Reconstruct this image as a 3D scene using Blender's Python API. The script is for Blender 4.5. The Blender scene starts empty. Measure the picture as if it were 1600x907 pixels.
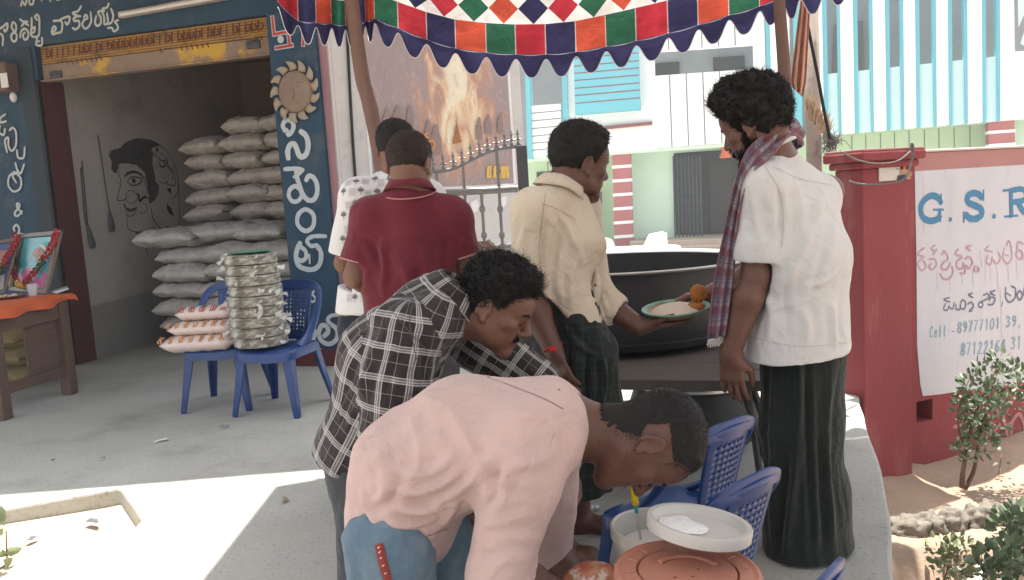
import bpy, math, random
import numpy as np
from mathutils import Vector, Matrix, noise
from mathutils.bvhtree import BVHTree

# ------------------------------------------------------------------ camera, sky, sun
S = bpy.context.scene
COL = S.collection
R = math.radians
CAMZ, TILT, ROLL, FPX = 1.27, 6.6, -3.5, 1250.0
cam = bpy.data.cameras.new('camera'); cam.sensor_width = 36; cam.lens = FPX / 1600 * 36
cam.clip_start = 0.05; cam.clip_end = 600
cob = bpy.data.objects.new('camera', cam); COL.objects.link(cob)
MR = Matrix.Rotation(R(90 - TILT), 4, 'X') @ Matrix.Rotation(R(ROLL), 4, 'Z')
cob.matrix_world = Matrix.Translation((0, 0, CAMZ)) @ MR
S.camera = cob
SUN_EL, SUN_AZ = 81.0, 8.0          # azimuth: degrees from +Y towards -X; the sun stands behind the far buildings, nearly overhead
W = bpy.data.worlds.new('World'); S.world = W; W.use_nodes = True
nt = W.node_tree
sky = nt.nodes.new('ShaderNodeTexSky'); sky.sky_type = 'NISHITA'; sky.sun_disc = False
sky.sun_elevation = R(SUN_EL); sky.sun_rotation = R(-SUN_AZ); sky.dust_density = 3.0; sky.air_density = 1.0
bg = nt.nodes['Background']; bg.inputs['Strength'].default_value = 0.15
hs = nt.nodes.new('ShaderNodeHueSaturation'); hs.inputs['Saturation'].default_value = 0.30
nt.links.new(sky.outputs[0], hs.inputs['Color']); nt.links.new(hs.outputs[0], bg.inputs[0])
sl = bpy.data.lights.new('sun', 'SUN'); sl.energy = 5.0; sl.angle = R(0.6); sl.color = (1, 0.95, 0.86)
so = bpy.data.objects.new('sun', sl); COL.objects.link(so)
sd = Vector((-math.sin(R(SUN_AZ)) * math.cos(R(SUN_EL)), math.cos(R(SUN_AZ)) * math.cos(R(SUN_EL)), math.sin(R(SUN_EL))))
so.rotation_euler = sd.to_track_quat('Z', 'Y').to_euler(); so.location = (0, 0, 12)
S.view_settings.view_transform = 'Standard'; S.view_settings.look = 'None'
S.view_settings.exposure = 1.25; S.view_settings.gamma = 1.0
S.render.engine = 'CYCLES'
S.cycles.use_denoising = True
S.cycles.max_bounces = 8; S.cycles.diffuse_bounces = 5; S.cycles.transparent_max_bounces = 12
S.cycles.sample_clamp_indirect = 6.0
rng = random.Random(11)

# ------------------------------------------------------------------ picture <-> place
M3 = MR.to_3x3(); CAM = Vector((0, 0, CAMZ))
def ray(px, py): return (M3 @ Vector(((px - 800) / FPX, -(py - 453.5) / FPX, -1))).normalized()
def at(px, py, Y):
    d = ray(px, py); return CAM + d * (Y / d.y)
def gz(px, py, z=0.0):
    d = ray(px, py); return CAM + d * ((z - CAMZ) / d.z)
def hit(px, py, P, n):
    d = ray(px, py); return CAM + d * ((P - CAM).dot(n) / d.dot(n))
UPV = Vector((0, 0, 1))
class Frame:
    """an upright plane: u runs to the right, n faces the viewer"""
    def __init__(s, O, u):
        s.O = Vector(O); s.u = Vector((u[0], u[1], 0)).normalized(); s.n = Vector((s.u.y, -s.u.x, 0))
    def p(s, a, z, d=0): 
        q = s.O + s.u * a + s.n * d; return Vector((q.x, q.y, z))
    def px(s, x, y, d=0):
        q = hit(x, y, s.O + s.n * d, s.n); return ((q - s.O).dot(s.u), q.z)
    def P(s, x, y, d=0): return hit(x, y, s.O + s.n * d, s.n)

# ------------------------------------------------------------------ mesh builder
class MB:
    def __init__(s): s.v = []; s.f = []; s.m = []; s.uv = {}
    def add(s, vs, fs, m=0):
        o = len(s.v); s.v += [tuple(v) for v in vs]
        for f in fs: s.f.append(tuple(i + o for i in f)); s.m.append(m)
        return s
    def hexa(s, b, t, m=0):   # bottom ring 4, top ring 4 (ccw from above)
        return s.add(list(b) + list(t), [(3, 2, 1, 0), (4, 5, 6, 7), (0, 1, 5, 4), (1, 2, 6, 5), (2, 3, 7, 6), (3, 0, 4, 7)], m)
    def box(s, c, d, rot=None, m=0):
        x, y, z = d[0] / 2, d[1] / 2, d[2] / 2
        vs = [Vector(q) for q in ((-x, -y, -z), (x, -y, -z), (x, y, -z), (-x, y, -z), (-x, -y, z), (x, -y, z), (x, y, z), (-x, y, z))]
        if rot: vs = [rot @ q for q in vs]
        vs = [q + Vector(c) for q in vs]
        return s.hexa(vs[:4], vs[4:], m)
    def fbox(s, F, a0, a1, z0, z1, d0, d1, m=0):   # in a Frame; d towards viewer
        b = [F.p(a0, z0, d1), F.p(a1, z0, d1), F.p(a1, z0, d0), F.p(a0, z0, d0)]
        t = [F.p(a0, z1, d1), F.p(a1, z1, d1), F.p(a1, z1, d0), F.p(a0, z1, d0)]
        return s.hexa(b, t, m)
    def fquad(s, F, q, d0, d1, m=0):  # q: bl, br, tr, tl as picture points on the frame plane; thickness d0..d1
        pts = [F.px(*k) for k in q]
        fr = [F.p(a, z, d1) for a, z in pts]; bk = [F.p(a, z, d0) for a, z in pts]
        return s.add(fr + bk, [(0, 1, 2, 3), (7, 6, 5, 4), (0, 4, 5, 1), (1, 5, 6, 2), (2, 6, 7, 3), (3, 7, 4, 0)], m)
    def tube(s, pts, r, n=10, m=0, cap=True, flat=None):
        pts = [Vector(p) for p in pts]; k = len(pts)
        rs = r if isinstance(r, (list, tuple)) else [r] * k
        t0 = (pts[1] - pts[0]).normalized()
        a = t0.orthogonal().normalized() if flat is None else (flat - t0 * flat.dot(t0)).normalized()
        vs = []
        for i, p in enumerate(pts):
            t = (pts[min(i + 1, k - 1)] - pts[max(i - 1, 0)]).normalized()
            a = (a - t * a.dot(t)).normalized(); b = t.cross(a)
            rr = rs[i] if isinstance(rs[i], (list, tuple)) else (rs[i], rs[i])
            for j in range(n):
                g = 2 * math.pi * j / n
                vs.append(p + a * (math.cos(g) * rr[0]) + b * (math.sin(g) * rr[1]))
        fs = [(i * n + j, i * n + (j + 1) % n, (i + 1) * n + (j + 1) % n, (i + 1) * n + j) for i in range(k - 1) for j in range(n)]
        if cap: fs += [tuple(range(n - 1, -1, -1)), tuple((k - 1) * n + j for j in range(n))]
        return s.add(vs, fs, m)
    def lathe(s, prof, c=(0, 0, 0), n=32, m=0, rot=None, wob=None):
        vs = []; c = Vector(c)
        for i, (r, z) in enumerate(prof):
            for j in range(n):
                g = 2 * math.pi * j / n; rr = max(r, 1e-4) * (wob(g, i) if wob else 1)
                q = Vector((rr * math.cos(g), rr * math.sin(g), z))
                vs.append(c + (rot @ q if rot else q))
        k = len(prof)
        fs = [(i * n + j, i * n + (j + 1) % n, (i + 1) * n + (j + 1) % n, (i + 1) * n + j) for i in range(k - 1) for j in range(n)]
        return s.add(vs, fs, m)
    def grid(s, fn, nu, nv, m=0, close=False):  # fn(i,j)->point
        vs = [fn(i, j) for i in range(nu + 1) for j in range(nv + 1)]
        fs = [(i * (nv + 1) + j, (i + 1) * (nv + 1) + j, (i + 1) * (nv + 1) + j + 1, i * (nv + 1) + j + 1) for i in range(nu) for j in range(nv)]
        return s.add(vs, fs, m)
    def ball(s, c, r, nu=12, nv=8, m=0, rot=None):
        c = Vector(c); r = r if isinstance(r, (tuple, list)) else (r, r, r)
        vs = []
        for i in range(nv + 1):
            ph = math.pi * i / nv
            for j in range(nu):
                th = 2 * math.pi * j / nu
                q = Vector((r[0] * math.sin(ph) * math.cos(th), r[1] * math.sin(ph) * math.sin(th), -r[2] * math.cos(ph)))
                vs.append(c + (rot @ q if rot else q))
        fs = [(i * nu + j, i * nu + (j + 1) % nu, (i + 1) * nu + (j + 1) % nu, (i + 1) * nu + j) for i in range(nv) for j in range(nu)]
        return s.add(vs, fs, m)

def obj(name, mb, mats, parent=None, smooth=35, bevel=0, world=True, seg=2, uv=None, disp=None):
    if isinstance(mb, MB): vs, fs, ms = mb.v, mb.f, mb.m
    else: vs, fs = mb[0], mb[1]; ms = mb[2] if len(mb) > 2 else None
    if parent is not None and world:
        inv = parent.matrix_basis.inverted() if parent.parent is None else (parent.parent.matrix_basis @ parent.matrix_basis).inverted()
        if inv != Matrix.Identity(4): vs = [tuple(inv @ Vector(v)) for v in vs]
    me = bpy.data.meshes.new(name); me.from_pydata([tuple(v) for v in vs], [], [tuple(f) for f in fs])
    if not isinstance(mats, (list, tuple)): mats = [mats]
    for q in mats: me.materials.append(q)
    if ms is not None and len(mats) > 1: me.polygons.foreach_set('material_index', np.array(ms, dtype=np.int32))
    if uv is not None:
        l = me.uv_layers.new(name='UVMap'); l.data.foreach_set('uv', np.asarray(uv, dtype=np.float32).ravel())
    me.update()
    if smooth:
        me.shade_smooth()
        if smooth < 180: me.set_sharp_from_angle(angle=R(smooth))
    o = bpy.data.objects.new(name, me); COL.objects.link(o)
    if parent is not None: o.parent = parent
    if bevel:
        b = o.modifiers.new('bevel', 'BEVEL'); b.width = bevel; b.segments = seg; b.limit_method = 'ANGLE'; b.angle_limit = R(40)
    return o
def split_obj(name, mb, mats, parent=None, **k):
    """one object per loose piece of the mesh"""
    par = list(range(len(mb.v)))
    def find(a):
        while par[a] != a: par[a] = par[par[a]]; a = par[a]
        return a
    for f in mb.f:
        for v in f[1:]: par[find(v)] = find(f[0])
    G_ = {}
    for i, f in enumerate(mb.f): G_.setdefault(find(f[0]), []).append(i)
    for fi in G_.values():
        q = MB(); ids = sorted({v for i in fi for v in mb.f[i]}); m_ = {v: n for n, v in enumerate(ids)}
        q.v = [mb.v[v] for v in ids]; q.f = [tuple(m_[v] for v in mb.f[i]) for i in fi]; q.m = [mb.m[i] for i in fi]; obj(name, q, mats, parent, **k)
def tag(o, label=None, cat=None, group=None, kind=None):
    if label: o['label'] = label
    if cat: o['category'] = cat
    if group: o['group'] = group
    if kind: o['kind'] = kind
    return o
def thing(name, label, cat, loc=(0, 0, 0), rotz=0, group=None):
    o = bpy.data.objects.new(name, None); COL.objects.link(o); o.empty_display_size = 0.1
    o.location = loc; o.rotation_euler = (0, 0, rotz)
    o.matrix_basis = Matrix.Translation(loc) @ Matrix.Rotation(rotz, 4, 'Z')
    return tag(o, label, cat, group)
def copy_tree(o, parent=None):
    c = o.copy(); COL.objects.link(c)
    if parent is not None: c.parent = parent
    for ch in list(o.children): copy_tree(ch, c)
    return c
def shift(pts, d): return [Vector(p) + Vector(d) for p in pts]
def cat_rom(pts, k=6, closed=False):
    P = [Vector(p) for p in pts]; n = len(P); out = []
    if n < 3: return P
    for i in range(n if closed else n - 1):
        a = P[(i - 1) % n] if closed or i > 0 else P[0] * 2 - P[1]
        b = P[i]; c = P[(i + 1) % n]
        d = P[(i + 2) % n] if closed or i + 2 < n else P[-1] * 2 - P[-2]
        for j in range(k):
            t = j / k
            out.append(0.5 * ((2 * b) + (c - a) * t + (2 * a - 5 * b + 4 * c - d) * t * t + (3 * b - a - 3 * c + d) * t ** 3))
    if not closed: out.append(P[-1])
    return out

# ------------------------------------------------------------------ materials
def mat(name, col, rough=0.7, col2=None, scale=6.0, amt=0.5, bump=0.0, bscale=40.0, metal=0.0, spec=0.3, detail=6.0, stain=None, coat=0, trans=0, stretch=None):
    m = bpy.data.materials.new(name); m.use_nodes = True; n = m.node_tree.nodes; L = m.node_tree.links
    p = n['Principled BSDF']; p.inputs['Roughness'].default_value = rough; p.inputs['Metallic'].default_value = metal
    p.inputs['Specular IOR Level'].default_value = spec
    if coat: p.inputs['Coat Weight'].default_value = coat; p.inputs['Coat Roughness'].default_value = 0.15
    if trans: p.inputs['Transmission Weight'].default_value = trans
    tc = n.new('ShaderNodeTexCoord'); src = tc.outputs['Object']
    if stretch:
        mp = n.new('ShaderNodeMapping'); mp.inputs['Scale'].default_value = stretch; L.new(src, mp.inputs[0]); src = mp.outputs[0]
    c2 = col2 if col2 is not None else tuple(x * 0.78 for x in col)
    nz = n.new('ShaderNodeTexNoise'); nz.inputs['Scale'].default_value = scale; nz.inputs['Detail'].default_value = detail; nz.inputs['Roughness'].default_value = 0.62
    L.new(src, nz.inputs[0])
    rp = n.new('ShaderNodeValToRGB'); rp.color_ramp.elements[0].position = 0.5 - amt * 0.5 + 0.02; rp.color_ramp.elements[1].position = min(1, 0.5 + amt * 0.5)
    rp.color_ramp.elements[0].color = (*c2, 1); rp.color_ramp.elements[1].color = (*col, 1)
    L.new(nz.outputs[0], rp.inputs[0]); out = rp.outputs[0]
    if stain:   # (colour, scale, low, high, strength)
        s2 = n.new('ShaderNodeTexNoise'); s2.inputs['Scale'].default_value = stain[1]; s2.inputs['Detail'].default_value = 8; s2.inputs['Roughness'].default_value = 0.65
        L.new(src, s2.inputs[0])
        r2 = n.new('ShaderNodeValToRGB'); r2.color_ramp.elements[0].position = stain[2]; r2.color_ramp.elements[1].position = stain[3]
        r2.color_ramp.elements[0].color = (0, 0, 0, 1); r2.color_ramp.elements[1].color = (stain[4],) * 3 + (1,)
        L.new(s2.outputs[0], r2.inputs[0])
        mx = n.new('ShaderNodeMix'); mx.data_type = 'RGBA'; L.new(r2.outputs[0], mx.inputs[0]); L.new(out, mx.inputs[6]); mx.inputs[7].default_value = (*stain[0], 1)
        out = mx.outputs[2]
    L.new(out, p.inputs['Base Color'])
    if bump:
        b = n.new('ShaderNodeBump'); b.inputs['Strength'].default_value = bump; b.inputs['Distance'].default_value = 0.01
        bn = n.new('ShaderNodeTexNoise'); bn.inputs['Scale'].default_value = bscale; bn.inputs['Detail'].default_value = 5
        L.new(src, bn.inputs[0]); L.new(bn.outputs[0], b.inputs['Height']); L.new(b.outputs[0], p.inputs['Normal'])
    m['out'] = 1
    return m
def plain(name, col, rough=0.6, **k): return mat(name, col, rough, col2=tuple(x * 0.88 for x in col), **k)
def glass_like(name, col, rough=0.1, alpha=0.4):
    m = bpy.data.materials.new(name); m.use_nodes = True; n = m.node_tree.nodes; L = m.node_tree.links
    p = n['Principled BSDF']; p.inputs['Base Color'].default_value = (*col, 1); p.inputs['Roughness'].default_value = rough
    p.inputs['Alpha'].default_value = alpha; p.inputs['Specular IOR Level'].default_value = 0.6
    return m

# ------------------------------------------------------------------ painted strokes on a plane
class Strokes:
    """brush strokes laid as thin raised paint on a Frame; points are given in picture units (scale, origin)"""
    def __init__(s, F, d=0.003): s.F = F; s.d = d; s.k = 0; s.mb = MB()
    def line(s, pts, w, sc=1, o=(0, 0), smooth=True, closed=False, m=0, taper=0.0):
        q = []
        for x, y in pts:
            a, z = s.F.px(o[0] + x / sc, o[1] + y / sc); q.append(Vector((a, z, 0)))
        a, z = s.F.px(o[0] + pts[0][0] / sc, o[1] + pts[0][1] / sc)
        a2, z2 = s.F.px(o[0] + pts[0][0] / sc, o[1] + pts[0][1] / sc + w / sc)
        hw = abs(z2 - z) * 0.5
        s.line2(q, hw, smooth, closed, m, taper)
    def line2(s, q, hw, smooth=True, closed=False, m=0, taper=0.0):
        q = [Vector((p[0], p[1], 0)) for p in q]
        if smooth and len(q) > 2: q = cat_rom(q, 5, closed)
        n = len(q); vs = []; s.k += 1; base = s.d + (s.k % 12) * 0.0003
        for i, p in enumerate(q):
            if closed: t = q[(i + 1) % n] - q[i - 1]
            else: t = q[min(i + 1, n - 1)] - q[max(i - 1, 0)]
            t = t.normalized() if t.length > 1e-9 else Vector((1, 0, 0)); nn = Vector((-t.y, t.x, 0))
            e = min(i, n - 1 - i) / max(1, n - 1) * 2
            h = hw * (1 - taper * (1 - min(1, e * 2.5))) * (0.93 + 0.14 * noise.noise((p.x * 40, p.y * 40, s.k)))
            dd = base + 0.0006 * i / n
            pp = p
            if not closed and i == 0: pp = p - t * hw * 0.5
            if not closed and i == n - 1: pp = p + t * hw * 0.5
            for sg in (1, -1):
                c = pp + nn * (h * sg * (0.72 if (not closed and i in (0, n - 1)) else 1)); vs.append(s.F.p(c.x, c.y, dd))
        fs = [(2 * i, 2 * i + 1, 2 * i + 3, 2 * i + 2) for i in range(n - 1)]
        if closed: fs.append((2 * n - 2, 2 * n - 1, 1, 0))
        s.mb.add(vs, fs, m)
    def dot(s, x, y, r, sc=1, o=(0, 0), m=0, ry=None):
        a, z = s.F.px(o[0] + x / sc, o[1] + y / sc); a2, z2 = s.F.px(o[0] + x / sc, o[1] + (y + r) / sc); rr = abs(z2 - z); s.k += 1
        ra = rr if ry is None else rr * ry
        s.mb.add([s.F.p(a + ra * math.cos(t * math.pi / 8), z + rr * math.sin(t * math.pi / 8), s.d + (s.k % 12) * 0.0003) for t in range(16)], [tuple(range(16))], m)
    def poly(s, pts, sc=1, o=(0, 0), m=0, d=None):
        s.k += 1; dd = s.d + (s.k % 12) * 0.0003 if d is None else d
        vs = []
        for x, y in pts:
            a, z = s.F.px(o[0] + x / sc, o[1] + y / sc); vs.append(s.F.p(a, z, dd))
        s.mb.add(vs, [tuple(range(len(vs)))], m)
DIG = {'0': [[(.5, 1), (.15, .75), (.15, .25), (.5, 0), (.85, .25), (.85, .75), (.5, 1)]], '1': [[(.3, .8), (.55, 1), (.55, 0)]],
       '2': [[(.15, .75), (.5, 1), (.8, .75), (.5, .4), (.1, 0)], [(.1, 0), (.9, 0)]], '3': [[(.15, .85), (.5, 1), (.8, .78), (.45, .52)], [(.45, .52), (.88, .3), (.5, 0), (.1, .15)]],
       '4': [[(.7, 0), (.65, 1), (.1, .35)], [(.1, .35), (.95, .35)]], '6': [[(.75, .95), (.3, .7), (.15, .3), (.5, 0), (.85, .25), (.5, .5), (.18, .3)]],
       '7': [[(.1, 1), (.85, 1)], [(.85, 1), (.55, .5), (.4, 0)]], '8': [[(.5, .52), (.15, .75), (.5, 1), (.85, .75), (.5, .52), (.1, .25), (.5, 0), (.9, .25), (.5, .52)]],
       '9': [[(.82, .68), (.5, .48), (.18, .72), (.5, 1), (.82, .7), (.75, .3), (.4, 0)]], 'C': [[(.85, .8), (.5, 1), (.15, .6), (.2, .2), (.5, 0), (.85, .15)]],
       'e': [[(.15, .35), (.8, .38), (.5, .62), (.18, .35), (.45, 0), (.85, .12)]], 'l': [[(.5, 1), (.5, .1), (.65, 0)]], ':': [[(.5, .55), (.5, .5)], [(.5, .15), (.5, .1)]],
       '-': [[(.15, .35), (.85, .35)]], ',': [[(.5, .05), (.35, -.2)]], '.': [[(.5, .05), (.5, 0)]], '5': [[(.8, 1), (.25, 1)], [(.25, 1), (.2, .55), (.6, .6), (.85, .3), (.5, 0), (.12, .12)]]}
def digits(st, text, x0, y0, pitch, h, w, slope, sc, o, m=0):
    """hand-painted characters along a sloping baseline; (x0,y0) = lower-left of the first"""
    for i, ch in enumerate(text):
        for k in DIG.get(ch, []):
            st.line([(x0 + i * pitch + a * pitch * 0.78 + b * h * 0.06, y0 + (i * pitch + a * pitch * 0.78) * slope - b * h) for a, b in k], w, sc, o, m=m)
# ================================================================== THE SETTING
M = {}
M['concrete'] = mat('concrete', (.44, .44, .405), .85, (.34, .342, .318), 2.6, .75, .35, 45, stain=((.19, .185, .17), 1.7, .52, .74, .55), detail=12)
M['road'] = mat('road', (.55, .53, .49), .9, (.45, .43, .4), 1.5, .8, .2, 30)
M['dirt'] = mat('dirt', (.46, .34, .25), .95, (.31, .225, .165), 3.0, .8, .7, 45, stain=((.3, .26, .22), 9, .5, .7, .6))
M['sand'] = mat('sand', (.55, .45, .33), .95, (.42, .33, .24), 5.0, .8, .5, 60)
M['earth'] = mat('earth', (.3, .22, .16), .95, None, 3.0, .8, .5, 30)
M['bluepaint'] = mat('blue_paint', (.034, .080, .128), .65, (.022, .054, .092), 3, .8, .25, 40, stain=((.12, .135, .14), 4.5, .53, .76, .75), detail=11)
M['blackpaint'] = plain('black_paint', (.02, .022, .025), .6)
M['darkblue'] = mat('dark_blue_paint', (.04, .06, .075), .65, None, 6, .8, stain=((.12, .12, .12), 9, .6, .7, .5))
M['maroon'] = mat('maroon_paint', (.135, .035, .035), .7, (.09, .03, .03), 5, .8, .1, stain=((.2, .15, .14), 7, .6, .75, .5))
M['plaster'] = mat('grey_plaster', (.50, .48, .44), .9, (.39, .37, .34), 2.5, .8, .3, 25, stain=((.16, .12, .1), 1.6, .52, .8, .7))
M['damp'] = mat('damp_plaster', (.31, .305, .29), .9, (.24, .235, .22), 4, .8, .3, 25)
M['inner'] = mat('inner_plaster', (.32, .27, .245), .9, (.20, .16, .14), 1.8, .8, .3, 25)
M['shutter'] = mat('shutter_yellow', (.50, .27, .05), .55, (.36, .24, .12), 3.5, .6, .1, 30, stain=((.15, .11, .08), 6, .52, .66, .85))
M['rail'] = mat('shutter_rail', (.33, .25, .18), .6, (.22, .15, .11), 5, .6, .1, 30, stain=((.6, .36, .05), 2.1, .56, .62, .9))
M['pinkpaint'] = mat('pink_wall_paint', (.44, .25, .27), .85, (.36, .2, .22), 5, .8, .15, 30, stain=((.3, .22, .22), 8, .55, .7, .5))
M['palewall'] = mat('pale_wall', (.62, .60, .57), .9, (.5, .48, .455), 4, .8, .2, 25, stain=((.36, .33, .3), 6, .55, .72, .6))
M['letter'] = mat('letter_paint', (.60, .63, .60), .7, (.45, .5, .5), 9, .8)
M['letterW'] = mat('letter_white', (.60, .64, .66), .7, (.46, .52, .55), 9, .8)
M['ink'] = plain('mural_ink', (.035, .033, .032), .9)
M['inkwash'] = mat('mural_wash', (.085, .08, .078), .9, (.05, .048, .047), 22, .8)
M['redsign'] = plain('red_sign_paint', (.5, .07, .05), .6)
M['whitepaint'] = mat('white_paint', (.78, .78, .76), .7, (.7, .7, .68), 3, .6)

def crack_floor():
    m = M['concrete']; n = m.node_tree.nodes; L = m.node_tree.links; p = n['Principled BSDF']; src = p.inputs['Base Color'].links[0].from_socket; tc = n.new('ShaderNodeTexCoord')
    wn = n.new('ShaderNodeTexNoise'); wn.inputs['Scale'].default_value = 2.2; wn.inputs['Detail'].default_value = 8; L.new(tc.outputs['Object'], wn.inputs[0])
    ad = n.new('ShaderNodeVectorMath'); ad.operation = 'MULTIPLY_ADD'; L.new(wn.outputs['Color'], ad.inputs[0]); ad.inputs[1].default_value = (.55, .55, 0); L.new(tc.outputs['Object'], ad.inputs[2])
    vo = n.new('ShaderNodeTexVoronoi'); vo.feature = 'DISTANCE_TO_EDGE'; vo.inputs['Scale'].default_value = .33; L.new(ad.outputs[0], vo.inputs[0])
    r1 = n.new('ShaderNodeValToRGB'); r1.color_ramp.elements[0].position = .0; r1.color_ramp.elements[1].position = .007; r1.color_ramp.elements[0].color = (.95,) * 3 + (1,); r1.color_ramp.elements[1].color = (1, 1, 1, 1); L.new(vo.outputs[0], r1.inputs[0])
    g = n.new('ShaderNodeTexNoise'); g.inputs['Scale'].default_value = 60; g.inputs['Detail'].default_value = 4; L.new(tc.outputs['Object'], g.inputs[0])
    r2 = n.new('ShaderNodeValToRGB'); r2.color_ramp.elements[0].position = .30; r2.color_ramp.elements[1].position = .44; r2.color_ramp.elements[0].color = (.72,) * 3 + (1,); r2.color_ramp.elements[1].color = (1, 1, 1, 1); L.new(g.outputs[0], r2.inputs[0])
    a = n.new('ShaderNodeMix'); a.data_type = 'RGBA'; a.blend_type = 'MULTIPLY'; a.inputs[0].default_value = 1; L.new(src, a.inputs[6]); L.new(r1.outputs[0], a.inputs[7])
    b = n.new('ShaderNodeMix'); b.data_type = 'RGBA'; b.blend_type = 'MULTIPLY'; b.inputs[0].default_value = 1; L.new(a.outputs[2], b.inputs[6]); L.new(r2.outputs[0], b.inputs[7]); L.new(b.outputs[2], p.inputs['Base Color'])
crack_floor()
floorpts_r = [gz(*p) for p in ((1338, 590), (1346, 640), (1364, 695), (1380, 745), (1388, 800), (1396, 870), (1400, 907), (1412, 1010))]
def slab():
    edge = [(p.x + .018 * noise.noise((p.y * 3, 1, 2)), p.y) for p in cat_rom([Vector((q.x, q.y, 0)) for q in floorpts_r], 6)]
    a, b, c = gz(0, 797), gz(187, 763), gz(222, 812)
    front = [(c.x + (c.x - b.x) * 1.2, -3.0), (c.x, c.y), (b.x, b.y), (a.x, a.y), (-9, a.y + (a.y - b.y) / (a.x - b.x) * (-9 - a.x))]
    pts = [(edge[0][0] + .3, 8.6), *edge, (edge[-1][0], -3.0), *front, (-9, 12)]
    pts = pts + [(-1.2, 12), (-1.2, 8.6)]
    n = len(pts); v = [(x, y, 0) for x, y in pts] + [(x, y, -.62 if y < 6 and x > .2 else -.25) for x, y in pts]
    f = [tuple(range(n))[::-1], ] + [(i, (i + 1) % n, (i + 1) % n + n, i + n) for i in range(n)]
    o = obj('concrete_floor', (v, f), M['concrete'], smooth=0, bevel=.012); tag(o, kind='structure')
slab()
mb = MB(); mb.add([(-58, -58, -1.3), (58, -58, -1.3), (58, 58, -1.3), (-58, 58, -1.3)], [(0, 1, 2, 3)])
tag(obj('ground', mb, M['earth'], smooth=0), kind='structure')
mb = MB(); mb.box((0, 33.3, -.72), (112, 49.4, .6)); tag(obj('road', mb, M['road'], smooth=0), kind='structure')
mb = MB()
mb.grid(lambda i, j: Vector((-9 + i * .2, -3 + j * .2, -.075 + .02 * noise.noise((i * .3, j * .3, 5)))), 40, 40)
tag(obj('sandy_ground', mb, M['sand'], smooth=180), kind='structure')

# ---- the red compound wall on the right
A = at(1385, 750, 4.70); B = at(1600, 702, 5.22)
WF = Frame((A.x, A.y, 0), (B.x - A.x, B.y - A.y)); WZ = A.z
M['redwall'] = mat('red_wall_paint', (.31, .072, .078), .85, (.225, .052, .058), 2.2, .8, .4, 28, stain=((.40, .20, .19), 3.2, .54, .76, .6), detail=12, stretch=(1.6, 1.6, .55))
M['pinkband'] = mat('pink_band', (.48, .24, .23), .85, (.38, .2, .19), 5, .8, .15, 30, stain=((.3, .22, .2), 6, .55, .7, .6))
M['board'] = mat('board_white', (.64, .65, .70), .85, (.54, .55, .60), 2.0, .8, .2, 18, stain=((.42, .40, .38), 2.4, .52, .78, .5), detail=10, stretch=(1.5, 1.5, .5))
M['blueletter'] = mat('blue_letter', (.075, .25, .42), .7, (.06, .2, .35), 12, .8)
M['fadedred'] = mat('faded_red_letter', (.45, .23, .27), .8, (.54, .40, .44), 16, .6)
M['navyletter'] = mat('navy_letter', (.10, .12, .19), .7, (.2, .22, .29), 14, .6)
M['tealletter'] = mat('teal_letter', (.16, .32, .42), .7, (.3, .43, .52), 14, .6)
M['drip'] = plain('drip', (.50, .47, .48), .9)
wall = thing('compound_wall', 'red painted compound wall with a white painted notice beside the sapling', 'wall', (A.x, A.y, WZ))
zt = WF.px(1430, 239)[1]; aL = WF.px(1426, 400)[0]; aR = aL + 7.5
h0 = WF.px(1432, 662); h1 = WF.px(1457, 623)
mb = MB()
mb.fbox(WF, aL - .05, h0[0], WZ - .4, zt, -.22, 0); mb.fbox(WF, h1[0], aR, WZ - .4, zt, -.22, 0)
mb.fbox(WF, h0[0], h1[0], WZ - .4, h0[1], -.22, 0); mb.fbox(WF, h0[0], h1[0], h1[1], zt, -.22, 0)
obj('masonry', mb, M['redwall'], wall, smooth=0, bevel=0)
mb = MB(); mb.fbox(WF, h0[0], h1[0], h0[1], h1[1], -.215, -.12); obj('drain_hole', mb, M['blackpaint'], wall, smooth=0)
mb = MB(); zb = WF.px(1430, 269)[1]; mb.fbox(WF, aL + .012, aR, zb + .004, zt - .004, 0, .004); obj('pale_band', mb, M['pinkband'], wall, smooth=0)
mb = MB(); mb.fbox(WF, aL - .03, aR, zt, zt + .016, -.235, .016); obj('sunlit_top_strip', mb, M['palewall'], wall, smooth=0, bevel=.006)  # pale strip painted in for the sunlit top edge of the wall
mb = MB(); pts = [WF.px(*p) for p in ((1429, 268), (1431, 400), (1432, 540), (1437, 600), (1441, 619), (1470, 616), (1520, 608), (1600, 598))]
pts = [(pts[0][0] - .004, pts[0][1])] + pts[1:] + [(aL + 2.6, pts[-1][1]), (aL + 2.6, pts[0][1] + .0)]
n = len(pts); vv = [WF.p(a, z, .005) for a, z in pts] + [WF.p(a, z, 0) for a, z in pts]
mb.add(vv, [tuple(range(n)), *[(i, i + n, (i + 1) % n + n, (i + 1) % n) for i in range(n)]])
sign = obj('painted_notice', mb, M['board'], wall, smooth=0)
st = Strokes(WF, .006); sc, o = 2.8333, (1420, 250)
def G(p, w, **k): st.line(p, w * (1.38 if w > 18 else 1.22 if w > 4 else 1), sc, o, **k)
G([(140, 190), (122, 166), (92, 160), (62, 182), (48, 215), (57, 252), (85, 270), (118, 265), (134, 248)], 23)
G([(133, 268), (133, 222)], 20, smooth=False); G([(106, 221), (149, 221)], 11, smooth=False); G([(139, 152), (139, 198)], 10, smooth=False)
st.dot(180, 264, 10, sc, o)
G([(318, 168), (300, 150), (272, 150), (254, 168), (260, 190), (290, 203), (316, 218), (318, 243), (296, 260), (268, 260), (248, 243)], 23)
G([(326, 135), (326, 180)], 10, smooth=False); G([(239, 232), (239, 276)], 10, smooth=False)
st.dot(373, 250, 11, sc, o)
G([(447, 135), (450, 248)], 24, smooth=False); G([(414, 137), (470, 130)], 12, smooth=False); G([(420, 252), (478, 247)], 12, smooth=False)
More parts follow.
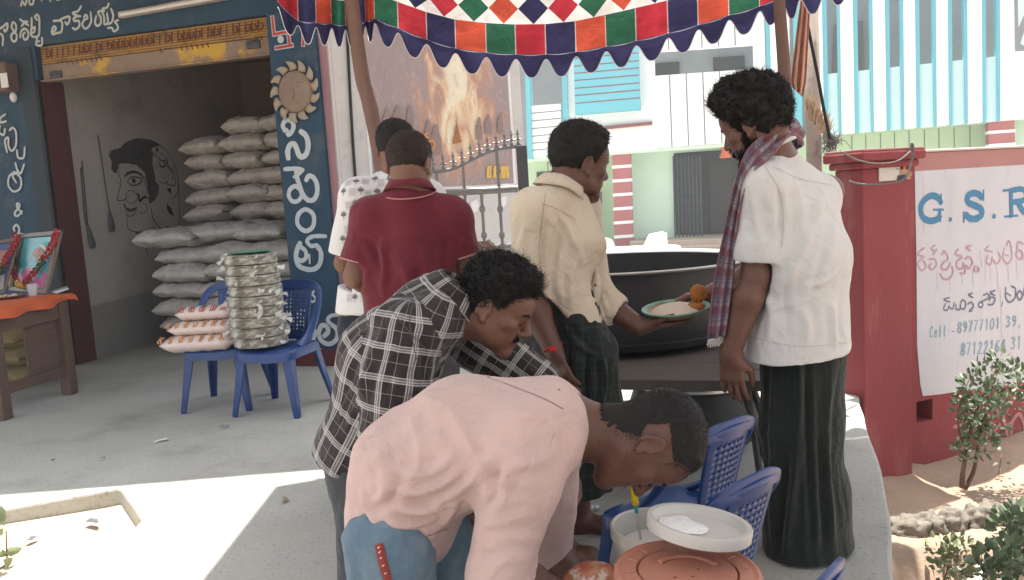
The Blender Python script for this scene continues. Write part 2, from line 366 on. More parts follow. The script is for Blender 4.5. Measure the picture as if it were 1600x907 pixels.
G([(450, 136), (495, 130), (514, 148), (506, 178), (455, 188)], 20); G([(478, 190), (500, 225), (530, 250)], 22)
G([(575, 170), (575, 245)], 22, smooth=False)
obj('blue_lettering', st.mb, M['blueletter'], sign, smooth=0)
st = Strokes(WF, .006)
for p in ([(65, 390), (45, 405), (38, 422), (62, 430), (40, 450), (38, 472), (55, 490), (72, 470), (60, 445)],
          [(112, 378), (95, 392), (112, 405)], [(85, 440), (110, 440), (118, 465), (100, 488), (85, 470), (97, 460)], [(122, 395), (104, 420)],
          [(140, 420), (160, 410), (170, 440), (150, 455), (140, 480), (165, 485), (180, 455)], [(150, 400), (165, 420)], [(135, 505), (150, 527), (175, 525), (192, 500), (187, 470)],
          [(215, 395), (203, 418), (232, 430), (208, 452), (212, 480), (232, 480), (236, 455), (245, 500), (222, 502)],
          [(272, 380), (250, 388), (268, 402)], [(245, 440), (265, 430), (277, 455), (262, 482), (247, 465)], [(290, 470), (284, 492), (306, 492), (300, 473)],
          [(350, 380), (334, 400), (366, 407)], [(345, 420), (340, 455), (360, 462), (366, 430)], [(366, 440), (386, 460), (402, 435), (390, 408)],
          [(420, 390), (412, 430), (430, 460), (450, 440), (450, 395), (440, 358), (428, 380)], [(420, 420), (437, 425)],
          [(475, 395), (480, 365), (502, 372)], [(530, 400), (520, 440), (540, 450), (556, 420), (540, 395)], [(570, 390), (566, 440), (590, 440), (600, 400)]):
    G(p, 7.5, m=0)
G([(485, 440), (470, 420), (482, 400), (498, 412), (498, 434)], 7.5, closed=True)
obj('faded_red_lettering', st.mb, M['fadedred'], sign, smooth=0)
st = Strokes(WF, .0055)
for x, y, l in ((118, 490, 90), (175, 530, 50), (228, 500, 50), (275, 490, 65), (312, 400, 80), (352, 470, 55), (385, 470, 110), (400, 560, 230), (432, 470, 70), (470, 440, 90), (505, 440, 70), (330, 420, 120), (58, 60, 260)):
    G([(x, y), (x + 4, y + l * .5), (x + 6, y + l)], 2.2)
obj('paint_drips', st.mb, M['drip'], sign, smooth=0)
st = Strokes(WF, .006)
for p in ([(178, 610), (150, 618), (178, 630)], [(160, 635), (150, 660), (166, 666), (174, 645)], [(174, 652), (190, 660), (197, 632)], [(205, 640), (205, 660), (222, 662), (224, 640)],
          [(224, 657), (242, 660), (247, 630), (232, 620), (226, 636)], [(278, 590), (260, 598), (280, 610)], [(256, 640), (272, 630), (282, 650), (265, 666)], [(262, 672), (277, 668)],
          [(325, 600), (342, 593), (352, 608), (330, 622), (310, 632)], [(378, 578), (356, 588), (378, 602)], [(345, 640), (366, 640), (377, 615), (360, 608), (350, 625)], [(412, 628), (407, 648)]):
    G(p, 6)
G([(303, 640), (315, 630), (325, 642), (314, 655)], 6, closed=True)
for p in ([(425, 565), (425, 610), (442, 630), (466, 610), (467, 570), (450, 560)], [(430, 590), (447, 602)], [(512, 550), (506, 590), (520, 612), (545, 600), (548, 560)]): G(p, 8)
G([(487, 580), (475, 600), (487, 620), (499, 600)], 8, closed=True)
obj('navy_lettering', st.mb, M['navyletter'], sign, smooth=0)
st = Strokes(WF, .006)
digits(st, 'Cell:-', 88, 786, 19, 48, 6, -.10, sc, o); digits(st, '89777101', 210, 766, 24, 46, 6, -.11, sc, o); digits(st, '39,', 424, 740, 26, 46, 6, -.1, sc, o)
digits(st, '87122164', 224, 866, 25.5, 52, 7, -.10, sc, o); digits(st, '31.', 446, 838, 26, 52, 7, -.1, sc, o)
obj('teal_lettering', st.mb, M['tealletter'], sign, smooth=0)
st = Strokes(WF, .003); sc, o = 2.343, (1300, 520)
for p in ([(445, 345), (500, 337), (478, 368), (452, 398), (480, 425), (505, 410)], [(585, 350), (590, 385), (608, 402), (640, 390), (634, 345), (622, 300)], [(585, 372), (612, 335)],
          [(655, 400), (655, 335), (682, 298), (702, 340), (697, 400)], [(725, 395), (730, 330), (750, 300), (770, 340), (765, 385)]): st.line(p, 17, sc, o)
obj('lower_lettering', st.mb, M['pinkband'], wall, smooth=0)
# gate pillar at the wall's end
pil = thing('gate_pillar', 'red gate pillar with a moulded cap and a small picture tile', 'pillar', (A.x, A.y, WZ))
p0 = WF.px(1349, 400, .1)[0]; p1 = WF.px(1425, 400, .1)[0]; zc = WF.px(1390, 262, .1)[1]; zc2 = WF.px(1390, 232, .1)[1]
mb = MB(); mb.fbox(WF, p0, p1, WZ - .4, zc, -.10, .1); obj('shaft', mb, M['redwall'], pil, smooth=0, bevel=.008)
mb = MB(); mb.fbox(WF, p0 - .03, p1 + .03, zc, zc + .04, -.12, .13); mb.fbox(WF, p0 - .055, p1 + .055, zc + .04, zc2 - .012, -.14, .155)
obj('cap', mb, M['redwall'], pil, smooth=0, bevel=.012)
mb = MB(); mb.fbox(WF, p0 - .05, p1 + .05, zc2 - .012, zc2, -.13, .15); obj('cap_top', mb, M['pinkband'], pil, smooth=0, bevel=.003)
M['tile'] = plain('tile_white', (.68, .66, .6), .25, coat=.4); M['tileskin'] = plain('tile_figure', (.5, .27, .17), .4); M['tiledark'] = plain('tile_dark', (.04, .04, .07), .4)
a0, z0 = WF.px(1372, 284, .1); a1, z1 = WF.px(1405, 251, .1)
mb = MB(); mb.fbox(WF, a0, a1, z0, z1, .1, .108); tl = obj('picture_tile', mb, M['tile'], pil, smooth=0, bevel=.002)
s1 = Strokes(WF, .1095); s1.dot(1387, 258, 5, m=1); s1.dot(1388, 262, 3.6); s1.poly([(1381, 268), (1388, 265), (1396, 269), (1398, 282), (1382, 282)]); s1.poly([(1378, 276), (1389, 274), (1392, 283.5), (1376, 283.5)], m=1)
s1.line([(1396, 270), (1399, 274), (1394, 279)], 3); s1.line([(1375, 266), (1380, 266)], 1.4, m=1)
obj('picture', s1.mb, [M['tileskin'], M['tiledark']], tl, smooth=0)
M['wire'] = mat('wire', (.09, .08, .085), .6, (.2, .19, .19), 60, .6)
def wirepx(F, pts, d): return cat_rom([F.P(x, y, d) for x, y in pts], 6)
mb = MB(); mb.tube(wirepx(WF, [(1316, 238), (1338, 250), (1370, 256), (1402, 252), (1424, 236)], .17), .005, 6)
mb.tube(wirepx(WF, [(1424, 236), (1424, 224), (1427, 232), (1422, 262), (1410, 282), (1378, 288), (1345, 288), (1328, 284)], .172), .0055, 6)
tag(obj('looped_wire', mb, M['wire'], smooth=180), 'dark twisted wire looped round the red gate pillar', 'wire')

# ---- dirt verge in front of the wall, rubble kerb
def dirt():
    mb = MB(); nx, ny = 90, 60
    rub = [(gz(1392, 858, -.52)), gz(1470, 838, -.52), gz(1560, 818, -.52), gz(1640, 812, -.52)]
    yr0 = rub[0].y; sl_ = (rub[3].y - rub[0].y) / (rub[3].x - rub[0].x)
    def f(i, j):
        x = .8 + i * .09; y = .6 + j * .095
        edge = yr0 + sl_ * (x - rub[0].x) + .06 * noise.noise((x * 3, 0, 0))
        z = WZ + .05 * noise.noise((x * 1.7, y * 1.7, 3)) + .02 * noise.noise((x * 7, y * 7, 4))
        q = WF.O + WF.u * ((Vector((x, y, 0)) - WF.O).dot(WF.u)); dist = (Vector((x, y, 0)) - q).dot(WF.n)
        z += .10 * math.exp(-(dist / .25) ** 2) * (.6 + .5 * noise.noise((x * 4, y * 4, 9)))
        t = min(1, max(0, (edge - y) / .12)); z -= t * .42
        return Vector((x, y, z))
    mb.grid(f, nx, ny); tag(obj('dirt_verge', mb, M['dirt'], smooth=180), kind='structure')
    return rub
rub = dirt()
M['stone'] = mat('rubble_stone', (.27, .24, .205), .95, (.12, .11, .095), 9, .9, .9, 24)
M['whitestone'] = mat('white_sack', (.72, .7, .64), .85, (.6, .57, .5), 5, .7, .3, 20)
def rock(c, r, seed, flat=.7):
    mb = MB(); rr = random.Random(seed)
    mb.ball(c, r, 28, 20)
    c = Vector(c); out = []
    for v in mb.v:
        v = Vector(v); d = v - c; k = 1 + .36 * noise.noise(d.normalized() * 1.9 + Vector((seed, 0, 0))) + .2 * noise.noise(d.normalized() * 4.5 + Vector((seed, 3, 0))) + .08 * noise.noise(d.normalized() * 11 + Vector((seed, 3, 0)))
        out.append(tuple(c + d * k))
    mb.v = out; return mb
rk = [(1412, 838, .17, .10, .07), (1448, 832, .10, .09, .07), (1480, 828, .10, .08, .08), (1510, 824, .10, .08, .08), (1543, 818, .12, .09, .08), (1580, 812, .12, .09, .07), (1420, 868, .16, .12, .06), (1470, 868, .12, .1, .08), (1405, 896, .14, .1, .08)]
wds = ['broad flat', 'small rounded', 'squarish grey', 'rough', 'pale lumpy', 'half buried', 'low ledge', 'dark squat', 'mossy edged']
plc = ['next to the concrete slab edge', 'second from the slab in the kerb row', 'third from the slab in the kerb row', 'fourth from the slab in the kerb row', 'fifth from the slab in the kerb row', 'last in the kerb row at the picture edge', 'below the kerb row next to the slab', 'below the middle of the kerb row', 'lowest, at the foot of the slab']
for i, (x, y, a, b, c) in enumerate(rk):
    p = gz(x, y, WZ - (.05 if i < 6 else .2))
    p = Vector((p.x, p.y - .05, p.z + (.055 if i < 6 else .04)))
    tag(obj('rubble_stone', rock(p, (a * .66, b * .9, c), i + 3), M['stone'], smooth=180), f'{wds[i]} rubble stone {plc[i]}', 'stone', 'rubble stones edging the dirt verge')
mb = MB()
pc = [gz(x, y, -.72) for x, y in ((1515, 925), (1530, 885), (1560, 868), (1605, 855))]
mb.tube(cat_rom(pc, 8), [(.03 + .05 * math.sin(math.pi * min(1, i / 20 + .25)) + .012 * noise.noise((i * .7, 0, 2)), .035 + .02 * noise.noise((i * .5, 9, 2))) for i in range(25)], 14)
tag(obj('discarded_sack', mb, M['whitestone'], smooth=180), 'crumpled white sack lying among leaves below the rubble kerb', 'sack')

# ---- leafy plants
M['leaf'] = mat('leaf', (.22, .28, .18), .45, (.10, .145, .085), 30, .8, spec=.4)
M['leafpale'] = mat('leaf_pale', (.27, .31, .17), .45, (.14, .19, .10), 30, .8, spec=.4)
M['twig'] = mat('twig', (.2, .13, .09), .9, (.12, .08, .06), 20, .8)
def leaves(mb, c, r, n, size, rr, m=0):
    for _ in range(n):
        while True:
            q = Vector((rr.uniform(-1, 1), rr.uniform(-1, 1), rr.uniform(-1, 1)))
            if q.length < 1: break
        p = Vector(c) + Vector((q.x * r[0], q.y * r[1], q.z * r[2]))
        d = (q + Vector((rr.uniform(-.7, .7), rr.uniform(-.7, .7), rr.uniform(0, .9)))).normalized()
        sdv = d.cross(Vector((rr.uniform(-1, 1), rr.uniform(-1, 1), rr.uniform(-.3, 1)))).normalized(); nn = d.cross(sdv)
        L_ = size * rr.uniform(.7, 1.25); w = L_ * .30
        mb.add([p, p + d * L_ * .35 + sdv * w + nn * .1 * L_, p + d * L_ * .75 + sdv * w * .75, p + d * L_ - nn * .12 * L_, p + d * L_ * .75 - sdv * w * .75, p + d * L_ * .35 - sdv * w + nn * .1 * L_, p + d * L_ * .5 - nn * .06 * L_],
               [(0, 6, 1), (1, 6, 2), (2, 6, 3), (3, 6, 4), (4, 6, 5), (5, 6, 0)], m)
def sapling():
    base = gz(1503, 762, WZ + .03); Y = base.y; rr = random.Random(4)
    root = thing('sapling', 'leafy green sapling with two thin stems growing in the dirt before the red wall', 'sapling', base)
    mb = MB()
    for pts, r in (([(1503, 762), (1505, 735), (1512, 700), (1520, 660), (1540, 610), (1560, 570)], .016), ([(1508, 764), (1522, 735), (1528, 700), (1540, 650), (1575, 600)], .014), ([(1512, 700), (1500, 680), (1498, 640), (1515, 590)], .008), ([(1528, 680), (1560, 640), (1598, 600)], .008)):
        P = cat_rom([at(x, y, Y + rr.uniform(-.03, .03)) for x, y in pts], 4); mb.tube(P, [r * (1 - .75 * i / len(P)) for i in range(len(P))], 6)
    obj('stem', mb, M['twig'], root, smooth=180)
    mb = MB()
    for x, y, r, n in ((1560, 560, 12, 18), (1545, 585, 24, 50), (1520, 600, 18, 40), (1580, 590, 26, 55), (1605, 598, 22, 40), (1535, 620, 28, 70), (1512, 640, 20, 50), (1545, 650, 28, 75), (1520, 665, 20, 50), (1500, 700, 10, 14), (1530, 690, 22, 55), (1510, 715, 10, 10), (1545, 680, 16, 30), (1500, 620, 10, 14), (1575, 625, 18, 35), (1620, 575, 20, 30)):
        c = at(x, y, Y + rr.uniform(-.1, .1)); s_ = r / 1250 * Y; leaves(mb, c, (s_, s_ * 1.2, s_), int(n * 1.25), .040, rr)
    obj('foliage', mb, M['leaf'], root, smooth=180)
sapling()
def bush(label, spots, zz, size, seed, m, Yoff=0):
    rr = random.Random(seed); b = gz(spots[0][0], spots[0][1], zz)
    root = thing('leafy_bush', label, 'bush', b); mb = MB(); tw = MB()
    for x, y, r, n in spots:
        c = gz(x, y, zz) + Vector((0, 0, .05)); s_ = r / 1250 * c.y; leaves(mb, c, (s_, s_, s_), n, size, rr)
        tw.tube([Vector((b.x + rr.uniform(-.04, .04), b.y + .05, zz - .3)), (Vector(b) + c) / 2, c], .004, 5)
    obj('stem', tw, M['twig'], root, smooth=180); obj('foliage', mb, m, root, smooth=180)
bush('low pale green weed growing below the rubble stones beside the white sack', [(1475, 880, 28, 60), (1500, 870, 20, 40), (1490, 905, 30, 60)], -.62, .04, 8, M['leafpale'])
bush('leafy green bush behind the white sack at the foot of the verge', [(1590, 880, 34, 110), (1560, 900, 26, 60), (1600, 835, 30, 110), (1570, 830, 18, 40), (1545, 905, 26, 60), (1592, 810, 16, 36), (1640, 870, 46, 120)], -.5, .05, 9, M['leaf'])
def seedling(px, py, zz, label, n=10, size=.05, h=.16):
    b = gz(px, py, zz); rr = random.Random(int(px)); root = thing('seedling', label, 'seedling', b); mb = MB(); tw = MB()
    tw.tube([b, b + Vector((.01, 0, h * .5)), b + Vector((.02, 0, h))], .003, 5)
    for k in range(3): leaves(mb, b + Vector((.01, 0, h * (.4 + .3 * k))), (.04, .04, .03), n // 3, size, rr)
    obj('stem', tw, M['twig'], root, smooth=180); obj('foliage', mb, M['leafpale'], root, smooth=180)
seedling(1560, 742, WZ + .02, 'tiny dry seedling on sunlit dirt behind the sapling', 9, .03, .14)
seedling(12, 905, -.12, 'tiny green seedling sprouting from sunlit sand at the corner of the yard', 12, .06, .2)
M['dryleaf'] = mat('dry_leaf', (.3, .24, .17), .9); M['dark'] = plain('dark_scrap', (.1, .1, .11), .7)
def scrap(px, py, w, label, m, zz=0.002, cat='litter'):
    c = gz(px, py, zz); rr = random.Random(int(px * 7 + py)); mb = MB(); a = rr.uniform(0, 3)
    q = []
    for i in range(7):
        g = i / 7 * 6.283; r_ = w * rr.uniform(.5, 1.1); x, y = r_ * math.cos(g), .45 * r_ * math.sin(g)
        q.append(c + Vector((x * math.cos(a) - y * math.sin(a), x * math.sin(a) + y * math.cos(a), .004 + .012 * rr.random())))
    q.append(c + Vector((0, 0, .012)))
    mb.add(q, [(i, (i + 1) % 7, 7) for i in range(7)])
    tag(obj('litter_scrap', mb, m, smooth=180), label, cat, 'scraps of litter on the concrete')
scrap(252, 690, .05, 'pale torn paper scrap on the concrete before the blue chairs', M['whitepaint'])
scrap(350, 668, .04, 'dark dry leaf scrap lying just in front of the chair legs', M['dryleaf'])
scrap(160, 719, .02, 'small dark scrap on the shaded floor in line with the wooden table', M['dark']); scrap(85, 721, .018, 'tiny dark speck of litter closest to the sunlit patch edge', M['dark'])
scrap(143, 818, .06, 'grey plastic scrap on the sunlit sand', M['dark'], -.06)
scrap(47, 846, .04, 'dark twig like scrap beside the corner seedling', M['dark'], -.06)
scrap(445, 784, .035, 'brown dry leaf on the edge of the tent shade', M['dryleaf'])
# ================================================================== THE SHOP
QR = at(440, 300, 6.55); QL = at(75, 260, 7.15)
FF = Frame((QR.x, QR.y, 0), (QR.x - QL.x, QR.y - QL.y))
shop = thing('cement_shop', 'open fronted cement shop with blue painted pillars and a yellow rolled shutter', 'shop', (QL.x, QL.y, 0))
s_bl = FF.px(77, 260)[0]; s_r = FF.px(441, 250)[0]; s_pr = FF.px(513, 250)[0]
z_sh_b = (FF.px(58, 132)[1] + FF.px(424, 76)[1]) / 2; z_sh_t = (FF.px(52, 80)[1] + FF.px(420, 14)[1]) / 2
TH = .24; DEEP = -3.1
mb = MB()
mb.fbox(FF, s_bl - 1.6, s_bl, 0, z_sh_t, -TH, 0)
obj('left_pillar', mb, M['bluepaint'], shop, smooth=0)
mb = MB(); mb.fbox(FF, FF.px(42, 200)[0], s_bl - .035, 0, z_sh_t, 0, .012); obj('pillar_edge_strip', mb, M['darkblue'], shop, smooth=0)
mb = MB(); mb.fbox(FF, s_bl - .03, s_bl + .004, 0, z_sh_b, -.02, .02); obj('shutter_channel', mb, M['blackpaint'], shop, smooth=0)
mb = MB(); mb.fbox(FF, s_bl - 1.6, s_pr, z_sh_t, 4.3, -TH, 0); obj('lintel', mb, M['bluepaint'], shop, smooth=0)
mb = MB(); mb.fbox(FF, s_r, s_pr, 0, z_sh_t - .002, -TH, .05); cp = obj('right_pillar', mb, M['bluepaint'], shop, smooth=0, bevel=.008)
mb = MB(); mb.fbox(FF, s_r - .01, s_pr + .01, 0, .14, .05, .075); obj('pillar_plinth', mb, M['maroon'], shop, smooth=0, bevel=.006)
mb = MB(); mb.fbox(FF, s_bl, s_bl + .012, 0, z_sh_b, -TH - .02, -.022); obj('door_jamb', mb, M['maroon'], shop, smooth=0)
mb = MB(); mb.fbox(FF, s_bl - .25, s_bl, 0, 4.2, DEEP, -TH - .02); obj('side_wall', mb, M['plaster'], shop, smooth=0)
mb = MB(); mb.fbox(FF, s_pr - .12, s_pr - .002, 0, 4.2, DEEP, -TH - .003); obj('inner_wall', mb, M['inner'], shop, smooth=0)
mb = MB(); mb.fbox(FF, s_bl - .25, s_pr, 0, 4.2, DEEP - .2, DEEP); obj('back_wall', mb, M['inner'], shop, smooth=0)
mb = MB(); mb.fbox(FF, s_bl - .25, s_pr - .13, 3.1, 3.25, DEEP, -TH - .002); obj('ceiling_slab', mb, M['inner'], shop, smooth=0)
mb = MB(); mb.fbox(FF, s_bl - 1.7, s_r + 1.4, 4.2, 4.35, DEEP - .2, .25); obj('roof_slab', mb, M['concrete'], shop, smooth=0)
SF = Frame(FF.p(s_bl, 0), (-FF.n.x, -FF.n.y))     # the side wall seen from inside: u runs away into the shop
mb = MB(); n = 40; vv = []; d0 = TH + .03; L_ = -DEEP - d0
for i in range(n + 1):
    a = d0 + L_ * i / n; zt_ = .50 + .13 * i / n + .05 * noise.noise((i * .35, 2, 1)); vv += [SF.p(a, 0.0, .004), SF.p(a, zt_, .004)]
mb.add(vv, [(2 * i, 2 * i + 2, 2 * i + 3, 2 * i + 1) for i in range(n)]); obj('damp_band', mb, M['damp'], shop, smooth=0)
# rolled shutter
mb = MB(); dz = z_sh_t - z_sh_b
nsl = 7
for i in range(nsl):
    z0 = z_sh_b + .14 + i * (dz - .14) / nsl; hh = (dz - .14) / nsl
    P = [FF.p(s_bl + .01, z0 + hh * .5, -.07 + .0 * i), FF.p(s_r - .01, z0 + hh * .5, -.07)]
    mb.tube(P, [(hh * .52, .02)] * 2, 10, flat=Vector((0, 0, 1)))
sh = obj('rolled_shutter', mb, M['shutter'], shop)
mb = MB(); mb.fbox(FF, s_bl + .01, s_r - .01, z_sh_b, z_sh_b + .135, -.10, -.045); mb.fbox(FF, s_bl - .02, s_r + .0, z_sh_b - .012, z_sh_b + .004, -.11, -.02)
br = obj('bottom_rail', mb, M['rail'], sh, smooth=0, bevel=.006)
mb = MB()
for x, y in ((82, 117), (392, 68)):
    a, z = FF.px(x, y); mb.fbox(FF, a - .06, a + .06, z - .035, z + .035, -.045, -.025); mb.tube([FF.p(a - .05, z, -.02), FF.p(a, z + .02, -.005), FF.p(a + .05, z, -.02)], .008, 6)
obj('shutter_lock', mb, M['dark'], sh, smooth=0, bevel=.004)
st = Strokes(FF, -.046)
z1 = z_sh_t - .03
x = s_bl + .08
rr = random.Random(5)
while x < s_r - .1:     # worn red lettering painted on the slats, two broken lines
    if noise.noise((x * 2.3, 0, 7)) > -.28:
        st.line2([(x, z1), (x - .01, z1 - .075)], .009)
        if rr.random() < .7: st.line2([(x + .03, z1 - .015), (x + .035, z1 - .05), (x + .01, z1 - .07)], .007)
    x += .058
x = s_bl + .08
while x < s_r - .1:
    if noise.noise((x * 1.9, 5, 7)) > 0.02: st.line2([(x, z1 - .12), (x + .01, z1 - .15)], .009)
    x += .05
obj('worn_lettering', st.mb, M['maroon'], sh, smooth=0)
# lettering
st = Strokes(FF, .004); sc, o = 7.2727, (0, 0)
for p in ([(-60, 350), (0, 330), (45, 300), (88, 268), (86, 330), (62, 362), (48, 335)], [(-10, 380), (28, 400), (40, 440), (35, 520)], [(160, 370), (133, 410), (150, 470), (188, 462), (194, 400), (162, 368)], [(160, 355), (137, 305), (155, 258), (186, 285), (188, 345), (164, 368)],
          [(232, 222), (268, 248), (322, 250)], [(250, 302), (285, 268), (332, 292)], [(235, 430), (248, 360), (290, 330), (328, 372), (320, 438), (285, 452), (268, 405), (290, 372)],
          [(366, 205), (366, 300), (360, 395), (400, 425), (448, 402), (455, 300), (452, 210), (430, 170), (405, 200), (432, 232)], [(375, 330), (402, 312), (395, 370), (366, 372)], [(430, 435), (420, 512), (482, 515), (486, 430)], [(432, 482), (458, 470)],
          [(610, 242), (690, 240), (712, 275), (700, 362), (645, 380), (600, 392), (597, 340), (622, 302), (640, 332), (612, 365)], [(690, 222), (788, 192), (790, 250), (765, 280), (745, 252)],
          [(928, 72), (890, 130), (830, 152), (880, 182), (922, 190)], [(880, 192), (842, 212), (852, 242), (900, 242), (906, 302), (862, 338), (830, 320)],
          [(958, 202), (980, 172), (1000, 210), (958, 235), (942, 285), (970, 328), (1010, 310), (1042, 242), (1035, 142)],
          [(1242, 42), (1220, 90), (1172, 102), (1192, 132)], [(1100, 182), (1086, 260), (1112, 298), (1150, 270), (1150, 205), (1122, 145), (1162, 132), (1190, 205), (1192, 280), (1232, 260), (1222, 152)], [(1192, 280), (1270, 262), (1292, 182), (1268, 102)], [(1230, 322), (1278, 322), (1300, 360), (1346, 330), (1336, 282), (1312, 252), (1352, 232)],
          [(245, 72), (260, 20), (292, 62), (312, 5)], [(340, 5), (346, 50), (380, 50), (392, -5)], [(480, 12), (492, -25)], [(575, 18), (582, -25)], [(650, 5), (680, 2)]): st.line(p, 29, sc, o)
obj('shop_name_lettering', st.mb, M['letter'], shop, smooth=0)
st = Strokes(FF, .016); sc, o = 2.923, (0, 60)
for p in ([(32, 348), (10, 365), (10, 385), (36, 380)], [(8, 400), (4, 430), (24, 442), (30, 415)], [(50, 422), (65, 410), (80, 430), (80, 490), (60, 515), (46, 490), (46, 455), (30, 470), (40, 522)], [(85, 510), (90, 545), (115, 545), (121, 498)],
          [(78, 570), (86, 600), (102, 618), (118, 576)], [(75, 610), (50, 632), (46, 672), (70, 700), (100, 685), (102, 640), (76, 612)], [(88, 612), (66, 628), (82, 660)],
          [(108, 802), (85, 766), (90, 754), (98, 766), (80, 790), (75, 806), (90, 811), (110, 788)], [(75, 880), (70, 866), (84, 852), (96, 870), (90, 894), (76, 896)], [(96, 890), (122, 896)]): st.line(p, 11, sc, o)
obj('left_pillar_lettering', st.mb, M['letter'], shop, smooth=0)
st = Strokes(FF, .054); sc, o = 2.3286, (420, 170)
for p, w_ in (([(72, 84), (64, 62), (76, 44), (96, 48), (103, 68), (94, 90), (82, 98)], 16), ([(78, 76), (84, 88), (78, 96)], 10), ([(84, 184), (82, 156), (90, 134), (104, 130), (114, 146), (124, 172), (142, 174), (154, 152), (155, 122), (146, 98), (128, 84)], 19),
          ([(70, 221), (108, 219), (138, 224)], 15), ([(138, 224), (120, 240), (104, 250)], 12), ([(112, 226), (116, 252), (124, 276), (134, 306), (152, 330), (174, 332), (188, 308), (187, 274), (174, 250), (158, 246), (148, 262)], 17), ([(112, 280), (92, 292), (86, 316), (98, 336), (118, 336), (132, 318), (128, 296), (112, 282)], 15),
          ([(220, 463), (192, 462), (166, 466), (152, 480), (166, 498), (188, 494)], 14), ([(186, 494), (202, 522), (198, 562), (176, 582), (142, 580), (118, 564), (112, 534), (118, 506), (128, 486)], 17), ([(128, 500), (146, 516), (148, 540), (132, 552), (118, 544)], 15), ([(162, 560), (160, 530)], 10),
          ([(146, 726), (124, 738), (110, 760)], 13), ([(126, 738), (136, 760), (128, 780)], 11), ([(112, 792), (128, 772), (146, 788), (150, 820), (140, 850), (122, 848)], 15), ([(150, 842), (170, 844), (180, 812), (168, 780)], 13), ([(178, 866), (172, 886), (190, 892), (202, 870)], 9),
          ([(266, 746), (238, 750), (226, 766), (242, 782)], 13), ([(240, 782), (260, 800), (258, 834), (232, 852), (204, 840), (194, 812), (204, 786), (222, 788), (228, 808), (212, 824)], 16)): st.line(p, w_ * 1.16, sc, o)
st.line([(147, 366), (121, 384), (118, 420), (145, 444), (173, 428), (175, 386)], 18, sc, o, closed=True)
st.line([(190, 696), (166, 666), (160, 655), (170, 647), (178, 658), (165, 676), (158, 690), (175, 699), (193, 680)], 9, sc, o)
obj('cement_lettering', st.mb, M['letterW'], cp, smooth=0)
st = Strokes(FF, .0535); sc, o = 3.78, (400, 0)     # the auspicious sign at the top of the pillar
W_ = [[(118, 112), (128, 210)], [(128, 212), (240, 190)], [(200, 130), (222, 280)], [(140, 292), (236, 276)], [(302, 185), (300, 275)]]
for p in W_: st.line(p, 40, sc, o, smooth=False, m=0)
for p in W_: st.line(p, 24, sc, o, smooth=False, m=1)
st.dot(168, 242, 22, sc, o, 0); st.dot(168, 242, 11, sc, o, 1)
obj('auspicious_sign', st.mb, [M['letterW'], M['redsign']], cp, smooth=0)
# mural drawn on the side wall
st = Strokes(SF, .004); sc, o = 4.5375, (150, 200)
def I(p, w=5, **k): st.line(p, w * 1.35, sc, o, taper=.4, **k)
st.poly([(90, 200), (110, 160), (170, 145), (200, 110), (290, 80), (390, 90), (460, 125), (420, 130), (390, 150), (400, 190), (400, 260), (415, 330), (420, 380), (445, 410), (440, 470), (410, 520), (375, 540), (372, 480), (345, 320), (280, 260), (200, 250), (150, 260), (145, 320), (125, 320), (105, 290), (110, 240)], sc, o, d=.0035)
wash = obj('mural_wash', st.mb, M['inkwash'], shop, smooth=0)
st = Strokes(SF, .005)
for k in range(26):   # curls over the hair
    g = rng.uniform(0, 1); x = 110 + 290 * g + rng.uniform(-10, 10); y = 150 + 110 * rng.random() + 60 * abs(g - .4)
    I([(x, y), (x + 16, y - 14), (x + 28, y), (x + 14, y + 12), (x + 6, y + 2)], 3)
I([(88, 205), (100, 165), (170, 145), (230, 95), (320, 78), (420, 105), (500, 170), (560, 280), (582, 400), (585, 500), (590, 640), (596, 738), (630, 735)])
I([(150, 262), (148, 320), (172, 370), (165, 430), (148, 495), (152, 515), (200, 510), (212, 490), (205, 465)]); I([(145, 385), (165, 390)])
I([(195, 515), (205, 560), (190, 540), (208, 570), (250, 575), (285, 565)]); I([(205, 560), (212, 605), (222, 625), (260, 620), (285, 570)]); I([(208, 575), (245, 590), (280, 570)], 9)
I([(222, 625), (216, 690), (235, 725), (280, 738), (340, 735), (420, 700)]); I([(198, 345), (235, 318), (290, 318), (340, 358)], 14)
I([(215, 382), (245, 352), (290, 352), (325, 372), (290, 402), (250, 408), (215, 382)], 7); st.dot(265, 376, 18, sc, o); I([(345, 355), (345, 400), (360, 430), (355, 480)]); st.dot(210, 318, 5, sc, o)
I([(160, 290), (164, 335)], 8); I([(212, 490), (220, 455), (250, 445), (280, 465), (288, 500), (270, 530), (235, 535), (212, 510), (212, 490)], 4)
I([(285, 470), (300, 480), (305, 520), (340, 490), (360, 500)], 14); I([(330, 535), (355, 550), (358, 585), (330, 605), (300, 603)], 4)
I([(400, 190), (380, 160), (395, 125), (425, 135), (440, 165)]); st.dot(430, 158, 13, sc, o); I([(430, 170), (490, 210), (500, 270), (540, 320), (560, 370), (548, 410), (500, 400), (430, 380)])
I([(420, 200), (470, 240), (485, 225)], 8); I([(440, 240), (455, 275), (485, 270), (480, 235)], 10); st.dot(500, 385, 9, sc, o); st.dot(540, 355, 9, sc, o, ry=.7); I([(500, 210), (510, 270), (560, 320)])
st.poly([(500, 425), (530, 430), (528, 465), (510, 455)], sc, o); st.poly([(500, 540), (530, 570), (552, 630), (515, 610), (500, 580)], sc, o)
I([(540, 505), (575, 460), (580, 380)]); I([(385, 560), (400, 640), (440, 700), (520, 770)], 7); I([(500, 690), (515, 750), (500, 700), (560, 735), (600, 740)]); I([(275, 740), (310, 760), (340, 820), (365, 910)], 6)
I([(350, 735), (365, 790), (385, 815), (410, 820)]); I([(375, 740), (385, 790), (420, 750), (440, 790), (400, 810)], 5); I([(425, 745), (450, 770), (430, 800)], 4); st.poly([(440, 715), (520, 770), (470, 775), (430, 740)], sc, o)
obj('mural_lines', st.mb, M['ink'], wash, smooth=0)
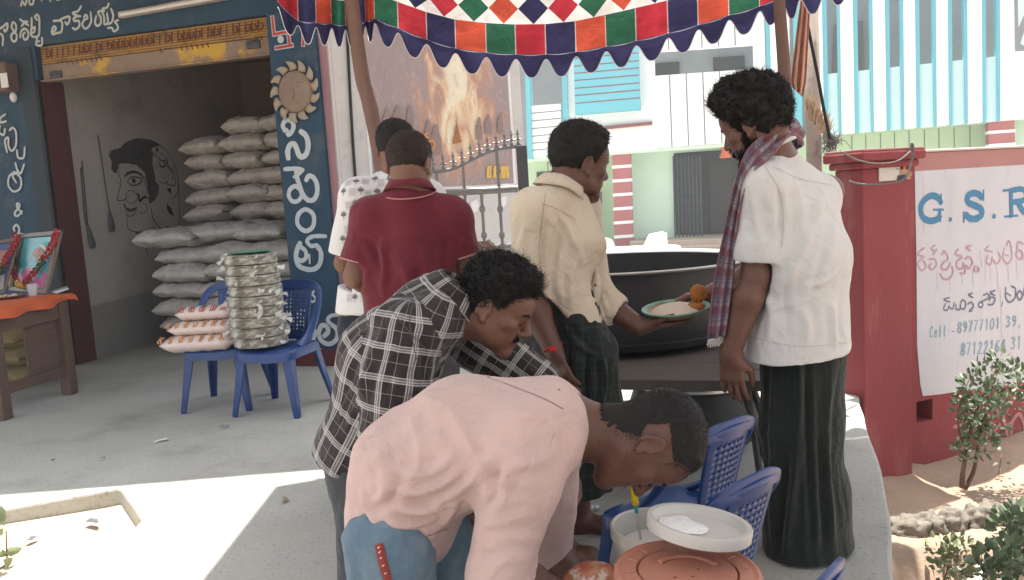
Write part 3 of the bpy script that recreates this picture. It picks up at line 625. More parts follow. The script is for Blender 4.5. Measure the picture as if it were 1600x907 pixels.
# hanging tools on the side wall
def hang(name, label, px0, px1, px2):
    root = thing(name, label, 'hanging tool', SF.P(*px1)); mb = MB()
    mb.tube([SF.P(px0[0], px0[1], .01), SF.P((px0[0] * .6 + px1[0] * .4), (px0[1] * .6 + px1[1] * .4), .012), SF.P(px1[0], px1[1], .02)], .006, 6)
    obj('cord', mb, M['dark'], root, smooth=180); mb = MB()
    P0, P1 = SF.P(px1[0], px1[1], .02), SF.P(px2[0], px2[1], .03); mb.tube([P0 + (P1 - P0) * t for t in (0, .15, .5, .85, 1)], [(.010, .008), (.018, .012), (.03, .014), (.042, .014), (.02, .01)], 10, flat=SF.u)
    obj('bristle_head', mb, M['dark'], root, smooth=180)
hang('hanging_brush', 'dark brush hanging from a long double cord on the shop wall near the maroon jamb', (128, 252), (137, 352), (146, 388)); 
mb = MB(); mb.tube([SF.P(126, 262, .01), SF.P(131, 330, .012), SF.P(135, 352, .02)], .006, 6); x_ = [o_ for o_ in bpy.data.objects if o_.name == 'hanging_brush'][0]; obj('second_cord', mb, M['dark'], x_, smooth=180)
hang('hanging_whisk', 'dark whisk hanging by a single cord beside the painted face', (153, 212), (171, 330), (176, 362))
# fuse box, tube light, sun ornament
M['brown'] = mat('brown_box', (.19, .125, .10), .7, (.13, .09, .075), 6, .7)
box = thing('meter_box', 'brown electric meter box with a small white label on the blue pillar', 'meter box', FF.P(10, 125))
a0, z0 = FF.px(-30, 152); a1, z1 = FF.px(29, 100); mb = MB(); mb.fbox(FF, a0, a1, z0, z1, .012, .15); obj('housing', mb, M['brown'], box, smooth=0, bevel=.01)
a0, z0 = FF.px(3, 138, .15); a1, z1 = FF.px(11, 114, .15); mb = MB(); mb.fbox(FF, a0, a1, z0, z1, .15, .155); obj('label_plate', mb, M['whitepaint'], box, smooth=0)
a0, z0 = FF.px(27, 153, .02); mb = MB(); mb.ball(FF.p(a0, z0, .06), (.03, .03, .045), 8, 6); obj('white_seal', mb, M['whitepaint'], box)
tl = thing('tube_light', 'unlit white tube light batten slanting across the blue lintel', 'tube light', FF.P(270, 15))
M['batten'] = mat('batten', (.62, .56, .52), .5, (.4, .3, .26), 5, .5)
a0, z0 = FF.px(193, 26); a1, z1 = FF.px(362, -4); mb = MB(); mb.tube([FF.p(a0, z0, .04), FF.p(a1, z1, .04)], .032, 4); obj('batten', mb, M['batten'], tl, smooth=0)
mb = MB(); mb.tube([FF.p(a0 + .05, z0 - .01, .09), FF.p(a1, z1 - .012, .09)], .014, 10); obj('tube', mb, M['whitepaint'], tl)
M['clay'] = mat('clay', (.33, .25, .19), .8, (.22, .16, .125), 14, .7, .3, 60)
M['clayray'] = mat('clay_ray', (.43, .36, .27), .8, (.32, .26, .2), 14, .7, .3, 60)
sn = thing('sun_ornament', 'round clay sun face ornament with curved rays on the blue pillar', 'ornament', FF.P(464, 145, .05))
ca, cz = FF.px(463, 144, .05); rw = (FF.px(490, 144, .05)[0] - ca)
mb = MB(); rt = Matrix((FF.u, Vector((0, 0, 1)), -FF.n)).transposed()
mb.ball(FF.p(ca, cz, .055), (rw, rw * 1.12, .055), 28, 16, rot=rt)
for dx, dy, r in ((-.35, .2, .16), (.35, .2, .16)): mb.ball(FF.p(ca + dx * rw, cz + dy * rw, .10), (rw * r, rw * r * .5, .012), 10, 6, rot=rt)
mb.ball(FF.p(ca, cz - .1 * rw, .108), (rw * .11, rw * .3, .03), 10, 6, rot=rt); mb.ball(FF.p(ca, cz - .52 * rw, .092), (rw * .3, rw * .09, .015), 10, 6, rot=rt)
for sg in (-1, 1): mb.ball(FF.p(ca + sg * .36 * rw, cz + .42 * rw, .095), (rw * .24, rw * .06, .012), 10, 6, rot=rt)
obj('face_disc', mb, M['clay'], sn, smooth=180); mb = MB()
for k in range(13):
    g = k / 13 * 6.283 + .1; P = []
    for t in (0, .3, .6, .85, 1): 
        r_ = rw * (1.0 + .42 * t); gg = g + .26 * t * t; P.append(FF.p(ca + r_ * math.cos(gg), cz + 1.12 * r_ * math.sin(gg), .066 + .012 * t))
    mb.tube(P, [(.035, .015), (.036, .016), (.028, .014), (.014, .01), (.004, .004)], 8, flat=FF.n.cross(Vector((math.cos(g), 0, math.sin(g)))))
split_obj('ray', mb, M['clayray'], sn, smooth=180)
# the tin awning over the shop yard (above the picture, it shades the floor)
M['tin'] = mat('tin', (.35, .34, .33), .5, metal=.3)
aw = thing('tin_awning', 'corrugated tin awning fixed above the shop front', 'awning', FF.p(s_bl, 3.6)); mb = MB()
def awf(i, j):
    a = s_bl - 6 + i * .05; t = j / 4; p0 = FF.p(a, 0, .002); yend = 4.30 + .05 * math.sin(a * 1.3)
    q = p0 + (Vector((p0.x + .1, yend, 0)) - p0) * t
    return Vector((q.x, q.y, 3.75 - .35 * t + .012 * math.sin(i * 1.2)))
na = int((FF.px(575, 300)[0] - s_bl + 6) / .05); mb.grid(awf, na, 4); obj('sheet', mb, M['tin'], aw, smooth=180)
mb = MB()
for i in range(0, na, 24): mb.tube([FF.p(s_bl - 6 + i * .05, 3.72, .002), awf(i, 4) - Vector((0, 0, .04))], .025, 8)
split_obj('rafter', mb, M['tin'], aw)

# ================================================================== POSTER WALL, POSTER, GATE
E0 = FF.P(531, 250, .0); E1 = at(821, 250, 7.45)
PF = Frame((E0.x, E0.y, 0), (E1.x - E0.x, E1.y - E0.y))
pw = thing('plaster_wall', 'tall pale plaster wall stained and torn behind the film poster', 'wall', (E0.x, E0.y, 0))
aE = PF.px(820, 250)[0]
mb = MB(); mb.fbox(PF, -.02, aE, 0, 4.0, -.2, 0); obj('masonry', mb, M['palewall'], pw, smooth=0)
mb = MB(); mb.fbox(FF, s_pr, FF.px(532, 250)[0] - .002, 0, 4.2, -.24, -.002); obj('pink_pilaster', mb, M['pinkpaint'], pw, smooth=0)
mb = MB(); mb.tube(cat_rom([PF.P(x, y, .012) for x, y in ((541, -20), (543, 60), (549, 180), (554, 260), (560, 330))], 5), .012, 6); obj('black_cable', mb, M['blackpaint'], pw, smooth=180)
a0 = PF.px(578, 200)[0]; a1 = PF.px(797, 200)[0]; zb = PF.px(700, 292)[1]; ztp = 3.4
def poster_mat():
    m = bpy.data.materials.new('poster_print'); m.use_nodes = True; n = m.node_tree.nodes; L = m.node_tree.links; p = n['Principled BSDF']
    uv = n.new('ShaderNodeUVMap'); sp = n.new('ShaderNodeSeparateXYZ'); L.new(uv.outputs[0], sp.inputs[0])
    nz = n.new('ShaderNodeTexNoise'); nz.inputs['Scale'].default_value = 7; nz.inputs['Detail'].default_value = 8; nz.inputs['Distortion'].default_value = 1.0
    mp = n.new('ShaderNodeMapping'); mp.inputs['Scale'].default_value = (1.6, .8, 1); L.new(uv.outputs[0], mp.inputs[0]); L.new(mp.outputs[0], nz.inputs[0])
    def mth(op, a, b=None, c=None):
        q = n.new('ShaderNodeMath'); q.operation = op
        for i, v in enumerate((a, b, c)):
            if v is None: continue
            if isinstance(v, (int, float)): q.inputs[i].default_value = v
            else: L.new(v, q.inputs[i])
        return q.outputs[0]
    x, y = sp.outputs[0], sp.outputs[1]
    dx = mth('ABSOLUTE', mth('SUBTRACT', x, .60)); wdt = mth('MULTIPLY_ADD', mth('ABSOLUTE', mth('SUBTRACT', y, .30)), -.20, .33)
    f = mth('SUBTRACT', 1.0, mth('DIVIDE', dx, wdt)); f = mth('ADD', f, mth('MULTIPLY', mth('SUBTRACT', nz.outputs[0], .5), 2.2))
    f = mth('SUBTRACT', f, mth('MULTIPLY', mth('MAXIMUM', mth('SUBTRACT', y, .72), 0), 2.5)); f = mth('SUBTRACT', f, mth('MULTIPLY', mth('MAXIMUM', mth('SUBTRACT', .22, y), 0), 4))
    rp = n.new('ShaderNodeValToRGB'); e = rp.color_ramp.elements; e[0].position = 0; e[0].color = (.34, .265, .255, 1); e[1].position = .34; e[1].color = (.46, .27, .2, 1)
    for ps, c in ((.55, (.60, .36, .24, 1)), (.75, (.75, .56, .34, 1)), (1.0, (.82, .74, .55, 1))): q = e.new(ps); q.color = c
    L.new(f, rp.inputs[0])
    vz = n.new('ShaderNodeTexNoise'); vz.inputs['Scale'].default_value = 11; vz.inputs['Detail'].default_value = 10; vz.inputs['Roughness'].default_value = .7; vz.inputs['Distortion'].default_value = 2.5; L.new(uv.outputs[0], vz.inputs[0])
    r2 = n.new('ShaderNodeValToRGB'); r2.color_ramp.elements[0].position = .53; r2.color_ramp.elements[1].position = .72; r2.color_ramp.elements[0].color = (0, 0, 0, 1); r2.color_ramp.elements[1].color = (.8, .8, .8, 1); L.new(vz.outputs[0], r2.inputs[0])
    mx = n.new('ShaderNodeMix'); mx.data_type = 'RGBA'; L.new(r2.outputs[0], mx.inputs[0]); L.new(rp.outputs[0], mx.inputs[6]); mx.inputs[7].default_value = (.50, .40, .38, 1)
    L.new(mx.outputs[2], p.inputs['Base Color']); p.inputs['Roughness'].default_value = .35
    b = n.new('ShaderNodeBump'); b.inputs['Strength'].default_value = .6; b.inputs['Distance'].default_value = .03; L.new(vz.outputs[0], b.inputs['Height']); L.new(b.outputs[0], p.inputs['Normal'])
    return m
M['poster'] = poster_mat()
po = thing('film_poster', 'torn wrinkled film poster with a glowing flame on a dark ground', 'poster', PF.p((a0 + a1) / 2, zb, .01))
mb = MB(); nx, ny = 44, 60; uvs = []
def pf(i, j):
    a = a0 + (a1 - a0) * i / nx; z = zb + (ztp - zb) * j / ny
    d = .012 + .010 * noise.noise((a * 4, z * 2.2, 3)) + .006 * noise.noise((a * 11, z * 6, 1)) + (.03 * max(0, 1 - i / 3) * abs(noise.noise((z * 2, 3, 3))))
    return PF.p(a + (.012 * noise.noise((z * 3, i, 0)) if i in (0, nx) else 0), z, max(.004, d))
mb.grid(pf, nx, ny)
for f in mb.f:
    for v in f: i, j = divmod(v, ny + 1); uvs.append((i / nx, j / ny))
obj('print', mb, M['poster'], po, smooth=180, uv=uvs)
mb = MB(); mb.fbox(PF, a0 - .02, a1 + .02, zb - .075, zb + .002, .001, .006); mb.fbox(PF, a0 - .035, a0 - .002, zb - .03, ztp, .001, .005); mb.fbox(PF, a1 + .002, a1 + .03, zb, ztp, .001, .005)
obj('white_margin', mb, M['whitepaint'], po, smooth=0)
st = Strokes(PF, .032); M['posterorange'] = plain('poster_orange', (.75, .28, .08), .5); M['posteryellow'] = plain('poster_yellow', (.85, .55, .1), .5)
sc, o = 3.627, (570, 60)
for p in ([(345, 540), (325, 555), (350, 565)], [(330, 575), (322, 600), (338, 612), (350, 590), (340, 575)]): st.line(p, 11, sc, o, m=0)
st.line([(368, 580), (354, 605), (370, 630), (385, 605)], 11, sc, o, closed=True, m=0)
digits(st, '03.07.2026', 680, 792, 12.6, 66, 8, .0, sc, o, m=1)
st.line([(705, 708), (800, 712)], 6, sc, o, m=0)
M['posterdark'] = plain('poster_dark', (.285, .215, .2), .5)
for x, y, w, h in ((395, 560, 60, 160), (350, 520, 36, 130), (180, 440, 60, 130), (120, 450, 50, 120), (250, 430, 40, 120), (640, 500, 36, 120), (690, 480, 40, 110), (760, 470, 30, 110)):   # dark crowd shapes
    st.poly([(x - w / 2, y + h * .6), (x - w / 2, y), (x - w * .3, y - h * .15), (x - w * .2, y - h * .38), (x, y - h * .46), (x + w * .2, y - h * .38), (x + w * .28, y - h * .12), (x + w / 2, y + h * .05), (x + w / 2, y + h * .6)], sc, o, m=2, d=.026)
st.line([(512, 430), (510, 500), (508, 560)], 5, sc, o, m=2, taper=.9); st.poly([(512, 470), (540, 590), (490, 600)], sc, o, m=3, d=.027)
obj('poster_figures', st.mb, [M['posterorange'], M['posteryellow'], M['posterdark'], plain('poster_rust', (.4, .16, .07), .5)], po, smooth=0)
# torn scraps of older paper
tp = MB(); rr = random.Random(3)
for k in range(26):
    x, y = rr.uniform(590, 815), rr.uniform(305, 400); pts = []
    for i in range(7):
        g = i / 7 * 6.283; r_ = rr.uniform(5, 13); pts.append((x + r_ * math.cos(g) * .6, y + r_ * math.sin(g)))
    vs = [PF.P(px, py, .006 + k * .0004) for px, py in pts]; tp.add(vs, [tuple(range(7))[::-1]], k % 2)
obj('torn_paper', tp, [M['whitepaint'], M['plaster']], pw, smooth=0)
# steel gate
GY = 5.6
M['steel'] = mat('gate_steel', (.22, .215, .21), .45, (.15, .145, .14), 15, .6, metal=.4); M['steeldark'] = plain('gate_post', (.075, .075, .078), .5)
gate = thing('steel_gate', 'grey steel gate with a curved spiked top in front of the poster', 'gate', gz(740, 560)); gate.location = (at(740, 300, GY).x, GY, 0); gate.matrix_basis = Matrix.Translation(gate.location)
g0 = at(640, 305, GY); g1 = at(809, 295, GY)
mb = MB(); mb.tube([Vector((g0.x, GY, 0)) - Vector((.3, 0, 0)) + Vector((0, 0, g0.z)), g1], .026, 12); mb.tube([at(600, 400, GY), at(809, 383, GY)], .016, 8); zz = .12; mb.tube([Vector((g0.x - .3, GY, zz)), Vector((g1.x, GY, zz))], .022, 8)
split_obj('rail', mb, M['steel'], gate)
mb = MB(); p_ = at(811, 228, GY); mb.box((p_.x + .015, GY, p_.z / 2), (.075, .06, p_.z)); obj('gate_stile', mb, M['steeldark'], gate, smooth=0, bevel=.006)
arc = cat_rom([at(x, y, GY) for x, y in ((600, 268), (640, 268), (675, 268), (700, 266), (722, 258), (745, 246), (775, 234), (815, 228))], 8)
mb = MB(); mb.tube(arc, .013, 8); obj('curved_top_rail', mb, M['steel'], gate, smooth=180)
mb = MB()
for x in (620, 641, 662, 684, 707, 726, 752, 780):
    b = at(x, 300, GY); ty = min(arc, key=lambda q: abs(q.x - b.x)).z if x in (641, 684, 726, 780) else b.z
    mb.tube([Vector((b.x, GY, .12)), Vector((b.x, GY, ty))], .011, 8)
    for dz in (.22, .55): mb.ball((b.x, GY, b.z - dz * .55), (.022, .022, .03), 8, 6)
split_obj('bar', mb, M['steel'], gate)
mb = MB()
for x in (676, 692, 708, 722, 736, 750, 763, 777, 790, 801, 811):
    b = at(x, 250, GY); q = min(arc, key=lambda k: abs(k.x - b.x)); z = q.z
    mb.tube([(b.x, GY, z), (b.x, GY, z + .07), (b.x, GY, z + .085), (b.x, GY, z + .12)], [.006, .006, .013, .001], 8); mb.tube([(b.x - .022, GY, z + .045), (b.x + .022, GY, z + .045)], .006, 6); mb.ball((b.x, GY, z + .02), .012, 8, 6)
obj('spear_finials', mb, M['steel'], gate)
# ================================================================== THE FAR BUILDING
M['bwhite'] = mat('house_white', (.80, .81, .79), .85, (.74, .76, .74), 1.2, .8)
M['turq'] = mat('turquoise_paint', (.17, .50, .58), .8, (.14, .44, .52), 2, .8)
M['cyanpale'] = mat('pale_cyan_paint', (.60, .78, .78), .85, (.54, .73, .73), 2, .8)
M['mint'] = mat('mint_paint', (.60, .77, .64), .85, (.55, .71, .58), 2, .8)
M['green'] = mat('green_paint', (.49, .62, .44), .85, (.43, .56, .38), 2, .8)
M['voidgrey'] = mat('verandah_grey', (.26, .27, .29), .9, (.2, .21, .23), 1.5, .8)
M['brick'] = mat('band_red', (.42, .16, .16), .85, (.36, .13, .13), 3, .8)
M['brown2'] = mat('brown_line', (.25, .10, .09), .8)
M['line'] = plain('groove', (.13, .12, .12), .8)
M['doordark'] = plain('dark_doorway', (.03, .034, .038), .6)
M['grille'] = plain('grille_steel', (.07, .08, .09), .5, metal=.3)
M['step'] = mat('step_stone', (.45, .37, .3), .85)
Y0 = 22.0
a_ = at(826, 248, Y0); b_ = at(1131, 226.5, Y0 * 59 / 62); F1 = Frame((a_.x, a_.y, 0), (b_.x - a_.x, b_.y - a_.y))
a_ = at(1310, 210, Y0 * 59 / 67); b_ = at(1590, 187, Y0 * 59 / 72); F2 = Frame((a_.x, a_.y, 0), (b_.x - a_.x, b_.y - a_.y))
house = thing('painted_house', 'white and turquoise two storey house with striped fins across the road', 'house', (F1.O.x, F1.O.y, -.42))
TOP = -60
def lin(x, x0, y0, x1, y1): return y0 + (y1 - y0) * (x - x0) / (x1 - x0)
def q4(F, mb, x0, x1, yt, yb, d0, d1, m=0, slope=-.0712, lean=.03):
    """upright panel: picture x range at its top edge, y at its left side; edges follow the facade lines"""
    yt0, yb0 = yt, yb; w = x1 - x0
    return mb.fquad(F, [(x0 + (yb - yt) * lean, yb0), (x1 + (yb - yt) * lean, yb0 + w * slope), (x1, yt0 + w * slope), (x0, yt0)], d0, d1, m)
mb = MB(); q4(F1, mb, 700, 1215, TOP, 252, -2.4, -2.2); obj('verandah_back_wall', mb, M['voidgrey'], house, smooth=0)
mb = MB()
q4(F1, mb, 878, 1018, TOP, 244, -.25, 0)                       # plain bay
q4(F1, mb, 1174, 1191, TOP, 222, -.3, .06)
split_obj('front_wall', mb, M['bwhite'], house, smooth=0)
mb = MB(); q4(F1, mb, 1018, 1176, 119, 232, -.2, -.02); q4(F1, mb, 1018, 1176, TOP, 83 - 2, -.2, -.02); q4(F1, mb, 822, 876, 166, 247, -.2, -.02); q4(F1, mb, 790, 876, TOP, 96, -.2, -.02)
split_obj('parapet_panel', mb, M['bwhite'], house, smooth=0); par = house
mb = MB(); q4(F1, mb, 816, 823, TOP, 249, -.3, .08); q4(F1, mb, 873, 881, TOP, 218, -.3, .08); q4(F1, mb, 1192, 1199, TOP, 222, -.3, .08); q4(F1, mb, 1199, 1240, 118, 221, -.3, 0)
split_obj('turquoise_strip', mb, M['turq'], house, smooth=0)
mb = MB(); q4(F1, mb, 800, 1240, 246 + 2, 253, -2.3, -.26); obj('floor_slab', mb, M['mint'], house, smooth=0)
st = Strokes(F1, -.012)
for x in (1018, 1044, 1070, 1096, 1122, 1148): st.line([(x + 2, 119 + (x - 1018) * -.0712), (x + 6, 231 + (x - 1018) * -.0712)], 2, smooth=False); st.line([(x - 2, 0), (x + 1, 80 + (x - 1018) * -.0712)], 2, smooth=False)
for y in (178, 190, 202, 214, 225, 236): st.line([(824, y), (877, y - 5)], 1.6, smooth=False)
obj('panel_grooves', st.mb, M['line'], par, smooth=0)
mb = MB(); q4(F1, mb, 898, 998, 75, 181, 0, .35, slope=-.08); bp = obj('turquoise_box', mb, M['turq'], house, smooth=0)
st = Strokes(F1, .353)
for y in (82, 95, 107, 118, 129, 141, 152, 164): st.line([(899 + (y - 82) * .04, y), (998 + (y - 82) * .03, y - 8.5)], 2.4, smooth=False)
obj('brown_bands', st.mb, M['brown2'], bp, smooth=0)
mb = MB(); q4(F1, mb, 884, 1019, 204, 209, 0, .1, slope=-.1); obj('brown_ledge', mb, M['brown2'], house, smooth=0)
mb = MB(); q4(F1, mb, 1120, 1174, 70, 128, -2.2, -2.1); q4(F1, mb, 1016, 1062, 80, 128, -2.2, -2.15); split_obj('verandah_door', mb, [M['doordark']], house, smooth=0)
# ground storey, left
mb = MB(); q4(F1, mb, 800, 960, 245, 402, -1.7, -1.5); obj('green_wall', mb, M['green'], house, smooth=0)
mb = MB(); q4(F1, mb, 960, 1052, 236, 398, -1.3, -1.1); obj('mint_wall', mb, M['mint'], house, smooth=0)
mb = MB(); q4(F1, mb, 1049, 1330, 228, 400, -2.2, -2.0); obj('dark_hall', mb, M['doordark'], house, smooth=0)
st = Strokes(F1, -1.49)
for x in (842, 862, 900, 926): st.line([(x, 240), (x + 5, 395)], 2, smooth=False)
obj('wall_grooves', st.mb, M['line'], house, smooth=0)
mb = MB(); q4(F1, mb, 824, 850, 268, 312, -1.5, -1.46); obj('window', mb, M['doordark'], house, smooth=0)
def column(F, x0, x1, yt, yb, nb, d0, d1):
    mb = MB(); q4(F, mb, x0, x1, yt, yb, d0, d1); c = obj('banded_column', mb, M['brick'], house, smooth=0); mb = MB()
    for k in range(1, nb): y = yt + (yb - yt) * k / nb; q4(F, mb, x0 - .8 + (y - yt) * .03, x1 + .8 + (y - yt) * .03, y - 2.4, y + 2.4, d0 - .02, d1 + .02)
    split_obj('white_band', mb, M['bwhite'], c, smooth=0)
column(F1, 955, 984, 239, 394, 7, -.7, -.3)
mb = MB(); q4(F1, mb, 1054, 1096, 238, 385, -1.98, -1.95); obj('collapsed_grille_panel', mb, M['doordark'], house, smooth=0)
mb = MB()
for k in range(8):
    x = 1052 + k * 6; mb.tube([F1.P(x, 244, -1.0), F1.P(x + 3, 378, -1.0)], .02, 6)
    for j in range(9):
        y = 248 + j * 15
        if k < 7: mb.tube([F1.P(x + j * .3, y, -.99), F1.P(x + 6 + j * .3, y + 7, -.99), F1.P(x + j * .3, y + 14, -.99)], .008, 4)
obj('folding_grille', mb, M['grille'], house)
mb = MB(); q4(F1, mb, 1112, 1150, 250, 385, -1.99, -1.9); obj('door_leaf', mb, plain('door_brown', (.05, .042, .04), .6), house, smooth=0)
mb = MB(); q4(F1, mb, 984, 1330, 377, 394, -2.0, .1, slope=-.03); q4(F1, mb, 1010, 1160, 386, 402, .1, .5, slope=-.03); split_obj('front_step', mb, M['step'], house, smooth=0, bevel=.03)
M['orangecloth'] = mat('orange_cloth', (.65, .16, .06), .8)
mb = MB(); mb.lathe([(.02, .24), (.10, .2), (.12, .08), (.10, -.08), (.16, -.2), (.14, -.24)], F1.P(1133, 233, -.4), 12); tag(obj('paper_lantern', mb, M['orangecloth']), 'small orange lantern hanging over the dark doorway of the far house', 'lantern')
ld = thing('bamboo_ladder', 'thin dark ladder leaning on the green wall of the far house', 'ladder', F1.P(930, 375, -.9)); mb = MB()
for x in (919, 938): mb.tube([F1.P(x, 392, -.8), F1.P(x + 1, 300, -1.4)], .03, 6)
for y in (310, 325, 340, 355, 370): mb.tube([F1.P(920, y, -1.4 + (y - 300) / 92 * .6), F1.P(938, y - 1, -1.4 + (y - 300) / 92 * .6)], .02, 6)
split_obj('ladder_bar', mb, M['line'], ld)
# right section with fins
fx = [(1262, 1283), (1311, 1331), (1362, 1381), (1410, 1428), (1461, 1479), (1510, 1532), (1561, 1720)]
SL2 = -.0821
mb = MB(); mb.fquad(F2, [(1236, 222), (1720, 180), (1720, TOP - 40), (1225, TOP)], -2.0, -1.8); obj('striped_back_wall', mb, M['voidgrey'], house, smooth=0)
mbw = MB(); mbt = MB(); mbp = MB()
def yb2(x): return 212 + (x - 1283) * SL2
mbw.fquad(F2, [(1230, yb2(1230)), (1236, yb2(1236)), (1232, TOP), (1226, TOP)], -.3, .1)
mbt.fquad(F2, [(1243, yb2(1243)), (1254, yb2(1254)), (1250, TOP), (1237, TOP)], -.3, .04)
for i, (x0, x1) in enumerate(fx):
    ln = 5 - i * .7; yb = yb2(x0)
    mbw.fquad(F2, [(x0 + ln, yb2(x0)), (x1 + ln, yb2(x1)), (x1, TOP), (x0, TOP)], -.3, .12)
    if i < 6:
        xn = fx[i + 1][0]
        mbt.fquad(F2, [(x1 + ln, yb2(x1)), (x1 + 7 + ln, yb2(x1 + 7)), (x1 + 7, TOP), (x1, TOP)], -.3, .06)
        mbt.fquad(F2, [(xn - 5 + ln, yb2(xn - 5)), (xn + ln, yb2(xn)), (xn, TOP), (xn - 5, TOP)], -.3, .06)
        yt = 116 + (x1 - 1283) * -.104
        mbp.fquad(F2, [(x1 + 7 + ln, yb2(x1 + 7)), (xn - 5 + ln, yb2(xn - 5)), (xn - 5 + ln * .5, yt - 2), (x1 + 7 + ln * .5, yt)], -.2, -.02)
split_obj('white_fin', mbw, M['bwhite'], house, smooth=0); split_obj('turquoise_fin_side', mbt, M['turq'], house, smooth=0); split_obj('sill_panel', mbp, M['cyanpale'], house, smooth=0)
mb = MB(); mb.fquad(F2, [(1584, 82), (1640, 78), (1640, TOP), (1582, TOP)], .12, .14); w = obj('window', mb, M['voidgrey'], house, smooth=0)
mb = MB(); mb.fquad(F2, [(1589, 45), (1600, 20), (1600, 0), (1588, 0)], .14, .15); mb.fquad(F2, [(1592, 70), (1610, 82), (1610, 40), (1600, 45)], .14, .15); split_obj('pale_pane', mb, M['cyanpale'], w, smooth=0)
mb = MB(); mb.fquad(F2, [(1330, 0), (1336, 112), (1300, 114), (1304, 20)], -1.8, -1.75); mb.fquad(F2, [(1347, 108), (1356, 107), (1354, 12), (1345, 12)], -1.8, -1.72); split_obj('verandah_door_frame', mb, M['line'], house, smooth=0)
mb = MB(); mb.fquad(F2, [(1225, 330), (1720, 290), (1720, 176), (1225, 214)], -1.2, -1.0); obj('lower_green_wall', mb, M['green'], house, smooth=0)
st = Strokes(F2, -.99)
for x in (1333, 1356, 1380, 1403, 1427, 1452, 1476, 1501, 1527): st.line([(x, 180), (x + 1, 300)], 1.6, smooth=False)
obj('lower_grooves', st.mb, M['line'], house, smooth=0)
mb = MB(); mb.fquad(F2, [(1225, yb2(1225) + 1), (1720, yb2(1720) + 1), (1720, yb2(1720) - 4), (1225, yb2(1225) - 4)], -1.9, -.31); obj('lower_soffit', mb, M['green'], house, smooth=0)
column(F2, 1547, 1588, 186, 290, 5, -.6, -.2)
mb = MB(); mb.fquad(F2, [(1590, 300), (1720, 290), (1720, 170), (1590, 180)], -.8, -.7); obj('mint_end_wall', mb, M['mint'], house, smooth=0)
# low white parapet across the road
lp = thing('low_parapet', 'low white culvert parapet with stepped ends before the far house', 'parapet', at(1000, 392, 13)); LF = Frame((at(1000, 380, 13).x, 13, 0), (1, 0))
mb = MB()
for q in (((930, 402), (1062, 398), (1062, 384), (930, 388)), ((936, 390), (962, 389), (955, 374), (938, 371)), ((1008, 388), (1042, 386), (1040, 363), (1018, 367))): mb.fquad(LF, q, -.25, .12)
mb.fbox(LF, LF.px(930, 400)[0], LF.px(1062, 400)[0], -.42, LF.px(1000, 399)[1], -.2, .1)
split_obj('parapet_block', mb, M['bwhite'], lp, smooth=0, bevel=.02)

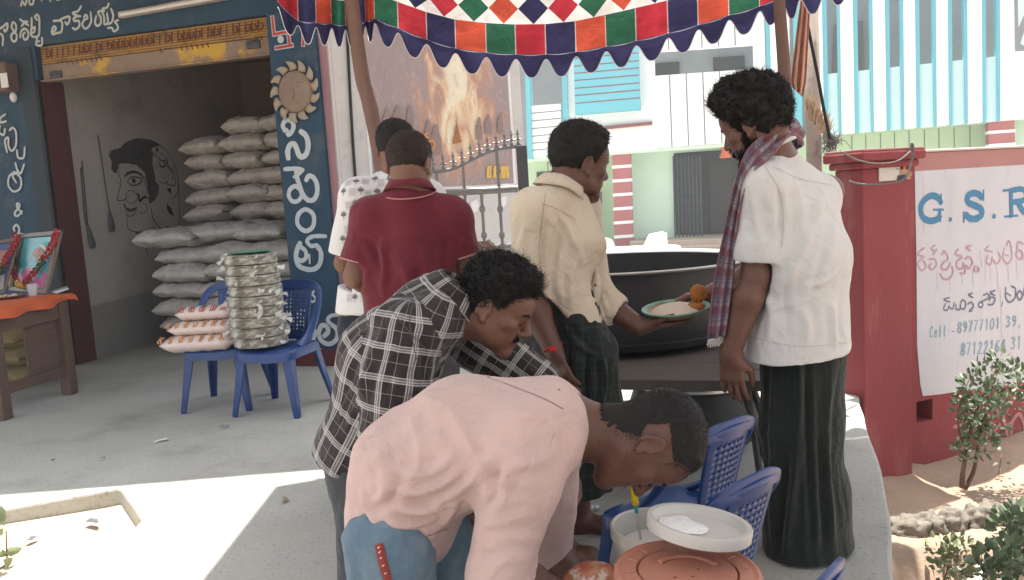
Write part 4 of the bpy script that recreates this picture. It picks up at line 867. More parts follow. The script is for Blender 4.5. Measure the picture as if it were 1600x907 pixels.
# ================================================================== THE TENT
VY = 4.25
def cloth_mat(name, kind):
    m = bpy.data.materials.new(name); m.use_nodes = True; n = m.node_tree.nodes; L = m.node_tree.links; p = n['Principled BSDF']; out = n['Material Output']
    p.inputs['Roughness'].default_value = .9; p.inputs['Specular IOR Level'].default_value = .1
    uv = n.new('ShaderNodeUVMap'); sp = n.new('ShaderNodeSeparateXYZ'); L.new(uv.outputs[0], sp.inputs[0])
    def mth(op, a, b=None):
        q = n.new('ShaderNodeMath'); q.operation = op
        for i, v in enumerate((a, b)):
            if v is None: continue
            if isinstance(v, (int, float)): q.inputs[i].default_value = v
            else: L.new(v, q.inputs[i])
        return q.outputs[0]
    def mixc(f, a, b):
        q = n.new('ShaderNodeMix'); q.data_type = 'RGBA'; L.new(f, q.inputs[0])
        for i, v in ((6, a), (7, b)):
            if isinstance(v, tuple): q.inputs[i].default_value = (*v, 1)
            else: L.new(v, q.inputs[i])
        return q.outputs[2]
    GREEN, RED, NAVY, ORANGE, WHITE = (.030, .115, .068), (.42, .035, .05), (.035, .033, .085), (.52, .085, .05), (.80, .77, .75)
    def ramp(fac, cols):
        r = n.new('ShaderNodeValToRGB'); r.color_ramp.interpolation = 'CONSTANT'; e = r.color_ramp.elements
        e[0].position = 0; e[0].color = (*cols[0], 1); e[1].position = .25; e[1].color = (*cols[1], 1)
        for k in (2, 3): q = e.new(k * .25); q.color = (*cols[k], 1)
        L.new(fac, r.inputs[0]); return r.outputs[0]
    s, t = sp.outputs[0], sp.outputs[1]
    fr = mth('FRACT', mth('DIVIDE', mth('ADD', s, 400), 4))
    sq = ramp(fr, [GREEN, RED, NAVY, ORANGE])
    s2 = mth('ADD', s, 399.88); fr2 = mth('FRACT', mth('DIVIDE', s2, 4)); dm = ramp(fr2, [ORANGE, NAVY, RED, GREEN])
    du = mth('ABSOLUTE', mth('SUBTRACT', mth('FRACT', s2), .5)); dv = mth('ABSOLUTE', mth('ADD', t, .52))
    isd = mth('LESS_THAN', mth('ADD', mth('DIVIDE', du, .5), mth('DIVIDE', dv, .52)), 1.0)
    c = mixc(mth('LESS_THAN', t, 0.0), sq, mixc(isd, WHITE, dm))
    c = mixc(mth('GREATER_THAN', t, 1.0), c, NAVY)
    c = mixc(mth('LESS_THAN', t, -1.06), c, mixc(mth('LESS_THAN', t, -2.1), sq, WHITE))
    # stitching along the seams
    fs = mth('ABSOLUTE', mth('SUBTRACT', mth('FRACT', mth('ADD', s, .5)), .5)); inband = mth('MULTIPLY', mth('GREATER_THAN', t, 0.02), mth('LESS_THAN', t, 1.0))
    sv = mth('MULTIPLY', mth('MULTIPLY', mth('LESS_THAN', fs, .018), inband), mth('GREATER_THAN', mth('FRACT', mth('MULTIPLY', t, 14)), .45))
    sh = mth('MULTIPLY', mth('LESS_THAN', mth('ABSOLUTE', mth('SUBTRACT', t, 1.05)), .018), mth('GREATER_THAN', mth('FRACT', mth('MULTIPLY', s, 14)), .5))
    c = mixc(mth('MAXIMUM', sv, sh), c, (.7, .68, .68))
    nz = n.new('ShaderNodeTexNoise'); nz.inputs['Scale'].default_value = 3; nz.inputs['Detail'].default_value = 5; L.new(uv.outputs[0], nz.inputs[0])
    hv = n.new('ShaderNodeHueSaturation'); L.new(c, hv.inputs['Color']); L.new(mth('ADD', mth('MULTIPLY', nz.outputs[0], .5), .75), hv.inputs['Value']); c = hv.outputs[0]
    L.new(c, p.inputs['Base Color'])
    tr = n.new('ShaderNodeBsdfTranslucent'); L.new(c, tr.inputs[0]); mx = n.new('ShaderNodeMixShader'); mx.inputs[0].default_value = .5
    L.new(p.outputs[0], mx.inputs[1]); L.new(tr.outputs[0], mx.inputs[2]); L.new(mx.outputs[0], out.inputs[0])
    b = n.new('ShaderNodeBump'); b.inputs['Strength'].default_value = .35; b.inputs['Distance'].default_value = .02
    n2 = n.new('ShaderNodeTexNoise'); n2.inputs['Scale'].default_value = 2.6; n2.inputs['Detail'].default_value = 6; n2.inputs['Distortion'].default_value = .8; L.new(uv.outputs[0], n2.inputs[0]); L.new(n2.outputs[0], b.inputs['Height']); L.new(b.outputs[0], p.inputs['Normal']); L.new(b.outputs[0], tr.inputs['Normal'])
    return m
M['valance'] = cloth_mat('valance_cloth', 0)
KS = [(-7, 434, 4), (-6, 466, 33), (-5, 494, 35.5), (-4, 518, 37), (-3, 540, 40), (-2, 556, 39), (-1, 571, 34), (0, 585, 29), (1, 622, 44), (2, 667, 62), (3, 712, 76), (4, 760, 82), (5, 806, 85), (6, 853, 85), (7, 900, 81), (8, 947, 73), (9, 994, 64), (10, 1044, 52), (11, 1091, 39), (12, 1139, 24), (13, 1187, 10), (14, 1222, -6), (15, 1250, -8), (16, 1290, -22), (17, 1330, -36)]
ks = np.array(KS, dtype=float)
def vtop(s): return np.interp(s, [-7, 0, 1, 2, 3, 5, 7, 9, 10, 12, 17], [37, 39, 41, 43, 45, 46.5, 47.5, 51, 51, 52, 52])
def valance():
    mb = MB(); uvs = []; NS = 24 * 24; s0, s1 = -7, 17; rows = [-3.2, -2.1, -1.55, -1.06, -.8, -.52, -.25, 0, .25, .5, .75, 1.0]; nscal = 8; NR = len(rows) + nscal
    pts = {}; U = {}
    for i in range(NS + 1):
        s = s0 + (s1 - s0) * i / NS; x = np.interp(s, ks[:, 0], ks[:, 1]); yb = np.interp(s, ks[:, 0], ks[:, 2]); h = vtop(s)
        ph = s % 1.0; c = abs(ph - .5) * 2     # 0 at a tongue's tip, 1 at the top of an arch
        sc_ = 8 + 29 * (.5 + .5 * math.cos(math.pi * min(1, c ** 1.3))) ** 1.0
        if s < 0: sc_ *= .95
        wav = .018 * math.sin(s * 2.1) + .012 * math.sin(s * 5.3 + 1) + (.07 * math.sin(s * 3.14 * 1.0) if s < -.3 else 0)
        for r in range(NR):
            if r < len(rows): t = rows[r]; y = yb - (1 - t) * h
            else: k = (r - len(rows) + 1) / nscal; t = 1 + .02 + k * .8; y = yb + sc_ * k
            Y = VY + wav * (.4 + .6 * max(0, t + 1) / 2) + .01 * noise.noise((s * 1.3, t * 1.5, 0)) + (.15 * (-.3 - s) * .25 if s < -.3 else 0) * -.6
            lean_ = (y - yb) * -.05
            pts[i, r] = at(x - lean_ * .6, y, Y); U[i, r] = (s, min(t, 1.0) if r < len(rows) else t)
    mb.grid(lambda i, j: pts[i, j], NS, NR - 1)
    for f in mb.f:
        for v in f: i, j = divmod(v, NR); uvs.append(U[i, j])
    return mb, uvs, {i: pts[i, 0] for i in range(NS + 1)}
tent = thing('tent_canopy', 'patchwork tent canopy with a scalloped valance of red green navy and orange squares', 'canopy', (0.2, VY, 2.3))
vm, vuv, toprow = valance()
obj('valance', vm, M['valance'], tent, smooth=180, uv=vuv)
mb = MB(); i_ = 0
trim = cat_rom([vm.v[k] for k in range(0)], 1) if 0 else None
NRr = 20
edge_pts = [Vector(vm.v[i * NRr + NRr - 1]) for i in range(0, 577)]
mb.tube(edge_pts, .0022, 5); obj('white_piping', mb, plain('piping', (.72, .70, .70), .8), tent, smooth=180)
M['roofcloth'] = bpy.data.materials.new('roof_cloth'); M['roofcloth'].use_nodes = True
_n = M['roofcloth'].node_tree.nodes; _L = M['roofcloth'].node_tree.links; _p = _n['Principled BSDF']; _p.inputs['Base Color'].default_value = (.38, .37, .36, 1); _p.inputs['Roughness'].default_value = .9
_t = _n.new('ShaderNodeBsdfTranslucent'); _t.inputs[0].default_value = (.32, .30, .29, 1); _m = _n.new('ShaderNodeMixShader'); _m.inputs[0].default_value = .35
_L.new(_p.outputs[0], _m.inputs[1]); _L.new(_t.outputs[0], _m.inputs[2]); _L.new(_m.outputs[0], _n['Material Output'].inputs[0])
mb = MB(); rowA = [toprow[i] for i in range(168, 577, 12)]; nA = len(rowA)
def rf(i, j):
    p = rowA[i]; t = j / 14; u = i / (nA - 1)
    x = p.x + (-1.02 + .06 * math.sin(t * 3) - p.x if i == 0 else 0) * min(1, t * 6); xr = 2.9
    x = (-1.22 + u * (xr + 1.22)) * min(1, t * 14) + p.x * (1 - min(1, t * 14))
    return Vector((x, p.y - 10.5 * t ** 1.5, p.z + .55 * math.sin(min(1, t * 1.0) * math.pi) * (1 - .5 * abs(u - .5)) + .02 * noise.noise((x * 2, t * 8, 0)) + .03))
mb.grid(rf, nA - 1, 14); obj('roof_cloth', mb, M['roofcloth'], tent, smooth=180)
M['pole'] = mat('wood_pole', (.21, .125, .10), .75, (.14, .085, .07), 8, .7, .2, 50, stretch=(6, 6, 1.2))
def pole(label, pts, r, Y):
    P = [at(x, y, Y) for x, y in pts]; d = (P[-1] - P[0]); low = P[-1] + d * ((0 - P[-1].z) / d.z) if True else None
    root = thing('tent_pole', label, 'pole', (low.x, low.y, 0), group='wooden poles of the tent'); mb = MB()
    Q = cat_rom([P[0] - (P[1] - P[0]).normalized() * .35, *P, Vector((low.x, low.y, 0))], 6)
    mb.tube(Q, [r * (1 + .06 * noise.noise((q.z * 3, r, 1))) for q in Q], 12); obj('shaft', mb, M['pole'], root, smooth=180)
pole('slanting dark wooden tent pole standing between the shop pillar and the poster', [(549, 0), (566, 120), (588, 215)], .037, 4.15)
pole('upright wooden tent pole rising behind the head of the man in the white shirt', [(1217, 0), (1224, 90), (1230, 180)], .031, 4.2)
# cloth, utility post, rope and tassel at the right end of the tent
M['peach'] = mat('peach_cloth', (.62, .36, .27), .9, (.5, .28, .21), 8, .7)
def hangcloth():
    mb = MB(); L_ = [(1252, -5), (1246, 40), (1240, 90), (1236, 128), (1241, 140)]; R_ = [(1266, -5), (1264, 40), (1261, 95), (1259, 128), (1254, 152)]
    L2, R2 = cat_rom([Vector((*p, 0)) for p in L_], 5), cat_rom([Vector((*p, 0)) for p in R_], 5); n = len(L2) - 1
    def f(i, j):
        q = L2[i] + (R2[i] - L2[i]) * (j / 14); return at(q.x, q.y, 4.5 + .03 * math.sin(j * 1.1) * (.3 + i / n) + .01 * noise.noise((i * .5, j * .7, 0)))
    mb.grid(f, n, 14); o = obj('hanging_cloth', mb, M['peach'], smooth=180); sol = o.modifiers.new('thick', 'SOLIDIFY'); sol.thickness = .002
    tag(o, 'peach coloured cloth hanging in folds beside the right tent pole', 'cloth')
hangcloth()
M['post'] = mat('shadow_dappled_post', (.42, .36, .31), .9, (.25, .21, .18), 4, .8, .3, 20, stain=((.16, .13, .11), 6, .5, .6, .8))  # dark blotches paint the shadow pattern falling on the utility pole
pt = gz(1285, 600); b = Vector((at(1271, 190, 5.6).x, 5.6, 0)); tpx = at(1266, -60, 5.6)
mb = MB(); mb.tube([b, at(1271, 190, 5.6), tpx], [.055, .05, .045], 12); tag(obj('shadow_dappled_post', mb, M['post'], smooth=180), 'grey utility pole with painted shadow blotches standing behind the peach cloth', 'post')
mb = MB(); mb.tube(cat_rom([at(x, y, 4.6) for x, y in ((1250, -20), (1262, 40), (1276, 110), (1288, 175), (1297, 218))], 6), .009, 6); tag(obj('guy_rope', mb, M['blackpaint'], smooth=180), 'black guy rope running down from the tent corner to the red pillar', 'rope')
def tassel(name, label, cat, spots, m, seed, n, L_, r):
    rr = random.Random(seed); mb = MB()
    for _ in range(n):
        x, y, Y, dx, dy = spots(rr); p = at(x, y, Y); d = Vector((dx + rr.uniform(-.3, .3), rr.uniform(-.4, .4), dy)).normalized(); l = L_ * rr.uniform(.5, 1.2)
        mb.tube([p, p + d * l * .6, p + d * l + Vector((rr.uniform(-.3, .3), 0, -.2)) * l * .2], [r, r, r * .3], 4)
    tag(obj(name, mb, m), label, cat)
M['straw'] = mat('straw', (.55, .44, .30), .9, (.35, .27, .19), 40, .8)
def sp1(rr): t = rr.random(); return (1258 + 36 * t + rr.uniform(-3, 3), 172 + 44 * t + rr.uniform(-12, 10), 5.0, .15, 1)
tassel('straw_tassel', 'bristly straw garland drooping behind the shoulder of the white shirted man', 'garland', sp1, M['straw'], 3, 240, .09, .0035)
def sp2(rr): return (1298 + rr.gauss(0, 6), 222 + rr.gauss(0, 6), 4.7, rr.uniform(-1, 1), rr.uniform(-1, 1))
tassel('wire_tangle', 'dark spiky tangle of wire ends at the foot of the guy rope', 'wire tangle', sp2, M['wire'], 5, 150, .06, .0022)
# ================================================================== THINGS
# ---- cement sacks
M['sack'] = mat('cement_sack', (.70, .65, .59), .8, (.36, .33, .295), 5, .8, .8, 14, stain=((.22, .2, .185), 4.5, .52, .68, .65), detail=11)
M['sackfront'] = mat('cement_sack_dusty', (.66, .64, .60), .8, (.36, .35, .33), 5, .8, .8, 14, stain=((.24, .235, .225), 4.5, .52, .68, .65), detail=11)
def sack_mesh(seed, L_=.60, W_=.42, H_=.192):
    nu, nv = 52, 40; mb = MB(); vs = []; off = Vector((seed * 3.7, seed, 0))
    for i in range(nu + 1):
        u = -1 + 2 * i / nu; au = abs(u); h = H_ * .5 * (1 - au ** 12) ** .5 * (1 - .22 * au ** 2); w = W_ * .5 * (.93 + .07 * (1 - au ** 4)) if au < .995 else W_ * .47
        h = max(h, .006)
        sag = -.014 * au ** 2 + .012 * noise.noise((u * 1.6, seed * 2.1, 0)); yb = .02 * noise.noise((u * 1.3, seed * 5.3, 2))
        for j in range(nv):
            g = 2 * math.pi * j / nv; cx, sz = math.cos(g), math.sin(g)
            px_ = math.copysign(abs(cx) ** .72, cx); pz = math.copysign(abs(sz) ** .85, sz)
            hh = h * (1 - .35 * abs(px_) ** 3)
            p = Vector((u * L_ * .5, px_ * w + yb, pz * hh + sag))
            k = -.010 * max(0, .3 - abs(noise.noise(Vector((p.x * 11, p.y * 9, p.z * 26)) + off * 3))) / .3 - .006 * max(0, .3 - abs(noise.noise(Vector((p.x * 30, p.y * 14, p.z * 40)) + off))) / .3 + .014 * noise.noise(p * 6 + off) + .008 * noise.noise(p * 15 + off) - .022 * max(0, .22 - abs(noise.noise(Vector((p.x * 6, p.y * 4, p.z * 12)) + off))) - .012 * max(0, .2 - abs(noise.noise(Vector((p.x * 14, p.y * 8, p.z * 9)) + off * 2)))
            p += Vector((0, cx * .4, sz)) * k; vs.append(p)
    fs = [(i * nv + j, i * nv + (j + 1) % nv, (i + 1) * nv + (j + 1) % nv, (i + 1) * nv + j) for i in range(nu) for j in range(nv)]
    fs += [tuple(range(nv - 1, -1, -1)), tuple(nu * nv + j for j in range(nv))]
    me = bpy.data.meshes.new('cement_sack'); me.from_pydata([tuple(v) for v in vs], [], fs); me.shade_smooth(); return me
SM = [sack_mesh(k) for k in range(7)]
for me in SM: me.materials.append(M['sack'])
SMF = [me.copy() for me in SM]
for me in SMF: me.materials.clear(); me.materials.append(M['sackfront'])
ORD = ['topmost', 'second from the top', 'third from the top', 'fourth from the top', 'fifth from the top', 'sixth from the top', 'seventh from the top', 'eighth from the top', 'ninth from the top', 'tenth from the top', 'eleventh from the top', 'twelfth from the top', 'thirteenth from the top', 'fourteenth from the top', 'fifteenth from the top']
fang = math.atan2(FF.u.y, FF.u.x); rr = random.Random(21)
def pile(px0, Ynear, ncol, tops, pitch, hgt, meshes, group, desc, colnames, turn=0.0, dx=.0):
    base = at(px0, 500, Ynear); base = Vector((base.x, base.y, 0))
    for c in range(ncol):
        N = tops[c]
        for k in range(N):
            me = meshes[rr.randrange(len(meshes))]; o = bpy.data.objects.new('cement_sack', me); COL.objects.link(o)
            j = rr.uniform(-.04, .04)
            p = base + FF.u * (c * pitch + .3 + j) - FF.n * (rr.uniform(-.05, .05) + dx * c + .2) ; p.z = hgt * (k + .55)
            o.location = p; o.rotation_euler = (rr.uniform(-.08, .08), rr.uniform(-.07, .07), fang + turn + rr.uniform(-.16, .16) + (math.pi if rr.random() < .5 else 0))
            o.scale = (rr.uniform(.96, 1.06) * pitch / .55, 1, rr.uniform(.92, 1.08))
            tag(o, f'{desc}, {ORD[N - 1 - k]} in the {colnames[c]} column', 'sack', group)
pile(302, 8.25, 3, [12, 13, 13], .43, .172, SM, 'cement sacks of the tall rear pile', 'grey sack of the tall rear pile', ['left', 'middle', 'right'])
pile(243, 7.55, 3, [6, 6, 6], .50, .166, SMF, 'cement sacks of the low front pile', 'dusty sack of the low front pile', ['left', 'middle', 'right'])
fb = at(236, 500, 7.55)
for k, (x, y, Y, rz, lab) in enumerate(((275, 381, 7.65, .15, 'dusty sack lying flat on the left end of the low front pile'), (345, 372, 7.75, .35, 'long dusty sack lying slantwise on top of the low front pile'), (425, 386, 7.7, -.1, 'sack on the low front pile, next to the blue pillar'))):
    o = bpy.data.objects.new('cement_sack', SMF[k]); COL.objects.link(o); p = at(x, y, Y); o.location = (p.x, p.y, .166 * 6 + .095 + (.02 if k == 1 else 0)); o.rotation_euler = (0.0, -.05 if k == 1 else 0, fang + rz); o.scale = (1.15 if k == 1 else 1, 1.3, 1.05)
    tag(o, lab, 'sack', 'cement sacks of the low front pile')
M['jute'] = mat('yellow_sack', (.42, .33, .16), .9, (.3, .24, .12), 9, .8, .3, 60)
for k in range(3):
    me = SM[k].copy(); me.materials.clear(); me.materials.append(M['jute']); o = bpy.data.objects.new('yellow_sack', me); COL.objects.link(o)
    p = at(15, 545, 6.5); o.location = (p.x - .05 * k, p.y, .09 + .15 * k); o.rotation_euler = (0, 0, fang + .1 * k)
    tag(o, f'yellowish sack stacked behind the wooden table legs, {["lowest", "middle", "top"][k]} of three', 'sack', 'yellowish sacks behind the wooden table')

# ---- blue plastic chairs
M['blueplastic'] = mat('blue_plastic', (.022, .064, .215), .3, (.016, .048, .175), 9, .8, spec=.5, stain=((.10, .14, .27), 12, .62, .8, .4))
def make_chair(label, group):
    root = thing('plastic_chair', label, 'chair', group=group); bm_ = M['blueplastic']
    def spt(x, y): return Vector((x, y, .425 - .012 * (1 - (x / .22) ** 2) + .03 * max(0, (y - .12) / .1) * -.4))
    mb = MB(); n = 14; ring = []
    def outline(k):   # rounded square seat, front wider
        g = 2 * math.pi * k / 48; c, s_ = math.cos(g), math.sin(g); x = math.copysign(abs(c) ** .45, c) * (.215 + .012 * s_); y = math.copysign(abs(s_) ** .45, s_) * .21
        return Vector((x, y, 0))
    for r_, dz in ((0, 0), (.35, 0), (.7, 0), (.9, 0), (.97, -.004), (1.0, -.016), (1.005, -.06), (.985, -.06), (.975, -.02), (.9, -.014), (.4, -.014)):
        for k in range(48):
            q = outline(k) * max(r_, .001); b_ = spt(q.x, q.y); mb.v.append((q.x, q.y, b_.z + dz))
    for i in range(10):
        for k in range(48): mb.f.append((i * 48 + k, i * 48 + (k + 1) % 48, (i + 1) * 48 + (k + 1) % 48, (i + 1) * 48 + k)); mb.m.append(0)
    obj('seat', mb, bm_, root, smooth=50)
    for sx in (-1, 1):
        for sy in (-1, 1):
            mb = MB(); top = Vector((sx * .185, sy * .18, .40)); bot = Vector((sx * .235, sy * (.225 if sy > 0 else .255), 0))
            ax, ay = Vector((-sx, 0, 0)), Vector((0, -sy, 0)); vs = []
            for p, w in ((top, .062), ((top + bot) / 2, .05), (bot + Vector((0, 0, .012)), .036), (bot, .034)):
                vs += [p, p + ax * w, p + ax * w + ay * .012, p + ax * .012 + ay * .012, p + ax * .012 + ay * w, p + ay * w]
            fs = [(i * 6 + k, i * 6 + (k + 1) % 6, (i + 1) * 6 + (k + 1) % 6, (i + 1) * 6 + k) for i in range(3) for k in range(6)] + [tuple(range(6)), tuple(range(18, 24))]
            mb.add(vs, fs); obj('leg', mb, bm_, root, smooth=20, bevel=.003)
    loop = [(.212, .06, .415), (.232, -.02, .47), (.238, -.10, .56), (.228, -.185, .68), (.19, -.245, .765), (.11, -.272, .806), (0, -.28, .815)]
    loop = loop + [(-x, y, z) for x, y, z in loop[-2::-1]]
    P = cat_rom([Vector(p) for p in loop], 6); mb = MB(); rs = []
    cen = Vector((0, -.12, .56)); vs = []; m_ = len(P)
    for i, p in enumerate(P):   # flat band whose broad side looks outwards/forwards
        t = (P[min(i + 1, m_ - 1)] - P[max(i - 1, 0)]).normalized(); inw = Vector((0 - p.x * .9, .0, .55 - p.z)); inw = (inw - t * inw.dot(t)).normalized(); w = .046 + .018 * max(0, 1 - abs(p.x) / .2); nn = t.cross(inw).normalized() * .008
        vs += [p + nn, p + inw * w * .5 + nn * 1.6, p + inw * w + nn, p + inw * w - nn, p + inw * w * .5 - nn * .2, p - nn]
    fs = [(i * 6 + k, i * 6 + (k + 1) % 6, (i + 1) * 6 + (k + 1) % 6, (i + 1) * 6 + k) for i in range(m_ - 1) for k in range(6)] + [tuple(range(6)), tuple(range((m_ - 1) * 6, m_ * 6))]
    mb.add(vs, fs); obj('back_frame', mb, bm_, root, smooth=40, bevel=.003)
    mb = MB(); nu, nv = 17, 31
    def sp_(i, j):
        u = -1 + 2 * i / nu; v = j / nv; w = .105 + .02 * v; z = .42 + .375 * v - .012 * (u * u) * v; y = -.195 - .085 * v ** 1.3 - .02 * (1 - u * u)
        return Vector((u * w, y, z))
    vs = [sp_(i, j) for i in range(nu + 1) for j in range(nv + 1)]
    fs = [(i * (nv + 1) + j, (i + 1) * (nv + 1) + j, (i + 1) * (nv + 1) + j + 1, i * (nv + 1) + j + 1) for i in range(nu) for j in range(nv) if not (i % 2 == 1 and j % 2 == 1 and 2 < i < nu - 3 and 4 < j < nv - 5)]
    mb.add(vs, fs); o = obj('perforated_splat', mb, bm_, root, smooth=60); sd_ = o.modifiers.new('thick', 'SOLIDIFY'); sd_.thickness = .006
    return root
GC = 'blue plastic chairs'
chA = make_chair('blue plastic chair carrying the wrapped stack of leaf plates', GC)
def put_chair(c, x, y, rz, z=0): c.location = (x, y, z); c.rotation_euler = (0, 0, rz); c.matrix_basis = Matrix.Translation((x, y, z)) @ Matrix.Rotation(rz, 4, 'Z')
put_chair(chA, -1.52, 5.08, R(164))
def more(label, x, y, rz, z=0):
    c = copy_tree(chA); c['label'] = label; put_chair(c, x, y, rz, z); return c
more('blue plastic chair in the shade carrying the plastic pouches', -1.95, 5.30, R(176))
def near(label, px, py, rz, s=.8):
    t = gz(px, py, .815 * s); c = more(label, t.x - .28 * s * math.sin(R(rz)), t.y + .28 * s * math.cos(R(rz)), R(rz)); c.scale = (s, s, s); return c
near('blue plastic chair, farther of the two beside the dark checked sarong', 1142, 656, 40, .78)
near('blue plastic chair holding the open white tub', 1178, 741, 40, .76)
near('blue plastic chair of which only the top of the backrest shows at the sarong hem', 1290, 897, 48, .74)

# ---- bundles of leaf plates
M['platestack'] = mat('wrapped_plates', (.52, .49, .41), .28, (.26, .24, .19), 17, .5, .9, 26, spec=.8, stain=((.80, .80, .77), 13, .47, .60, .9), stretch=(1, 1, 3.2), metal=.25)  # white patches in the colour stand for reflections on the plastic film
M['leafgreen'] = mat('green_leaf_plate', (.04, .22, .12), .4, (.25, .4, .3), 30, .5)
pc_ = at(400, 470, 5.06); rr = random.Random(2)
wordsB = ['lowest', 'second lowest', 'third lowest', 'fourth lowest', 'fifth lowest', 'fourth highest', 'third highest', 'second highest', 'topmost']
for k in range(9):
    z0 = .43 + k * .0655; c = Vector((pc_.x + rr.uniform(-.008, .008), pc_.y + rr.uniform(-.008, .008), z0)); r0 = .165 + rr.uniform(-.005, .006) + (.004 if k < 3 else 0)
    root = thing('plate_bundle', f'plastic wrapped bundle of leaf plates, {wordsB[k]} of the stack on the chair', 'plate bundle', c, group='bundles of leaf plates stacked on a chair')
    prof = [(.02, .002), (r0 * .7, .001), (r0 * .97, .004)]
    for q in range(9): prof += [(r0 + .003, .008 + q * .006), (r0 - .003, .011 + q * .006)]
    prof += [(r0 * .93, .064), (r0 * .8, .0655), (.02, .0655)]
    mb = MB(); sd0 = k * 3.1
    mb.lathe(prof, c, 56, wob=lambda g, i: 1 + .012 * noise.noise((math.cos(g) * 2, math.sin(g) * 2, sd0)) + .008 * noise.noise((math.cos(g) * 9, math.sin(g) * 9, sd0 + i * .15)))
    obj('plates', mb, M['platestack'], root, smooth=50)
    mb = MB()
    for q in range(5):    # knotted plastic ends
        g = rr.uniform(0, 6.28) if q else -1.2; p = c + Vector((math.cos(g) * r0, math.sin(g) * r0, rr.uniform(.01, .06)))
        for w in range(5):
            d = Vector((math.cos(g) + rr.uniform(-.7, .7), math.sin(g) + rr.uniform(-.7, .7), rr.uniform(-.6, .6))).normalized(); sdv = d.orthogonal().normalized(); l = rr.uniform(.018, .06)
            mb.add([p, p + d * l + sdv * l * .35, p + d * l * 1.1 - sdv * l * .3], [(0, 1, 2)])
    obj('plastic_knots', mb, glass_like('clear_plastic', (.85, .85, .82), .15, .55) if k == 0 else bpy.data.materials['clear_plastic'], root, smooth=0)
    if k == 8:
        mb = MB(); mb.lathe([(.001, .066), (r0 * .6, .067), (r0 * .9, .078), (r0 * .98, .079)], c, 40); obj('green_top_plate', mb, M['leafgreen'], root, smooth=50)
# ---- plastic pouches on the other chair
def pouch_mat():
    m = mat('pouch', (.72, .62, .58), .25, (.62, .5, .46), 8, .7, .3, 20, spec=.6); return m
M['pouch'] = pouch_mat(); M['pouchprint'] = mat('pouch_print', (.62, .20, .10), .4, (.7, .45, .2), 30, .6)
for k, (x0, x1, y, Y, hz, lab) in enumerate(((250, 372, 530, 5.13, .052, 'lowest shiny plastic pouch of the pile on the chair'), (262, 372, 507, 5.2, .046, 'middle shiny plastic pouch of the pile on the chair'), (275, 372, 489, 5.28, .048, 'topmost shiny pouch with red lettering on the pile'))):
    a = at(x0, y, Y); b = at(x1, y, Y); zc = .455 + k * .088; a.z = zc; b.z = zc; d = (b - a); root = thing('plastic_pouch', lab, 'pouch', (a + b) / 2, group='plastic pouches piled on the shaded chair')
    mb = MB(); P = [a + d * t for t in np.linspace(0, 1, 15)]; rs = [(.085 * min(1, (.35 + 1.6 * math.sin(math.pi * t))), max(.006, hz * min(1, 2.2 * math.sin(math.pi * t)) + .004 * math.sin(t * 31 + k))) for t in np.linspace(0, 1, 15)]
    mb.tube(P, rs, 20, flat=Vector((0, 1, 0))); obj('bag', mb, M['pouch'], root, smooth=180)
    PFm = Frame((a.x, a.y - .088, 0), (d.x, d.y)); st = Strokes(PFm, 0); mb = MB(); rr2 = random.Random(k + 4)
    for q in range(5 if k == 2 else 7):    # red printed letters along the upper side
        t = .14 + .17 * q if k == 2 else .06 + .13 * q
        if t > .95: continue
        cc = a + d * t; w = .030 if k == 2 else .024
        for kk in range(3 if k == 2 else 2):
            pp = []
            for ang in np.linspace(.5, 1.5, 5): 
                r_ = (.0875, hz * 1.035); g = math.pi * (.56 + .30 * (ang - .5)); yv = math.cos(g) * r_[0]; zv = math.sin(g) * r_[1]
                pp.append(cc + d.normalized() * (kk * .015 - .012 + .005 * math.sin(ang * 9 + kk + q)) + Vector((0, yv, zv)))
            mb.tube(pp, .0032 if k == 2 else .005, 5)
    obj('red_lettering' if k == 2 else 'orange_print', mb, plain('pouch_red', (.45, .06, .05), .4) if k == 2 else M['pouchprint'], root, smooth=180)

# ---- wooden table with framed portraits
M['wood'] = mat('old_wood', (.17, .105, .08), .65, (.10, .062, .05), 5, .8, .15, 40, stretch=(8, 1.5, 8), stain=((.3, .24, .2), 9, .6, .75, .4))
M['orange'] = mat('orange_cloth_cover', (.72, .155, .055), .75, (.6, .11, .04), 7, .7)
Tz = .75; ta = gz(8, 656); tb_ = gz(112, 616)
tdir = (tb_ - ta).normalized(); tnx = Vector((-tdir.y, tdir.x, 0))
wt = thing('wooden_table', 'old brown wooden table with an orange cloth beside the maroon door jamb', 'table', (ta.x - .5, ta.y + .3, 0))
TFr = Frame((ta.x, ta.y, 0), (tdir.x, tdir.y)); LN = (tb_ - ta).length
mb = MB(); mb.fbox(TFr, -.06, LN + .08, Tz - .03, Tz, -1.2, .04); obj('tabletop', mb, M['wood'], wt, smooth=0, bevel=.004)
for a0, d0 in ((0, 0), (LN, 0), (0, -1.12), (LN, -1.12)):
    mb = MB(); mb.fbox(TFr, a0 - .045, a0 + .045, 0, Tz - .031, d0 - .05, d0 + .03); obj('leg', mb, M['wood'], wt, smooth=0, bevel=.006)
mb = MB(); mb.fbox(TFr, .05, LN - .05, Tz - .17, Tz - .033, -.035, .015); mb.fbox(TFr, -.035, .012, Tz - .17, Tz - .033, -1.05, -.06)
obj('apron', mb, M['wood'], wt, smooth=0, bevel=.004)
mb = MB(); mb.fbox(TFr, .05, LN - .05, .16, .23, -.03, .01); mb.fbox(TFr, .30, LN - .05, .235, Tz - .172, -.03, -.015); obj('side_panel', mb, M['wood'], wt, smooth=0, bevel=.003)
